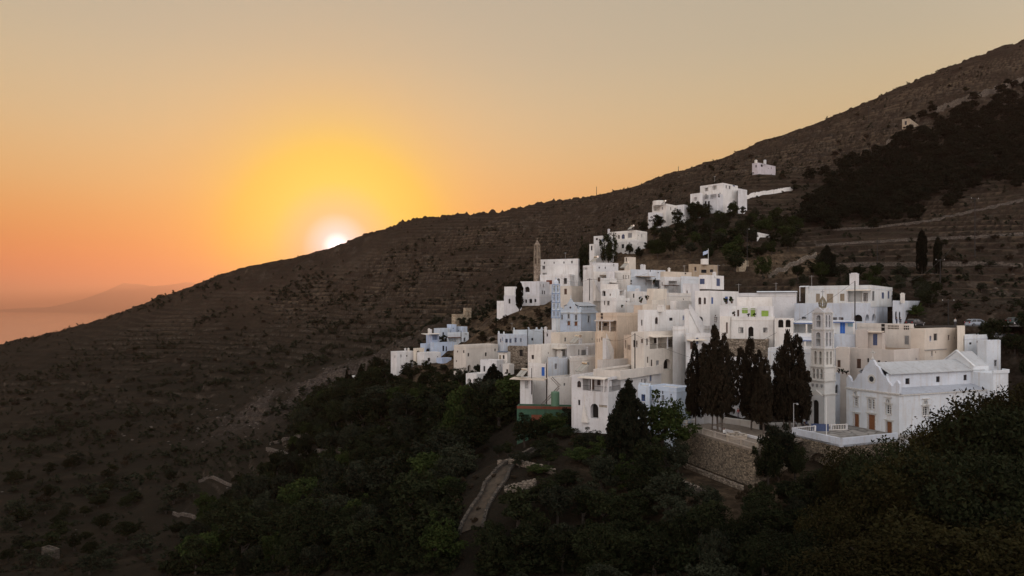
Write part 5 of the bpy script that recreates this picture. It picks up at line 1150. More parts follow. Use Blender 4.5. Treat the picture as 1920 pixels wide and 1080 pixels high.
for i in range(3):
    r_ = random.Random(i+3)
    tree_kind('low%d' % i, crown_round(70+i, 34, 34, .045, .95), trunk_mesh(80+i, .3, .05, 4, .2, .5), LM[('dark','olive','dry')[i]], BARK)
tree_kind('spire', crown_column(5, [(0,0,.04,1.0,.42)], 95, 22, .045), trunk_mesh(9, .3, .07, 0), LM['cyp'], BARK)
def crown_lumpy(seed, lobes, leaf=.017, nl=70):
    """old cypress: stacked rounded tufts on several upright limbs"""
    r_ = np.random.default_rng(seed); cs = []; rd = []
    for (x, y, z0, z1, rr) in lobes:
        n = int(46*(z1-z0)); t = np.linspace(0, 1, n)
        for k in range(n):
            prof_ = min(1, (t[k]/.12)**.6+.25)*min(1, ((1-t[k])/.35)**.5+.12)*(.8+.35*r_.random()); m_ = 1 + int(rr*prof_*26)
            for _ in range(m_):
                a = r_.random()*6.283; q = rr*prof_*(.35+.65*r_.random()**.5); cs.append((x+math.cos(a)*q, y+math.sin(a)*q, z0+(z1-z0)*t[k]+r_.normal()*.008)); rd.append(.038+.042*r_.random())
    return leaves(np.array(cs), np.array(rd), nl, leaf, r_, .55)
tree_kind('dark_conifer', crown_lumpy(6, [(.02,0,.10,.98,.12),(-.1,.05,.06,.86,.14),(-.26,.05,.05,.66,.17),(.2,-.08,.05,.74,.17),(.05,.2,.04,.78,.18),(-.12,-.2,.04,.58,.22),(.34,.05,.03,.45,.15),(-.36,0,.03,.42,.13)], .020, 60), trunk_mesh(10, .4, .04, 3, .1), LM['cyp'], BARK)
lob = {'rusty0': [(-.05,0,.14,.96,.22),(-.24,.12,.12,.72,.2),(.22,-.1,.10,.84,.22),(.02,.2,.10,.5,.3)],
 'rusty1': [(-.10,0,.14,.98,.15),(.17,.05,.14,.89,.15),(.33,-.05,.16,.70,.17),(-.33,.05,.14,.80,.16),(.0,-.2,.12,.62,.26),(.05,.25,.12,.70,.24),(.25,.1,.12,.5,.24),(-.25,-.1,.12,.5,.24)],
 'rusty2': [(-.04,0,.14,.95,.18),(-.30,.1,.18,.84,.17),(.26,-.1,.12,.80,.19),(.1,.22,.12,.62,.26),(-.14,-.15,.12,.55,.28),(.38,.1,.2,.55,.14)],
 'rusty3': [(-.06,0,.12,.97,.18),(.20,.0,.14,.93,.16),(-.30,-.08,.14,.76,.18),(.38,.1,.14,.66,.18),(0,.24,.12,.66,.26),(.15,-.2,.12,.5,.28),(-.2,.1,.14,.45,.24)]}
for k, (nm, lb) in enumerate(lob.items()):
    t_ = trunk_mesh(20+k, .55, .028, 3, .12, .7)
    if k in (1, 3): t_.tube((.14,.05,-.1), (.12,.05,.5), .026, .014, 8); t_.tube((-.16,0,-.1), (-.12,0,.5), .022, .012, 8)
    tree_kind(nm, crown_lumpy(30+k, lb), t_, LM['rust'], BARKG)

LANDM = [('the rocky spur',560,700),('the winding stone path',880,900),('the green walled house',1010,790),('the leftmost white block',760,680),('the small arcade house',890,710),('the fountain terrace wall',1350,880),
 ('the church side wall',1800,780),('the long stone wall up the slope',1800,190),('the tan hut',1700,230),('the upper row of houses',1330,380),('the lowest upper house',1160,450),('the flagpole',1326,480),('the chapel hill',990,600),
 ('the large house with the tall chimney',1600,540),('the parked cars',1850,620),('the farm shed',80,1040),('the valley ruins',620,830),('the round tree by the blue house',1245,790),('the terraced far slope',300,760),('the sunset ridge',620,500),
 ('the bottom edge below the path',900,1060),('the bottom edge left of the wood',450,1060),('the bottom edge under the terrace wall',1350,1060),('the hill road',1850,480)]
ORD = lambda n: {1:'first',2:'second',3:'third',4:'fourth',5:'fifth',6:'sixth',7:'seventh',8:'eighth',9:'ninth',10:'tenth'}.get(n, '%d%s' % (n, 'th' if 10 < n % 100 < 14 else {1:'st',2:'nd',3:'rd'}.get(n % 10, 'th')))
LAB = []     # (object, adjective phrase, px, py): numbered outward from the nearest landmark at the end
def number_labels():
    by = {}
    for o, adj, noun, px, py in LAB:
        lm = min(LANDM, key=lambda q: (q[1]-px)**2+(q[2]-py)**2); by.setdefault((adj, noun, lm), []).append((math.hypot(lm[1]-px, lm[2]-py), o))
    for (adj, noun, lm), L_ in by.items():
        L_.sort(key=lambda q: q[0])
        for n, (d, o) in enumerate(L_): o['label'] = ('%s %s nearest to %s' % (adj, noun, lm[0])) if n == 0 else ('%s %s, %s nearest to %s' % (adj, noun, ORD(n+1), lm[0]))
def scr(p): return 960+p[0]/p[1]*F, HZ-p[2]/p[1]*F
def inpoly(x, y, pl):
    c = False; j = len(pl)-1
    for i in range(len(pl)):
        if (pl[i][1] > y) != (pl[j][1] > y) and x < (pl[j][0]-pl[i][0])*(y-pl[i][1])/(pl[j][1]-pl[i][1])+pl[i][0]: c = not c
        j = i
    return c
FOOT = [(h_[0], h_[1], h_[2], h_[3], h_[4]) for h_ in FLAT]
def on_building(x, y, mg=1.0):
    for P_0, u_, v_, a_, b_ in FOOT:
        dx, dy = x-P_0.x, y-P_0.y; s, t_ = dx*u_.x+dy*u_.y, dx*v_.x+dy*v_.y
        if -mg < s < a_+mg and -mg < t_ < b_+mg: return True
    return False
placed = []
def free(x, y, sp): return all((x-q[0])**2+(y-q[1])**2 > (min(sp, q[2]) if q[2] < 90 else 3.6)**2 for q in placed)
TONE = {'round_dark':'dark round-crowned','round_olive':'grey green round-crowned','round_green':'fresh green round-crowned','low0':'low dark','low1':'low grey green','low2':'low brownish','big':'broad','dark_conifer':'dark pointed'}
def wood(poly, n, sp, hh, ww, kinds, seed, name='broadleaf_tree', group='trees of the valley wood', maxn=999):
    r_ = random.Random(seed); x0, x1 = min(p[0] for p in poly), max(p[0] for p in poly); y0, y1 = min(p[1] for p in poly), max(p[1] for p in poly); cnt = 0
    for _ in range(n):
        if cnt >= maxn: break
        px, py = r_.uniform(x0, x1), r_.uniform(y0, y1)
        if not inpoly(px, py, poly): continue
        q = hit(px, py)
        if q is None or on_building(q.x, q.y, 2.0) or not free(q.x, q.y, sp): continue
        if py < 760 and 720 < px < 985 and hh[1] > 6: hh_ = (2.2, 4.2)
        else: hh_ = hh
        k = r_.choice(kinds); key = k + (str(r_.randrange(4)) if k.startswith('round') else ''); h = r_.uniform(*hh_); w = h*r_.uniform(*ww)*(.6 if k == 'dark_conifer' else 1)
        nm = 'conifer_tree' if k == 'dark_conifer' else (name if k != 'round_olive' or name == 'bush' else 'olive_tree') if k.startswith('round') or k.startswith('big') else 'bush'
        o = place_tree(nm, key, q.x, q.y, q.z-.1, w, h, r_.random()*6.28, None, 'tree' if nm != 'bush' else 'bush', group)
        LAB.append((o, TONE[k], 'tree' if nm != 'bush' else 'bush', px, py)); placed.append((q.x, q.y, sp)); cnt += 1
    return cnt
def spot(name, key, px, Y, top, wpx, label, cat='tree', group=None, base=None, rz=0.3):
    x = (px-960)/F*Y; z = ground_z(x, Y) if base is None else (HZ-base)/F*Y; h = (HZ-top)/F*Y - z; w = wpx/F*Y
    placed.append((x, Y, w*.5)); return place_tree(name, key, x, Y, z-.15, w*(.86 if key.startswith('rusty') else 1.05), max(h, 1.2)*1.03, rz, label, cat, group)
for q_ in [(990,812),(945,828),(932,850),(922,885),(915,905),(900,930),(885,955)]:
    Y_ = float(np.interp(q_[1], [800,850,972], [124,113,97])); placed.append(((q_[0]-960)/F*Y_, Y_, 99)); PATHP = True
# named trees
cg = 'rust brown cypresses on the fountain terrace'
spot('cypress_tree', 'rusty0', 1304, 117, 640, 44, 'leftmost rust brown cypress on the fountain terrace, shorter than its neighbour', group=cg, base=793)
spot('cypress_tree', 'rusty1', 1346, 115, 612, 78, 'tallest rust brown cypress on the terrace, splitting into two pointed tops', group=cg, base=795, rz=0)
spot('cypress_tree', 'rusty2', 1408, 116.5, 630, 66, 'rust brown cypress left of centre in the right hand terrace group', group=cg, base=797)
spot('cypress_tree', 'rusty0', 1432, 113, 668, 58, 'rust brown cypress in the middle of the right hand terrace group', group=cg, base=803, rz=2)
spot('cypress_tree', 'rusty3', 1480, 114.5, 622, 84, 'rust brown cypress with a rounded double top nearest the bell tower', group=cg, base=806, rz=0)
spot('conifer_tree', 'dark_conifer', 1178, 110, 713, 84, 'big dark pointed conifer standing in front of the veranda house', base=862)
spot('broadleaf_tree', 'round_green1', 1248, 113, 748, 105, 'round green tree in front of the low pale blue house', base=858)
spot('conifer_tree', 'dark_conifer', 925, 178, 682, 42, 'small dark conifer in front of the narrow white house')
spot('cypress_tree', 'spire', 974, 236, 531, 16, 'slender dark cypress beside the white chapel house', base=578)
spot('cypress_tree', 'spire', 1728, 205, 436, 21, 'thick dark cypress standing alone on the right hillside')
spot('cypress_tree', 'spire', 1758, 208, 448, 17, 'second hillside cypress just right of the thick one')
spot('conifer_tree', 'dark_conifer', 1550, 200, 460, 40, 'ragged dark pine above the large house with the chimney')
spot('broadleaf_tree', 'round_dark0', 1378, 213, 470, 45, 'dark round tree touching the tan flagpole house')
spot('broadleaf_tree', 'round_green2', 1430, 205, 483, 34, 'thin green tree behind the long low roof storey')
spot('broadleaf_tree', 'round_dark2', 1140, 256, 442, 34, 'dark tree hiding the corner of the lowest upper house')
spot('broadleaf_tree', 'round_dark1', 1095, 258, 455, 28, 'dark bushy tree left of the lowest upper house')
spot('broadleaf_tree', 'round_dark3', 1302, 290, 376, 34, 'dark tree tucked below the red garage of the biggest upper house')
spot('broadleaf_tree', 'round_olive0', 943, 196+60, 586, 42, 'dark grey green tree below the leftmost chapel hill cube house')
spot('broadleaf_tree', 'round_olive1', 893, 246, 618, 26, 'small round tree right of the tiled pergola porch')
spot('broadleaf_tree', 'round_olive2', 1068, 134, 768, 52, 'neat round bush in front of the veranda house corner', 'tree')
spot('broadleaf_tree', 'round_green3', 1035, 131, 772, 60, 'green tree in front of the green walled house')
spot('broadleaf_tree', 'round_dark3', 1012, 129.5, 783, 46, 'dark bush hiding the middle of the green wall')
spot('broadleaf_tree', 'round_dark1', 985, 130, 782, 60, 'dark low tree at the left corner of the green walled house')
spot('broadleaf_tree', 'round_olive3', 1460, 101.5, 790, 70, 'grey green tree filling the gap between the two retaining walls')
spot('broadleaf_tree', 'round_dark2', 1440, 99.5, 826, 60, 'dark bush hanging at the fountain terrace corner')
spot('broadleaf_tree', 'round_dark0', 1490, 101, 830, 56, 'dark bush left of the arched retaining wall doorway')
spot('broadleaf_tree', 'round_green0', 868, 165, 722, 70, 'tall fresh green tree below the small arcade house')
spot('broadleaf_tree', 'round_green1', 850, 150, 760, 60, 'bright green tree in the middle of the valley wood')
for i, (px, Y, top, w) in enumerate([(1612,86,838,150),(1700,74,812,230),(1782,82,752,200),(1872,80,716,240),(1950,72,706,300),(1640,68,890,230),(1765,64,850,280),(1890,60,820,330),(1572,74,930,150),(2040,76,690,300),(1530,66,985,220),(1700,56,985,330),(1880,54,960,380)]):
    spot('broadleaf_tree', 'big%d' % (i % 3), px, Y, top, w, ['broad amber green tree before the arched retaining wall','amber tree with a pointed spray just below the church doors','large tree hiding the foot of the church side wall','tallest foreground tree rising past the church apse','big dark tree at the right picture edge',
      'wide amber green tree below the forecourt corner','massive amber tree low in the right foreground','massive dark tree in the lower right corner region','smaller dark tree left of the foreground group','outer tree cut by the right picture edge above the others','low amber crown at the bottom under the retaining walls','huge crown at the bottom, right of the middle','huge crown filling the bottom right corner'][i], group='large foreground trees', rz=i*1.3)
for i in range(14):     # shrubs against the retaining walls and houses
    px, Y, top, w = [(1060,128,800,60),(1110,118,806,56),(1135,112,822,60),(1215,106,820,74),(1270,110,822,60),(1180,100,862,80),(1230,100,880,80),(1130,104,850,60),(1085,112,838,66),(1020,118,822,60),(980,116,850,56),(1010,108,870,60),(1060,104,880,66),(1100,98,905,80)][i]
    o = spot('broadleaf_tree', 'round_%s%d' % (('dark','olive','green')[i % 3], i % 4), px, Y, top, w, None, group='trees below the veranda house'); LAB.append((o, TONE['round_'+('dark','olive','green')[i % 3]], 'tree', px, top+20))
wood([(560,800),(620,740),(700,705),(860,690),(970,720),(975,775),(930,820),(880,850),(860,950),(850,1080),(330,1080),(400,960),(540,880)], 9000, 4.6, (3.5,9.5), (.7,1.4), ['round_dark','round_dark','round_dark','dark_conifer','round_olive','round_olive','low0','round_green'], 1, maxn=260)
wood([(900,1075),(905,1010),(960,985),(1010,945),(1130,930),(1250,925),(1290,960),(1420,960),(1540,930),(1560,1080),(860,1080)], 3000, 3.4, (3.2,6), (.9,1.4), ['round_dark','round_olive','round_dark','low0'], 2, group='trees under the terrace walls', maxn=90)
wood([(880,870),(1000,830),(1250,850),(1280,920),(1000,900)], 300, 4.0, (1.5,3.2), (1.0,1.5), ['low0','low1','round_olive'], 22, group='trees under the terrace walls', maxn=30)
wood([(1120,478),(1180,458),(1230,424),(1290,405),(1340,405),(1420,400),(1500,430),(1480,470),(1400,490),(1330,492),(1300,485),(1180,485)], 4000, 4.6, (3.5,6.5), (.9,1.3), ['round_dark','round_olive','round_dark','low0','round_green'], 4, group='trees below the upper row of houses', maxn=90)
wood([(1480,540),(1500,512),(1620,510),(1690,520),(1760,560),(1790,600),(1700,600)], 900, 3.4, (2.6,4.6), (.8,1.2), ['round_green','round_dark','round_olive'], 5, group='trees behind the large house', maxn=30)
wood([(900,650),(905,620),(960,592),(1030,585),(1030,615),(960,640)], 500, 3.2, (1.4,3.0), (1.1,1.6), ['low0','low1','low2'], 6, name='bush', group='scrub below the chapel hill', maxn=26)
wood([(1840,660),(1920,610),(1990,600),(1990,760),(1900,740)], 300, 4, (3.5,7), (.9,1.2), ['round_dark'], 7, group='trees beside the church apse', maxn=12)
r7 = random.Random(77)
for _ in range(26):     # crowns rising from the slope just under the frame
    Y = r7.uniform(58, 80); x = r7.uniform(-30, 36)
    if not free(x, Y, 3.5): continue
    z = ground_z(x, Y); k = r7.choice(['round_dark','round_olive']); h = r7.uniform(3.5,5.5); o = place_tree('broadleaf_tree', k+str(r7.randrange(4)), x, Y, z-.2, h*r7.uniform(1,1.35), h, r7.random()*6, None, 'tree', 'trees under the terrace walls')
    sxy = scr((x, Y, z)); LAB.append((o, TONE[k], 'tree', sxy[0], sxy[1])); placed.append((x, Y, 3.5))
wood([(400,600),(700,480),(950,450),(950,540),(800,600),(640,660),(450,760),(200,900),(60,960),(60,800),(0,760),(0,700),(200,660)], 1400, 6, (1.5,3.4), (1.2,2.2), ['low0','low0','low2'], 8, name='bush', group='bushes scattered over the terraced far slope', maxn=115)
wood([(20,900),(160,860),(330,900),(420,960),(330,1080),(0,1080),(0,960)], 800, 5, (2.5,5.5), (1.0,1.7), ['low0','round_dark','low1'], 9, name='bush', group='bushes at the valley foot', maxn=45)
wood([(1480,480),(1920,440),(1920,600),(1800,590),(1650,500)], 600, 6, (1.0,2.4), (1.2,1.8), ['low0','low2','low1'], 10, name='bush', group='low bushes on the right hillside', maxn=36)
wood([(1000,380),(1200,360),(1500,260),(1700,180),(1900,100),(1900,170),(1700,230),(1560,330),(1400,400),(1200,440),(1000,450)], 700, 9, (1.6,3.6), (1.1,1.8), ['low0','low2'], 11, name='bush', group='bushes under the high ridge', maxn=36)
number_labels()

UW = [(1510,400),(1560,350),(1640,300),(1720,262),(1800,222),(1950,170),(2060,150),(2060,330),(1850,345),(1760,370),(1700,400),(1600,420),(1540,436)]
# uncountable scrub over all the slopes: one object
def scatter(name, label, cat, base, T, m):
    Vb, Fb = base; n = len(T); V = np.empty((n, len(Vb), 3), np.float32)
    c, s = np.cos(T[:,4]), np.sin(T[:,4]); sc_ = T[:,3]; X_ = Vb[:,0]; Y_ = Vb[:,1]; Z_ = Vb[:,2]
    V[:,:,0] = T[:,0,None]+(X_*c[:,None]-Y_*s[:,None])*sc_[:,None]; V[:,:,1] = T[:,1,None]+(X_*s[:,None]+Y_*c[:,None])*sc_[:,None]; V[:,:,2] = T[:,2,None]+Z_*sc_[:,None]*T[:,5,None]
    Fa = (Fb[None]+(np.arange(n)*len(Vb))[:,None,None]).reshape(-1, Fb.shape[1]); o = bpy.data.objects.new(name, np_mesh(name, V.reshape(-1,3), Fa, [m])); link(o); tag(o, label, cat, kind='stuff'); return o
def rnd_ground(n, seed, Y0, Y1, k0, k1, dens):
    r_ = np.random.default_rng(seed); Yv = np.sqrt(r_.uniform(Y0**2, Y1**2, n)); kv = r_.uniform(k0, k1, n); i = np.interp(kv, ks, np.arange(NK)).astype(int); j = np.interp(Yv, Ys, np.arange(NY)).astype(int)
    z = Z[j, i]; x = kv*Yv; keep = r_.random(n) < dens(x, Yv, z, RIS[j, i]); return x[keep], Yv[keep], z[keep], r_
sb1 = crown_round(91, 9, 9, .16, .8)
D1 = lambda x, y, z, ris: np.clip(.10+.8*ris+2.6*fbm(x/32, y/32, 3, 61)+.35*(z < -25)+.5*(x > 70)*(y < 420), 0, 1)
x_, y_, z_, r_ = rnd_ground(17000, 1, 150, 640, -.95, .95, D1); ok = np.array([not on_building(a, c, .5) for a, c in zip(x_, y_)])
x_, y_, z_ = x_[ok], y_[ok], z_[ok]; T = np.stack([x_, y_, z_-.1, r_.uniform(.8, 2.6, len(x_)), r_.uniform(0, 6.28, len(x_)), r_.uniform(.5, 1.0, len(x_))], 1)
rc = random.Random(8); Tc = []
for _ in range(400):
    px, py = rc.uniform(0, 1000), rc.uniform(430, 960); q = hit(px, py)
    if q is None or q.y < 240 or q.y > 610: continue
    if len(Tc) > 1500: break
    lx, ly = rc.uniform(5, 15), rc.uniform(2.5, 6)
    for _ in range(rc.randrange(10, 30)):
        x, y = q.x+rc.gauss(0, lx), q.y+rc.gauss(0, ly); Tc.append((x, y, ground_z(x, y)-.2, rc.uniform(2.2, 4.6), rc.uniform(0, 6.28), rc.uniform(.5, .9)))
T = np.concatenate([T, np.array(Tc)])
scatter('scrub', 'low dark scrub spread over the dry slopes', 'scrub', sb1, T, LM['olive'])
x_, y_, z_, r_ = rnd_ground(5000, 2, 60, 170, -.8, .85, lambda x, y, z, ris: np.clip(.5+fbm(x/20, y/20, 3, 62)*2, 0, 1)); ok = np.array([not on_building(a, c, .2) for a, c in zip(x_, y_)])
x_, y_, z_ = x_[ok], y_[ok], z_[ok]; T = np.stack([x_, y_, z_-.05, r_.uniform(.4, 1.5, len(x_)), r_.uniform(0, 6.28, len(x_)), r_.uniform(.5, 1.0, len(x_))], 1)
scatter('undergrowth', 'dry undergrowth on the near slope', 'undergrowth', crown_round(92, 14, 12, .12, .8), T, LM['dry'])
# loose stones, thick on the rocky spur
bmr = bmesh.new(); bmesh.ops.create_icosphere(bmr, subdivisions=1, radius=.5); rr_ = random.Random(4)
for vv_ in bmr.verts: vv_.co *= rr_.uniform(.7, 1.15)
rockb = (np.array([q.co[:] for q in bmr.verts]), np.array([[q.index for q in f_.verts] for f_ in bmr.faces])); bmr.free()
D2 = lambda x, y, z, ris: np.clip(.02*(y < 260)+.10*ris*(y < 260)+.9*np.exp(-((x+78)**2)/(2*40**2)-((y-332)**2)/(2*18**2)), 0, 1)
x_, y_, z_, r_ = rnd_ground(16000, 3, 80, 480, -.9, .9, D2); T = np.stack([x_, y_, z_, r_.uniform(.35, 1.5, len(x_))*np.clip(y_/220, .6, 1.2), r_.uniform(0, 6.28, len(x_)), r_.uniform(.4, .9, len(x_))], 1)
scatter('stones', 'loose grey brown stones littering the slopes', 'stones', rockb, T, mat('field_stone', (.085,.070,.058), .95, .5, 1.5))

Tw = []; rw = random.Random(12)
for _ in range(9000):
    px, py = rw.uniform(1500,2060), rw.uniform(150,440)
    if not inpoly(px+rw.gauss(0,17), py+rw.gauss(0,13), UW): continue
    q = hit(px, py)
    if q is None or not free(q.x, q.y, 3.6): continue
    placed.append((q.x, q.y, 3.6)); Tw.append((q.x, q.y, q.z-.6, rw.uniform(6,9.5), rw.uniform(0,6.28), rw.uniform(.7,1.0)))
    if len(Tw) > 480: break
scatter('woodland', 'dark dense wood covering the upper right slope', 'woodland', crown_round(95, 40, 34, .05, .9), np.array(Tw), LM['cyp'])

WP = [[(560,800),(620,740),(700,705),(860,690),(970,720),(975,775),(930,820),(880,850),(860,950),(850,1080),(300,1080),(380,960),(520,880)],[(880,1078),(950,1030),(1150,990),(1400,1010),(1540,960),(1560,1080)]]
Tm = []; rw = random.Random(31)
for _ in range(14000):
    px, py = rw.uniform(300,1560), rw.uniform(690,1078); 
    if not any(inpoly(px, py, w_) for w_ in WP): continue
    q = hit(px, py)
    if q is None or on_building(q.x, q.y, .5) or any((q.x-p_[0])**2+(q.y-p_[1])**2 < 5 for p_ in placed if p_[2] > 90): continue
    Tm.append((q.x, q.y, q.z-.35, rw.uniform(1.2,3.4), rw.uniform(0,6.28), rw.uniform(.6,1.0)))
scatter('maquis', 'dense dark maquis filling the ground between the valley trees', 'maquis', crown_round(97, 13, 12, .10, .9), np.array(Tm[:4200]), LM['dark'])
# ------------------------------------------------------------------ walls that follow the ground
def wall_line(name, label, pix, h, t, m, cat='wall', group=None, ymin=50, sink=.8, n_per=1.6):
    P3 = []
    for i in range(len(pix)-1):
        a, b2 = pix[i], pix[i+1]; n = max(2, int(abs(b2[0]-a[0])/5)+int(abs(b2[1]-a[1])/5))
        for k in range(n + (i == len(pix)-2)):
            f = k/n; q = hit(a[0]+(b2[0]-a[0])*f, a[1]+(b2[1]-a[1])*f, ymin)
            if q is not None and (not P3 or (abs((q-P3[-1]).length) < 40)): P3.append(q)
    if len(P3) < 2: return None
    # smooth the run so that it does not zigzag in depth
    for _ in range(3): P3 = [P3[0]] + [Vector(((P3[i-1].x+P3[i].x*2+P3[i+1].x)/4, (P3[i-1].y+P3[i].y*2+P3[i+1].y)/4, 0)) for i in range(1, len(P3)-1)] + [P3[-1]]
    for q in P3: q.z = ground_z(q.x, q.y)
    c = P3[len(P3)//2]; root = empty(name, c, 0, label, cat, group); mb = MB(); rr2 = random.Random(len(P3))
    for i in range(len(P3)-1):
        a, b2 = P3[i], P3[i+1]; d = Vector((b2.x-a.x, b2.y-a.y, 0)); 
        if d.length < .05: continue
        n = Vector((d.y, -d.x, 0)).normalized()*t/2; ha, hb = h*rr2.uniform(.85,1.1), h*rr2.uniform(.85,1.1)
        v8 = [(*(a-n)[:2], a.z-sink), (*(a+n)[:2], a.z-sink), (*(b2+n)[:2], b2.z-sink), (*(b2-n)[:2], b2.z-sink), (*(a-n)[:2], a.z+ha), (*(a+n)[:2], a.z+ha), (*(b2+n)[:2], b2.z+hb), (*(b2-n)[:2], b2.z+hb)]
        for f in ((4,5,6,7),(1,2,6,5),(3,0,4,7),(0,1,5,4),(2,3,7,6)): mb.poly([v8[j] for j in f])
    part(mb, 'masonry', m, root); return root
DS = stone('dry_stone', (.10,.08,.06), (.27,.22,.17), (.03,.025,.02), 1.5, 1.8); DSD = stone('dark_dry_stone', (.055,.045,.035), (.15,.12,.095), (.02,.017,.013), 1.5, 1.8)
WL = [('long white wall climbing from the biggest upper house', [(1368,378),(1400,372),(1440,364),(1486,357)], 1.8, .5, WM['white']),
 ('tall pale stone wall running up the high right slope', [(1712,232),(1740,216),(1780,202),(1820,188),(1870,172),(1918,154)], 3.6, .8, stone('pale_wall_stone', (.085,.066,.048), (.18,.14,.105), (.06,.045,.035), 1.2, 1.6)),
 ('short pale wall below the stone hut', [(1662,272),(1680,264),(1694,257)], 2.4, .6, DS),
 ('highest dry stone wall across the right hillside', [(1560,432),(1640,428),(1740,416),(1830,396),(1918,376)], .8, .6, DSD),
 ('middle dry stone wall across the right hillside', [(1530,462),(1620,456),(1720,450),(1830,446),(1918,440)], .8, .6, DSD),
 ('lowest dry stone wall across the right hillside', [(1550,500),(1640,498),(1740,498),(1840,496),(1918,500)], 1.0, .7, DSD),
 ('rubble wall beside the bare ground behind the flagpole house', [(1440,520),(1470,508),(1500,492),(1530,480)], 1.2, .7, DS),
 ('rubble garden wall under the horned parapet house', [(905,655),(925,650),(945,648)], 1.8, .6, DS),
 ('broken dry stone wall on the scrub below the chapel hill', [(905,640),(930,634),(960,628),(1010,622)], .9, .6, DS),
 ('upper valley garden wall among the dark trees', [(505,835),(540,825),(580,815),(640,818),(668,824)], 1.0, .6, DSD),
 ('curving lower valley garden wall', [(500,845),(535,852),(548,862),(590,850),(640,846)], 1.0, .6, DSD),
 ('pale looping terrace wall left of the wood', [(372,905),(395,895),(430,912),(470,918)], .9, .6, DSD),
 ('long terrace wall in the dark lower valley', [(325,965),(360,970),(385,985),(400,996)], .9, .6, DSD),
 ('stone terrace wall right of the winding path', [(945,925),(975,918),(1005,910)], 1.0, .6, DS),
 ('little dry wall under the pine right of the path', [(935,872),(960,870),(1010,880),(1040,890)], .8, .6, DS),
 ('rough stone wall on the brown bank below the kerb', [(1255,905),(1285,915),(1330,935)], .9, .7, DS),
 ('rocky terrace edge at the bottom right of the wood', [(1400,1045),(1420,1062),(1435,1078)], .8, .7, DS)]
for lb_, px_, hh_, tt_, m_ in WL: wall_line('stone_wall' if m_ is not WM['white'] else 'white_wall', lb_, px_, hh_, tt_, m_, group=None if hh_ > 2 else 'dry stone walls of the slopes')
# winding path with its two kerb walls
LP = [(1010,800),(975,812),(940,822),(928,842),(908,868),(905,890),(900,905),(884,925),(868,945),(862,965)]; RP = [(1025,806),(990,818),(968,828),(955,850),(952,872),(945,890),(935,905),(922,925),(912,945),(905,972)]
def resamp(pl, n):
    d = [0]
    for i in range(1, len(pl)): d.append(d[-1]+math.dist(pl[i], pl[i-1]))
    t_ = np.linspace(0, d[-1], n); return list(zip(np.interp(t_, d, [p[0] for p in pl]), np.interp(t_, d, [p[1] for p in pl])))
A_, B_ = resamp(LP, 40), resamp(RP, 40); vv2 = []; nn = 6
YP = np.interp(np.arange(40), [0, 12, 39], [124, 113, 97])
for i in range(40):
    for k in range(nn):
        px = A_[i][0]+(B_[i][0]-A_[i][0])*k/(nn-1); Y = YP[i]; x = (px-960)/F*Y; vv2.append((x, Y, ground_z(x, Y)+.16))
ff2 = [(i*nn+k, i*nn+k+1, (i+1)*nn+k+1, (i+1)*nn+k) for i in range(39) for k in range(nn-1)]
po = bpy.data.objects.new('path', np_mesh('path', vv2, ff2, [mat('trodden_earth', (.045,.034,.023), .95, .5, .7, .1)], smooth=True)); link(po); tag(po, 'trodden earth path winding down the near slope', 'path', kind='structure')
def side_wall(label, col, hgt):
    root = empty('stone_wall', vv2[20*nn+col], 0, label, 'wall', 'path walls'); mb = MB(); r_ = random.Random(col)
    for i in range(39):
        a, b2 = Vector(vv2[i*nn+col]), Vector(vv2[(i+1)*nn+col]); d = (b2-a); n = Vector((d.y, -d.x, 0)).normalized()*.22; h0, h1 = hgt*r_.uniform(.7,1.1), hgt*r_.uniform(.7,1.1)
        v8 = [a-n-UP, a+n-UP, b2+n-UP, b2-n-UP, a-n+UP*h0, a+n+UP*h0, b2+n+UP*h1, b2-n+UP*h1]
        for f in ((4,5,6,7),(1,2,6,5),(3,0,4,7),(0,1,5,4),(2,3,7,6)): mb.poly([v8[j] for j in f])
    part(mb, 'masonry', stone('darker_dry_stone', (.03,.026,.02), (.095,.075,.055), (.015,.013,.01), 2.2, 1.8), root)  # darker brown stones than the other dry walls
side_wall('rough stone wall along the valley side of the winding path', 0, .6); side_wall('lower stone edging on the village side of the winding path', nn-1, .3)
# road and parking above the church
rd = []; rY = [(1690,150,147),(1760,149.5,144.5),(1830,150,141),(1900,153,138),(2000,160,138),(2150,170,145)]
for px, Yf, Yn in rY:
    for Y in (Yn, (Yn+Yf)/2, Yf): x = (px-960)/F*Y; rd.append((x, Y, -4.05+.004*(px-1690)*.3))
rf = [(i*3+k, (i+1)*3+k, (i+1)*3+k+1, i*3+k+1) for i in range(len(rY)-1) for k in range(2)]
ro_ = bpy.data.objects.new('road', np_mesh('road', rd, rf, [mat('worn_asphalt', (.060,.055,.050), .9, .3, 1.0, .02)])); link(ro_); tag(ro_, 'worn asphalt road and parking strip above the church', 'road', kind='structure')
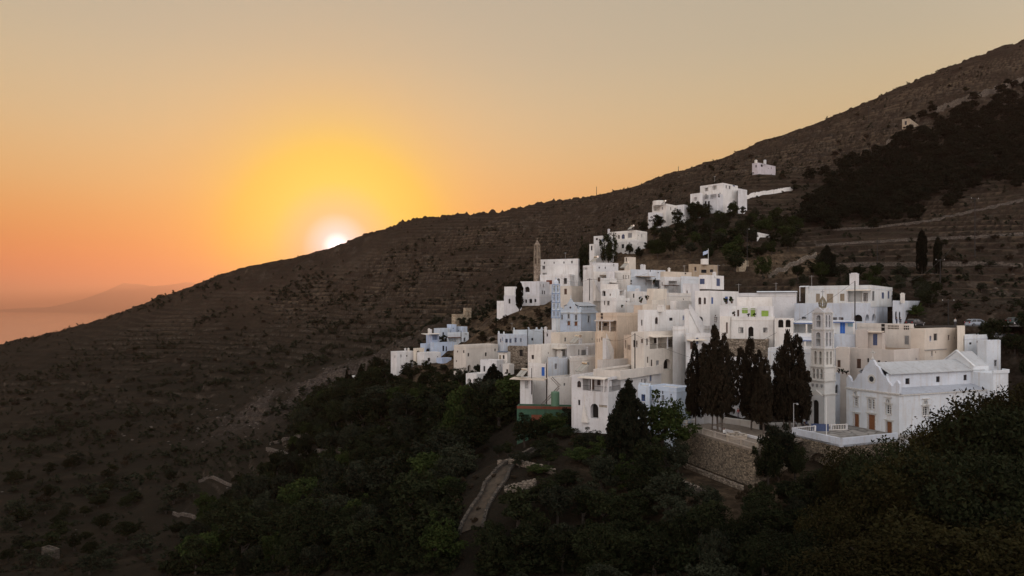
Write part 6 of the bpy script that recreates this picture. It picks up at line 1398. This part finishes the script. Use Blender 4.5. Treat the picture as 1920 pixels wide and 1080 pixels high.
# ------------------------------------------------------------------ vehicles
TYRE = mat('tyre_rubber', (.012,.012,.012), .9); CHR = mat('alloy', (.4,.4,.42), .35, metal=.8); LAMP = mat('headlamp_glass', (.6,.62,.65), .1); REDL = mat('tail_lamp', (.3,.02,.02), .3)
def car(label, x, y, z, rz, paint, L_=4.2, Wd=1.74, Hh=1.5, group='cars parked above the church'):
    root = empty('parked_car', (x, y, z), rz, label, 'car', group)
    sec = [(-.5,.62,.30),(-.485,.78,.34),(-.44,.90,.40),(-.36,.93,.42),(-.30,.95,.43),(-.18,.96,.43),(0,.95,.43),(.12,.93,.43),(.25,.92,.43),(.36,.86,.42),(.45,.72,.40),(.485,.60,.36),(.5,.48,.32)]   # x, shoulder height, half width
    V = []; Fa = []
    prof = lambda hw, hs: [(-hw*.92,.20),(-hw*1.0,.32),(-hw*1.02,.55),(-hw*.98,hs-.06),(-hw*.86,hs),(0,hs+.03),(hw*.86,hs),(hw*.98,hs-.06),(hw*1.02,.55),(hw*1.0,.32),(hw*.92,.20)]
    for sx_0, hs, hw in sec: V += [(sx_0*L_, p*Wd*1.16, q) for p, q in prof(hw, hs)]
    m_ = 11
    for i in range(len(sec)-1):
        for k in range(m_): j = (k+1) % m_; Fa.append((i*m_+k, i*m_+j, (i+1)*m_+j, (i+1)*m_+k))
    Fa.append(tuple(range(m_))); Fa.append(tuple((len(sec)-1)*m_+k for k in reversed(range(m_))))
    mb = MB(); mb.v = V; mb.f = Fa; mb.m = [0]*len(Fa); bo = mb.build('body', paint, root, smooth=False)
    cab = [(-.47,.93,.36),(-.40,1.36,.31),(-.30,Hh-.03,.30),(-.05,Hh,.30),(.08,Hh-.05,.30),(.27,.95,.36)]; mb = MB(); g_ = MB()
    for i in range(len(cab)-1):
        a, b2 = cab[i], cab[i+1]
        for s in (-1, 1):
            q = [(a[0]*L_, s*.40*Wd*1.16, .93), (b2[0]*L_, s*.40*Wd*1.16, .93), (b2[0]*L_, s*b2[2]*Wd*1.16, b2[1]), (a[0]*L_, s*a[2]*Wd*1.16, a[1])]; g_.poly(q)
        top = [(a[0]*L_, -a[2]*Wd*1.16, a[1]), (b2[0]*L_, -b2[2]*Wd*1.16, b2[1]), (b2[0]*L_, b2[2]*Wd*1.16, b2[1]), (a[0]*L_, a[2]*Wd*1.16, a[1])]
        (g_ if i in (0, 4) else mb).poly(top)
    for s in (-1, 1):
        for (x0, z0, x1, z1) in ((-.47,.93,-.30,Hh-.05),(-.14,.93,-.12,Hh-.03),(.27,.95,.08,Hh-.06),(-.30,Hh-.06,.08,Hh-.08)):
            y0, y1 = s*(.41 if z0 < 1 else .315)*Wd*1.16, s*.315*Wd*1.16; mb.tube((x0*L_,y0,z0), (x1*L_,y1,z1), .045, n=6)
    mb.build('roof', paint, root); g_.build('windows', GLASS, root)
    for sx_0 in (-.31, .32):
        for s in (-1, 1):
            w = MB(); c = Vector((sx_0*L_, s*(Wd*.5-.08), .32)); w.tube(c-Vector((0,s*.1,0)), c+Vector((0,s*.11,0)), .32, n=18); wo = w.build('wheel', TYRE, root); r_ = MB(); r_.tube(c+Vector((0,s*.105,0)), c+Vector((0,s*.125,0)), .2, n=14); r_.build('rim', CHR, root, ) .parent = wo
    for s in (-1, 1):
        w = MB(); w.box((.475*L_, s*.58, .66), (.12,.36,.14)); w.build('headlight', LAMP, root); w = MB(); w.box((-.487*L_, s*.62, .82), (.1,.22,.26)); w.build('tail_light', REDL, root)
        w = MB(); w.box((.19*L_, s*(.5*Wd+.06), 1.0), (.14,.2,.13)); w.build('mirror', paint, root)
    w = MB(); w.box((-.5*L_-.02, 0, .5), (.03,.5,.12)); w.build('number_plate', CM['white'], root); return root
pz = lambda nm, c: mat(nm, c, .3, metal=.25)
cx = lambda px, Y: (px-960)/F*Y
car('silver hatchback parked side on beyond the square pillar', cx(1831,144), 144, -3.95, .12, pz('silver_paint', (.36,.40,.46)))
car('black car half hidden behind the curved white parapet', cx(1716,148.6), 148.6, -4.0, .5, pz('black_paint', (.02,.022,.026)))
car('dark green car at the right edge of the parking strip', cx(1907,150), 150, -3.7, .1, pz('dark_green_paint', (.025,.045,.04)))
car('grey car whose windscreen shows over the rounded wall', cx(1866,138.5), 138.5, -6.5, -.5, pz('grey_paint', (.22,.22,.23)))
car('red brown car behind the grey car near the right trees', cx(1893,139.5), 139.5, -6.55, -.4, pz('maroon_paint', (.10,.03,.025)))
mb = MB(); mb.poly([(90,136,-6.55),(118,136,-6.65),(118,141.8,-6.6),(90,141.8,-6.5)]); tag(mb.build('parking_ledge', mat('concrete_ledge', (.09,.08,.07), .9, .3, 1)), 'small concrete parking ledge', 'pavement', kind='structure')
# ------------------------------------------------------------------ people
SKIN = mat('skin', (.32,.18,.12), .6); HAIR = mat('dark_hair', (.02,.015,.012), .7)
def person(label, loc, rz, pose, shirt, trousers, hgt=1.72, hair=HAIR):
    root = empty('person', loc, rz, label, 'person', None); k = hgt/1.72
    if pose == 'sit':
        hip = Vector((0,0,.50)); J = dict(hip=hip, chest=Vector((.03,0,.86)), neck=Vector((.06,0,1.04)), head0=Vector((.07,0,1.10)), head1=Vector((.09,0,1.25)))
        legs = [[Vector((.02,s*.10,.48)), Vector((.43,s*.12,.50)), Vector((.44,s*.12,.10)), Vector((.58,s*.13,.04))] for s in (-1,1)]
        arms = [[Vector((.05,s*.19,.98)), Vector((.12,s*.24,.72)), Vector((.34,s*.14,.62)), Vector((.42,s*.10,.60))] for s in (-1,1)]
    else:
        st = .16 if pose == 'walk' else .03
        J = dict(hip=Vector((0,0,.93)), chest=Vector((.01,0,1.25)), neck=Vector((.02,0,1.45)), head0=Vector((.02,0,1.52)), head1=Vector((.04,0,1.66)))
        legs = [[Vector((0,s*.09,.9)), Vector((s*st*.6+.03,s*.10,.50)), Vector((s*st*1.3-.03,s*.10,.09)), Vector((s*st*1.3+.12,s*.11,.04))] for s in (-1,1)]
        arms = [[Vector((0,s*.19,1.40)), Vector((-s*st*.4,s*.25,1.12)), Vector((-s*st*.7+.08,s*.24,.88)), Vector((-s*st*.7+.11,s*.23,.80))] for s in (-1,1)]
    V = []; E_ = []; Rd = []; mt = []
    def add(p, r): V.append(tuple(Vector(p)*k)); Rd.append(r*k); return len(V)-1
    h0 = add(J['hip'], .145); c1 = add((J['hip']+J['chest'])/2, .125); c0 = add(J['chest'], .15); n0 = add(J['neck'], .065); hd0 = add(J['head0'], .085); hd1 = add(J['head1'], .10); hd2 = add(J['head1']+Vector((-.01,0,.07)), .07)
    E_ += [(h0,c1),(c1,c0),(c0,n0),(n0,hd0),(hd0,hd1),(hd1,hd2)]
    for lg in legs:
        q = [add(lg[0],.085), add(lg[1],.06), add(lg[2],.042), add(lg[3],.038)]; E_ += [(h0,q[0]),(q[0],q[1]),(q[1],q[2]),(q[2],q[3])]
    for ar in arms:
        q = [add(ar[0],.055), add(ar[1],.04), add(ar[2],.03), add(ar[3],.028)]; E_ += [(c0,q[0]),(q[0],q[1]),(q[1],q[2]),(q[2],q[3])]
        s = 1 if ar[0].y > 0 else -1; d = (ar[3]-ar[2]).normalized(); sd_ = Vector((0,1,0))
        for fi, (off, ln_) in enumerate(((-.03,.065),(-.01,.075),(.01,.07),(.028,.055))):
            a1 = add(ar[3]+d*.05+sd_*off*.9, .009); a2 = add(ar[3]+d*(.05+ln_)+sd_*off*1.2, .008); E_ += [(q[3],a1),(a1,a2)]
        a1 = add(ar[3]+d*.01-sd_*s*.035, .011); a2 = add(ar[3]+d*.05-sd_*s*.055, .009); E_ += [(q[3],a1),(a1,a2)]
    me = bpy.data.meshes.new('body'); me.from_pydata(V, E_, []); o = bpy.data.objects.new('body', me); link(o, root)
    sk_ = o.modifiers.new('skin', 'SKIN'); sk_.use_smooth_shade = True; sk_.branch_smoothing = .3
    for i, sv in enumerate(me.skin_vertices[0].data): sv.radius = (Rd[i], Rd[i]); sv.use_root = (i == h0)
    sb_ = o.modifiers.new('sub', 'SUBSURF'); sb_.levels = 2; sb_.render_levels = 2
    # one body surface; cloth and skin are told apart by height and reach
    bm2 = bpy.data.materials.new('clothed_body'); bm2.use_nodes = True; t2 = bm2.node_tree; p2 = t2.nodes['Principled BSDF']; p2.inputs['Roughness'].default_value = .8
    tc2 = t2.nodes.new('ShaderNodeTexCoord'); s2 = t2.nodes.new('ShaderNodeSeparateXYZ'); t2.links.new(tc2.outputs['Object'], s2.inputs[0])
    r2 = t2.nodes.new('ShaderNodeValToRGB'); r2.color_ramp.interpolation = 'CONSTANT'; e2 = r2.color_ramp.elements; wl = (J['hip'].z+.06)*k/2; nl = (J['neck'].z-.01)*k/2
    e2[0].position = 0; e2[0].color = (.03,.025,.02,1); e2[1].position = .04; e2[1].color = trousers+(1,); x2 = e2.new(wl); x2.color = shirt+(1,); x2 = e2.new(nl); x2.color = (.32,.18,.12,1)
    mh = t2.nodes.new('ShaderNodeMath'); mh.operation = 'MULTIPLY'; mh.inputs[1].default_value = .5; t2.links.new(s2.outputs['Z'], mh.inputs[0]); t2.links.new(mh.outputs[0], r2.inputs[0]); t2.links.new(r2.outputs[0], p2.inputs['Base Color']); me.materials.append(bm2)
    hm2 = MB(); q = (J['head1']+Vector((-.02,0,.025)))*k; hm2.lathe((q.x,q.y,q.z), [(.085*k,-.05*k),(.108*k,0),(.10*k,.06*k),(.06*k,.10*k),(.01,.115*k)], 12); hm2.build('hair', hair, root, smooth=True)
    fm2 = MB(); q = (J['head1']+Vector((.098,0,-.02)))*k; fm2.box((q.x,q.y,q.z), (.03,.022,.035)); 
    for s in (-1,1): fm2.box((q.x-.006,s*.034,q.z+.025), (.012,.02,.010), 0, 1); fm2.lathe((J['head1'].x*k-.0,s*.098*k,(J['head1'].z-.02)*k), [(.012,-.025),(.018,0),(.012,.025)], 6)
    fm2.box((q.x-.006,0,q.z-.04), (.012,.04,.008), 0, 2); fm2.build('face', [SKIN, HAIR, CM['terra']], root); return root
person('person in a red top walking on the ramp behind the cypresses', (cx(1384,124.5), 124.5, -19.25), 3.6, 'walk', (.42,.08,.07), (.10,.08,.10))
person('person in a white top sitting on the rim of the fountain basin', (cx(1357,110.6), 110.6, FT+.02), -.9, 'sit', (.62,.62,.60), (.03,.03,.035))
for i, (px, Y, lb_, sh) in enumerate([(1491,116.5,'person in pale clothes seated left of the blue panel under the tower',(.5,.5,.5)),(1503,117,'person in black seated between two others by the bell tower',(.03,.03,.04)),(1511,116.6,'dark haired person in navy seated nearest the tower portal',(.04,.05,.1))]):
    person(lb_, (cx(px,Y), Y, FZ+.02), -1.9+i*.5, 'sit', sh, (.03,.035,.05))
person('figure in dark blue standing left of another by the lane arches', (cx(1681,151.5), 151.5, -3.95), -1.2, 'stand', (.03,.04,.10), (.02,.02,.04))
person('slimmer figure in dark clothes on the right of the lane pair', (cx(1688,152), 152, -3.95), -2.0, 'stand', (.03,.03,.05), (.02,.02,.02), 1.66)
person('person in a light top standing on the road beyond the parapet', (cx(1791,146), 146, -4.0), -1.5, 'stand', (.45,.44,.42), (.05,.05,.06))
mb = MB(); p0_ = lft+Vector((4.2,2.2,0)); mb.box((p0_.x+1.2, p0_.y+.4, FZ+.55), (2.6,.08,1.1), -.2); mb.box((p0_.x+1.2, p0_.y+.38, FZ+1.12), (2.7,.14,.06), -.2); tag(mb.build('barrier', CM['navy'], origin=(p0_.x+1.2, p0_.y+.4, FZ)), 'solid dark blue barrier panel on the church forecourt', 'barrier')
for px, Y, lb_ in ((1491,116.5,'chair under the seated person in pale clothes'),(1503,117,'chair under the seated person in black'),(1511,116.6,'chair under the seated person in navy')):
    rt_ = empty('chair', (cx(px,Y), Y, FZ), -1.4, lb_, 'chair', 'chairs by the bell tower')
    mb = MB(); mb.box((0,0,.40), (.42,.42,.05)); part_ = mb.build('seat', CM['wood'], rt_); mb = MB(); mb.box((-.24,0,.75), (.04,.42,.3)); mb.build('backrest', CM['wood'], rt_)
    for sx_1 in (-.18,.18):
        for sy_1 in (-.18,.18): mb = MB(); mb.box((sx_1,sy_1,.19), (.04,.04,.37)); mb.build('leg', CM['brown'], rt_)
# fountain
fx, fy = cx(1381,109.5), 109.5; rt_ = empty('fountain', (fx, fy, FT), 0, 'round stone fountain basin with a small central pedestal on the dusty terrace', 'fountain')
mb = MB(); n = 28
for k in range(n):
    a0, a1 = 2*math.pi*k/n, 2*math.pi*(k+1)/n
    for (r0, z0, r1, z1) in ((1.55,0,1.5,.42),(1.5,.42,1.6,.44),(1.6,.44,1.6,.54),(1.6,.54,1.25,.54),(1.25,.54,1.25,.2)): mb.poly([(r0*math.cos(a0),r0*math.sin(a0),z0),(r0*math.cos(a1),r0*math.sin(a1),z0),(r1*math.cos(a1),r1*math.sin(a1),z1),(r1*math.cos(a0),r1*math.sin(a0),z1)])
mb.build('basin', bm_, rt_); mb = MB(); mb.lathe((0,0,0), [(.4,0),(.4,.25),(.18,.35),(.16,.8),(.5,.92),(.55,1.0),(.2,1.02)], 14); mb.build('pedestal', bm_, rt_); mb = MB(); mb.lathe((0,0,.3), [(1.24,0),(1.24,.02)], 24); mb.build('basin_bed', CM['dark'], rt_)
for k in range(4): a = k*1.571+.4; mb = MB(); mb.box((.85*math.cos(a),.85*math.sin(a),.42), (.75,.14,.2), a); mb.build('basin_divider', bm_, rt_)
# ------------------------------------------------------------------ poles, lamps, wires, heaters, aerials
WOODP = mat('weathered_pole', (.10,.075,.055), .9, .3, 3, stretch=(1,1,.2)); DPOLE = mat('dark_pole', (.025,.022,.02), .8); STEEL = mat('galvanised_steel', (.42,.42,.42), .45, metal=.6); TANK = mat('polished_tank', (.75,.72,.66), .18, metal=.9); PANEL = mat('solar_glass', (.35,.34,.30), .15)
def pole(name, label, px, Y, top, base, r, m, cat='pole', arm=None, group='poles and masts', lamp=False):
    x = cx(px, Y); z0 = (HZ-base)/F*Y if base else ground_z(x, Y)-.3; z1 = (HZ-top)/F*Y; rt = empty(name, (x, Y, z0), 0, label, cat, group)
    mb = MB(); mb.tube((0,0,-.5), (0,0,z1-z0), r, r*.75, 8); mb.build('shaft', m, rt)
    if arm:
        mb = MB(); mb.box((0,0,z1-z0-.25), (arm,.1,.12), .25); mb.build('cross_arm', m, rt)
        for s in (-.45,0,.45): mb = MB(); mb.lathe((s*arm*.97,s*arm*.25,z1-z0-.19), [(.04,0),(.07,.06),(.05,.12),(.07,.17),(.02,.22)], 8); mb.build('insulator', CM['white'], rt)
    if lamp:
        mb = MB(); mb.tube((0,0,z1-z0-.1), (.5,-.2,z1-z0+.05), .03, n=6); mb.build('bracket', m, rt); mb = MB(); mb.lathe((.5,-.2,z1-z0-.2), [(.05,.25),(.16,.12),(.18,.02),(.12,-.04)], 10); mb.build('lamp_head', CM['grey'], rt)
    return Vector((x, Y, z1))
p1 = pole('utility_pole', 'tall dark pole in front of the large house with the chimney', 1603, 143, 527, 612, .13, DPOLE)
p2 = pole('utility_pole', 'dark pole standing against the long cream house', 1190.5, 136, 625, 687, .12, DPOLE)
pole('utility_pole', 'wooden pole with a cross arm high on the right hillside', 1828, 225, 371, None, .14, DPOLE, arm=3.0)
pole('utility_pole', 'pole with a cross arm beside the two hillside cypresses', 1763, 190, 486, None, .13, DPOLE, arm=3.0)
pole('utility_pole', 'pole with a wide cross arm behind the white wing wall', 1778, 158, 562, None, .12, DPOLE, arm=3.4)
pole('utility_pole', 'bare pole near the ridge above the upper wood', 1629, 480, 200, None, .2, DPOLE, arm=2)
pole('utility_pole', 'bare pole left of the ragged pine', 1645, 215, 446, None, .12, DPOLE)
pole('utility_pole', 'pole beside the horned parapet house', 989.5, 200, 615, 680, .13, DPOLE)
pole('utility_pole', 'short dark pole in front of the tiled pergola porch', 864.5, 247, 620, 643, .16, DPOLE)
pole('utility_pole', 'dark pole among the top terraces of the village', 1105.5, 196, 522, 560, .12, DPOLE, arm=1.4)
pole('street_lamp', 'grey street lamp pole between the tan house and the upper trees', 1401, 214, 429, None, .10, DPOLE, 'street lamp', lamp=True)
pole('street_lamp', 'slim street lamp at the left end of the church forecourt', 1488, 111, 756, 808, .07, STEEL, 'street lamp', lamp=True)
pole('flagpole', 'plain white pole rising from the forecourt parapet', 1549.5, 104.5, 745, 830, .06, CM['white'], 'pole')
pole('radio_mast', 'thin mast on the skyline above the chapel hill', 1118.5, 678, 350, None, .28, DPOLE, 'mast')
pole('radio_mast', 'thin mast on the skyline above the biggest upper house', 1272, 668, 312, None, .28, DPOLE, 'mast')
pole('utility_pole', 'leaning dark post by the white terrace house wall', 997, 150, 690, 735, .1, DPOLE)
fp_ = pole('flagpole', 'white flagpole on the round room of the tan house', 1328, 206.5, 466, 492, .07, CM['white'], 'flagpole')
rt_ = empty('flag', (fp_.x, fp_.y, fp_.z-.9), 0, 'small white and pale blue flag blowing left from its pole', 'flag'); V_ = []; Fl = []; mi = []
for i in range(13):
    for j in range(10): V_.append((-.08-i*.12, .12*math.sin(i*.8), .45-j*.11-i*.045+.05*math.sin(i*.9)))
for i in range(12):
    for j in range(9): Fl.append((i*10+j, i*10+j+1, (i+1)*10+j+1, (i+1)*10+j)); mi.append(j % 2)
fo_ = bpy.data.objects.new('cloth', np_mesh('cloth', V_, Fl, [mat('flag_blue', (.18,.30,.55), .8), mat('flag_white', (.7,.7,.7), .8)], mi)); link(fo_, rt_)
def wire(label, a, b2, sag):
    mb = MB(); n = 14; pr = None
    for i in range(n+1):
        t_ = i/n; q = a.lerp(b2, t_) - UP*(sag*4*t_*(1-t_))
        if pr is not None: mb.tube(pr, q, .028, n=4, caps=False)
        pr = q
    tag(mb.build('cable', DPOLE, origin=tuple(a)), label, 'cable', 'overhead cables')
wire('cable sloping from the tall dark pole past the bell tower', p1, Vector((cx(1425,137), 137, (HZ-640)/F*137)), .6)
wire('cable from the long cream house pole across its veranda', p2-UP*.2, Vector((cx(1300,133), 133, (HZ-672)/F*133)), .3)
wire('cable from the cream house pole back to the peach house', p2-UP*.1, Vector((cx(1135,149), 149, (HZ-635)/F*149)), .8)
def heater(label, px, Y, row, rz=2.4, s=1.0):
    x = cx(px, Y); z = (HZ-row)/F*Y; rt = empty('solar_water_heater', (x, Y, z), rz, label, 'water heater', 'rooftop solar water heaters'); rt.scale = (s, s, s)
    mb = MB(); mb.tube((0,-.75,1.5), (0,.75,1.5), .3, n=16); mb.build('tank', TANK, rt)
    for e in (-.52,.52): mb = MB(); mb.prism([(.1,e-.45,1.28),(.1,e+.45,1.28),(1.55,e+.45,.12),(1.55,e-.45,.12)], (.05,0,.07)); mb.build('collector', PANEL, rt)
    mb = MB()
    for e in (-.7,.7): mb.tube((0,e,0),(0,e,1.3),.03,n=5); mb.tube((0,e,1.25),(1.5,e,.05),.03,n=5); mb.tube((0,e,.05),(1.5,e,.05),.03,n=5)
    mb.build('frame', STEEL, rt)
heater('solar heater with a bright tank on the veranda house roof', 1098, 128.5, 697, 3.7)
heater('solar heater tilted over the slab roof beside the tall grey white house', 984, 151, 706, 3.9)
heater('solar heater on the roof above the grey shuttered door', 1084, 160, 644, 3.7, 1.1)
heater('solar heater on the top white house near the slope', 1118, 218.5, 492, 3.6, 1.1)
heater('solar heater beside the small cream tower room', 1175, 212, 503, 3.7, 1.1)
heater('tiny solar heater on the lowest upper house roof', 1186, 262.5, 431, 3.6)
heater('tiny solar heater on the middle house of the upper row', 1246, 286.5, 384, 3.5)
# water tank and ladder on the green walled house
mb = MB(); x = cx(1041,133.5); z = row_z(758,133.5); mb.lathe((x,133.5,z-.3), [(.75,0),(.78,.1),(.78,2.5),(.7,2.65),(.15,2.75)], 18); tag(mb.build('water_tank', mat('green_plastic', (.08,.16,.10), .5), origin=(x,133.5,z-.3)), 'green cylindrical water tank on the terracotta parapet roof', 'water tank')
def ladder(label, a, b2, wd=.5, grp=None):
    root = empty('ladder', a, 0, label, 'ladder'); d = (b2-a); sd_ = d.cross(Vector((0,1,0.2))).normalized()*wd/2
    for s in (-1, 1): mb = MB(); mb.tube(a+sd_*s, b2+sd_*s, .05, n=6); part(mb, 'rail', WOODP, root)
    n = int(d.length/.35)
    for k in range(n): c = a+d*((k+.5)/n); mb = MB(); mb.tube(c-sd_, c+sd_, .03, n=5); part(mb, 'rung', WOODP, root)
pp = lambda px, py, Y: Vector((cx(px,Y), Y, (HZ-py)/F*Y))
ladder('long ladder leaning from the terracotta roof to the garden stair wall', pp(1014,762,134), pp(1048,726,142)); ladder('short plank ladder propped at the garden stair wall', pp(1034,708,145), pp(1050,724,143), .4)
# roof clutter: pots, dishes
def pot(label, px, Y, row, s=1.0):
    q = pp(px, row, Y); rt = empty('potted_plant', q, 0, label, 'plant', 'potted plants on roofs and terraces'); s *= .62; rt.scale = (s,s,s)
    mb = MB(); mb.lathe((0,0,0), [(.16,0),(.24,.38),(.26,.42)], 10); mb.build('pot', CM['brown'], rt); V_, F_ = crown_round(int(px), 8, 14, .16, .9); o = bpy.data.objects.new('foliage', np_mesh('foliage', V_*np.array([1.3,1.3,1.2])+np.array([0,0,.05]), F_, [LM['dark' if px % 2 else 'green']])); link(o, rt)
for i, (px, Y, row, s, lb_) in enumerate([(1573,123.6,700,1.0,'left potted plant on the beige house ledge'),(1580,123.3,701,1.1,'middle potted plant on the beige house ledge'),(1587,123,702,1.0,'right potted plant on the beige house ledge'),
   (1377,139.8,593,1.2,'potted plant at the left end of the green shuttered terrace'),(1403,139.8,594,.9,'small potted plant below the green shutters'),(1415,139.8,594,.9,'potted plant beside the green terrace door'),
   (1202,159,568,1.6,'bushy potted plant below the battered corner tower'),(1213,158,563,1.4,'second bushy plant beside the battered corner tower'),(1166,176.5,577,1.1,'pot on the two slim window house roof'),(1362,146.5,570,1.8,'dark shrub on the parapet left of the green shuttered house'),
   (1372,146.5,569,1.8,'dark shrub on the parapet right of its twin'),(1225,198,532,1.8,'shrub under the canopy of the blue white long house'),(1183,207,533,1.6,'plant on the terrace of the long blue white house')]): pot(lb_, px, Y, row, s)

# aerials and more wires over the roofs
def aerial(label, px, Y, row, hh=2.2):
    q = pp(px, row, Y); rt = empty('television_aerial', q, random.random()*3, label, 'aerial', 'roof aerials'); mb = MB(); mb.tube((0,0,-.3),(0,0,hh),.03,n=5); mb.tube((-.5,0,hh*.9),(.6,0,hh*.9),.02,n=4)
    for k in range(6): w_ = .45-.05*k; mb.tube((-.45+k*.2,-w_,hh*.9),(-.45+k*.2,w_,hh*.9),.014,n=4)
    mb.build('antenna', STEEL, rt)
for i, (px, Y, row, lb_) in enumerate([(1522,156,535,'aerial on the left end of the large house with the chimney'),(1010,160,690,'aerial on the tall grey white house'),(1346,157,515,'aerial on the blue shuttered roof room'),(1283,200,512,'aerial on the wide grey white house'),
   (1150,220,489,'aerial on the top white house near the slope'),(1246,146,580,'aerial on the one arched window house'),(1128,153,582,'aerial on the peach house'),(1060,235,486,'aerial on the chapel hall'),(1340,301,340,'aerial on the biggest upper house'),
   (1455,164,548,'aerial on the long low roof storey'),(1640,134,600,'aerial on the beige house'),(845,202,645,'aerial on the cream house with scattered windows'),(1385,148,552,'aerial behind the green shuttered house'),(960,207,619,'aerial on the horned parapet house')]): aerial(lb_, px, Y, row)
wire('cable crossing from the horned house pole to the cream church house', pp(989.5,616,200), pp(1060,620,170), .8)
wire('cable from the top terrace pole to the chapel hill', pp(1105.5,523,196), pp(1050,520,230), 1.2)
wire('cable from the top terrace pole towards the flagpole house', pp(1105.5,523,196), pp(1215,512,205), 1.0)
wire('cable from the hillside pole down to the large house', pp(1763,487,190), pp(1655,532,156), 2.0)
wire('cable between the two poles on the right hillside', pp(1828,372,225), pp(1763,488,190), 2.5)
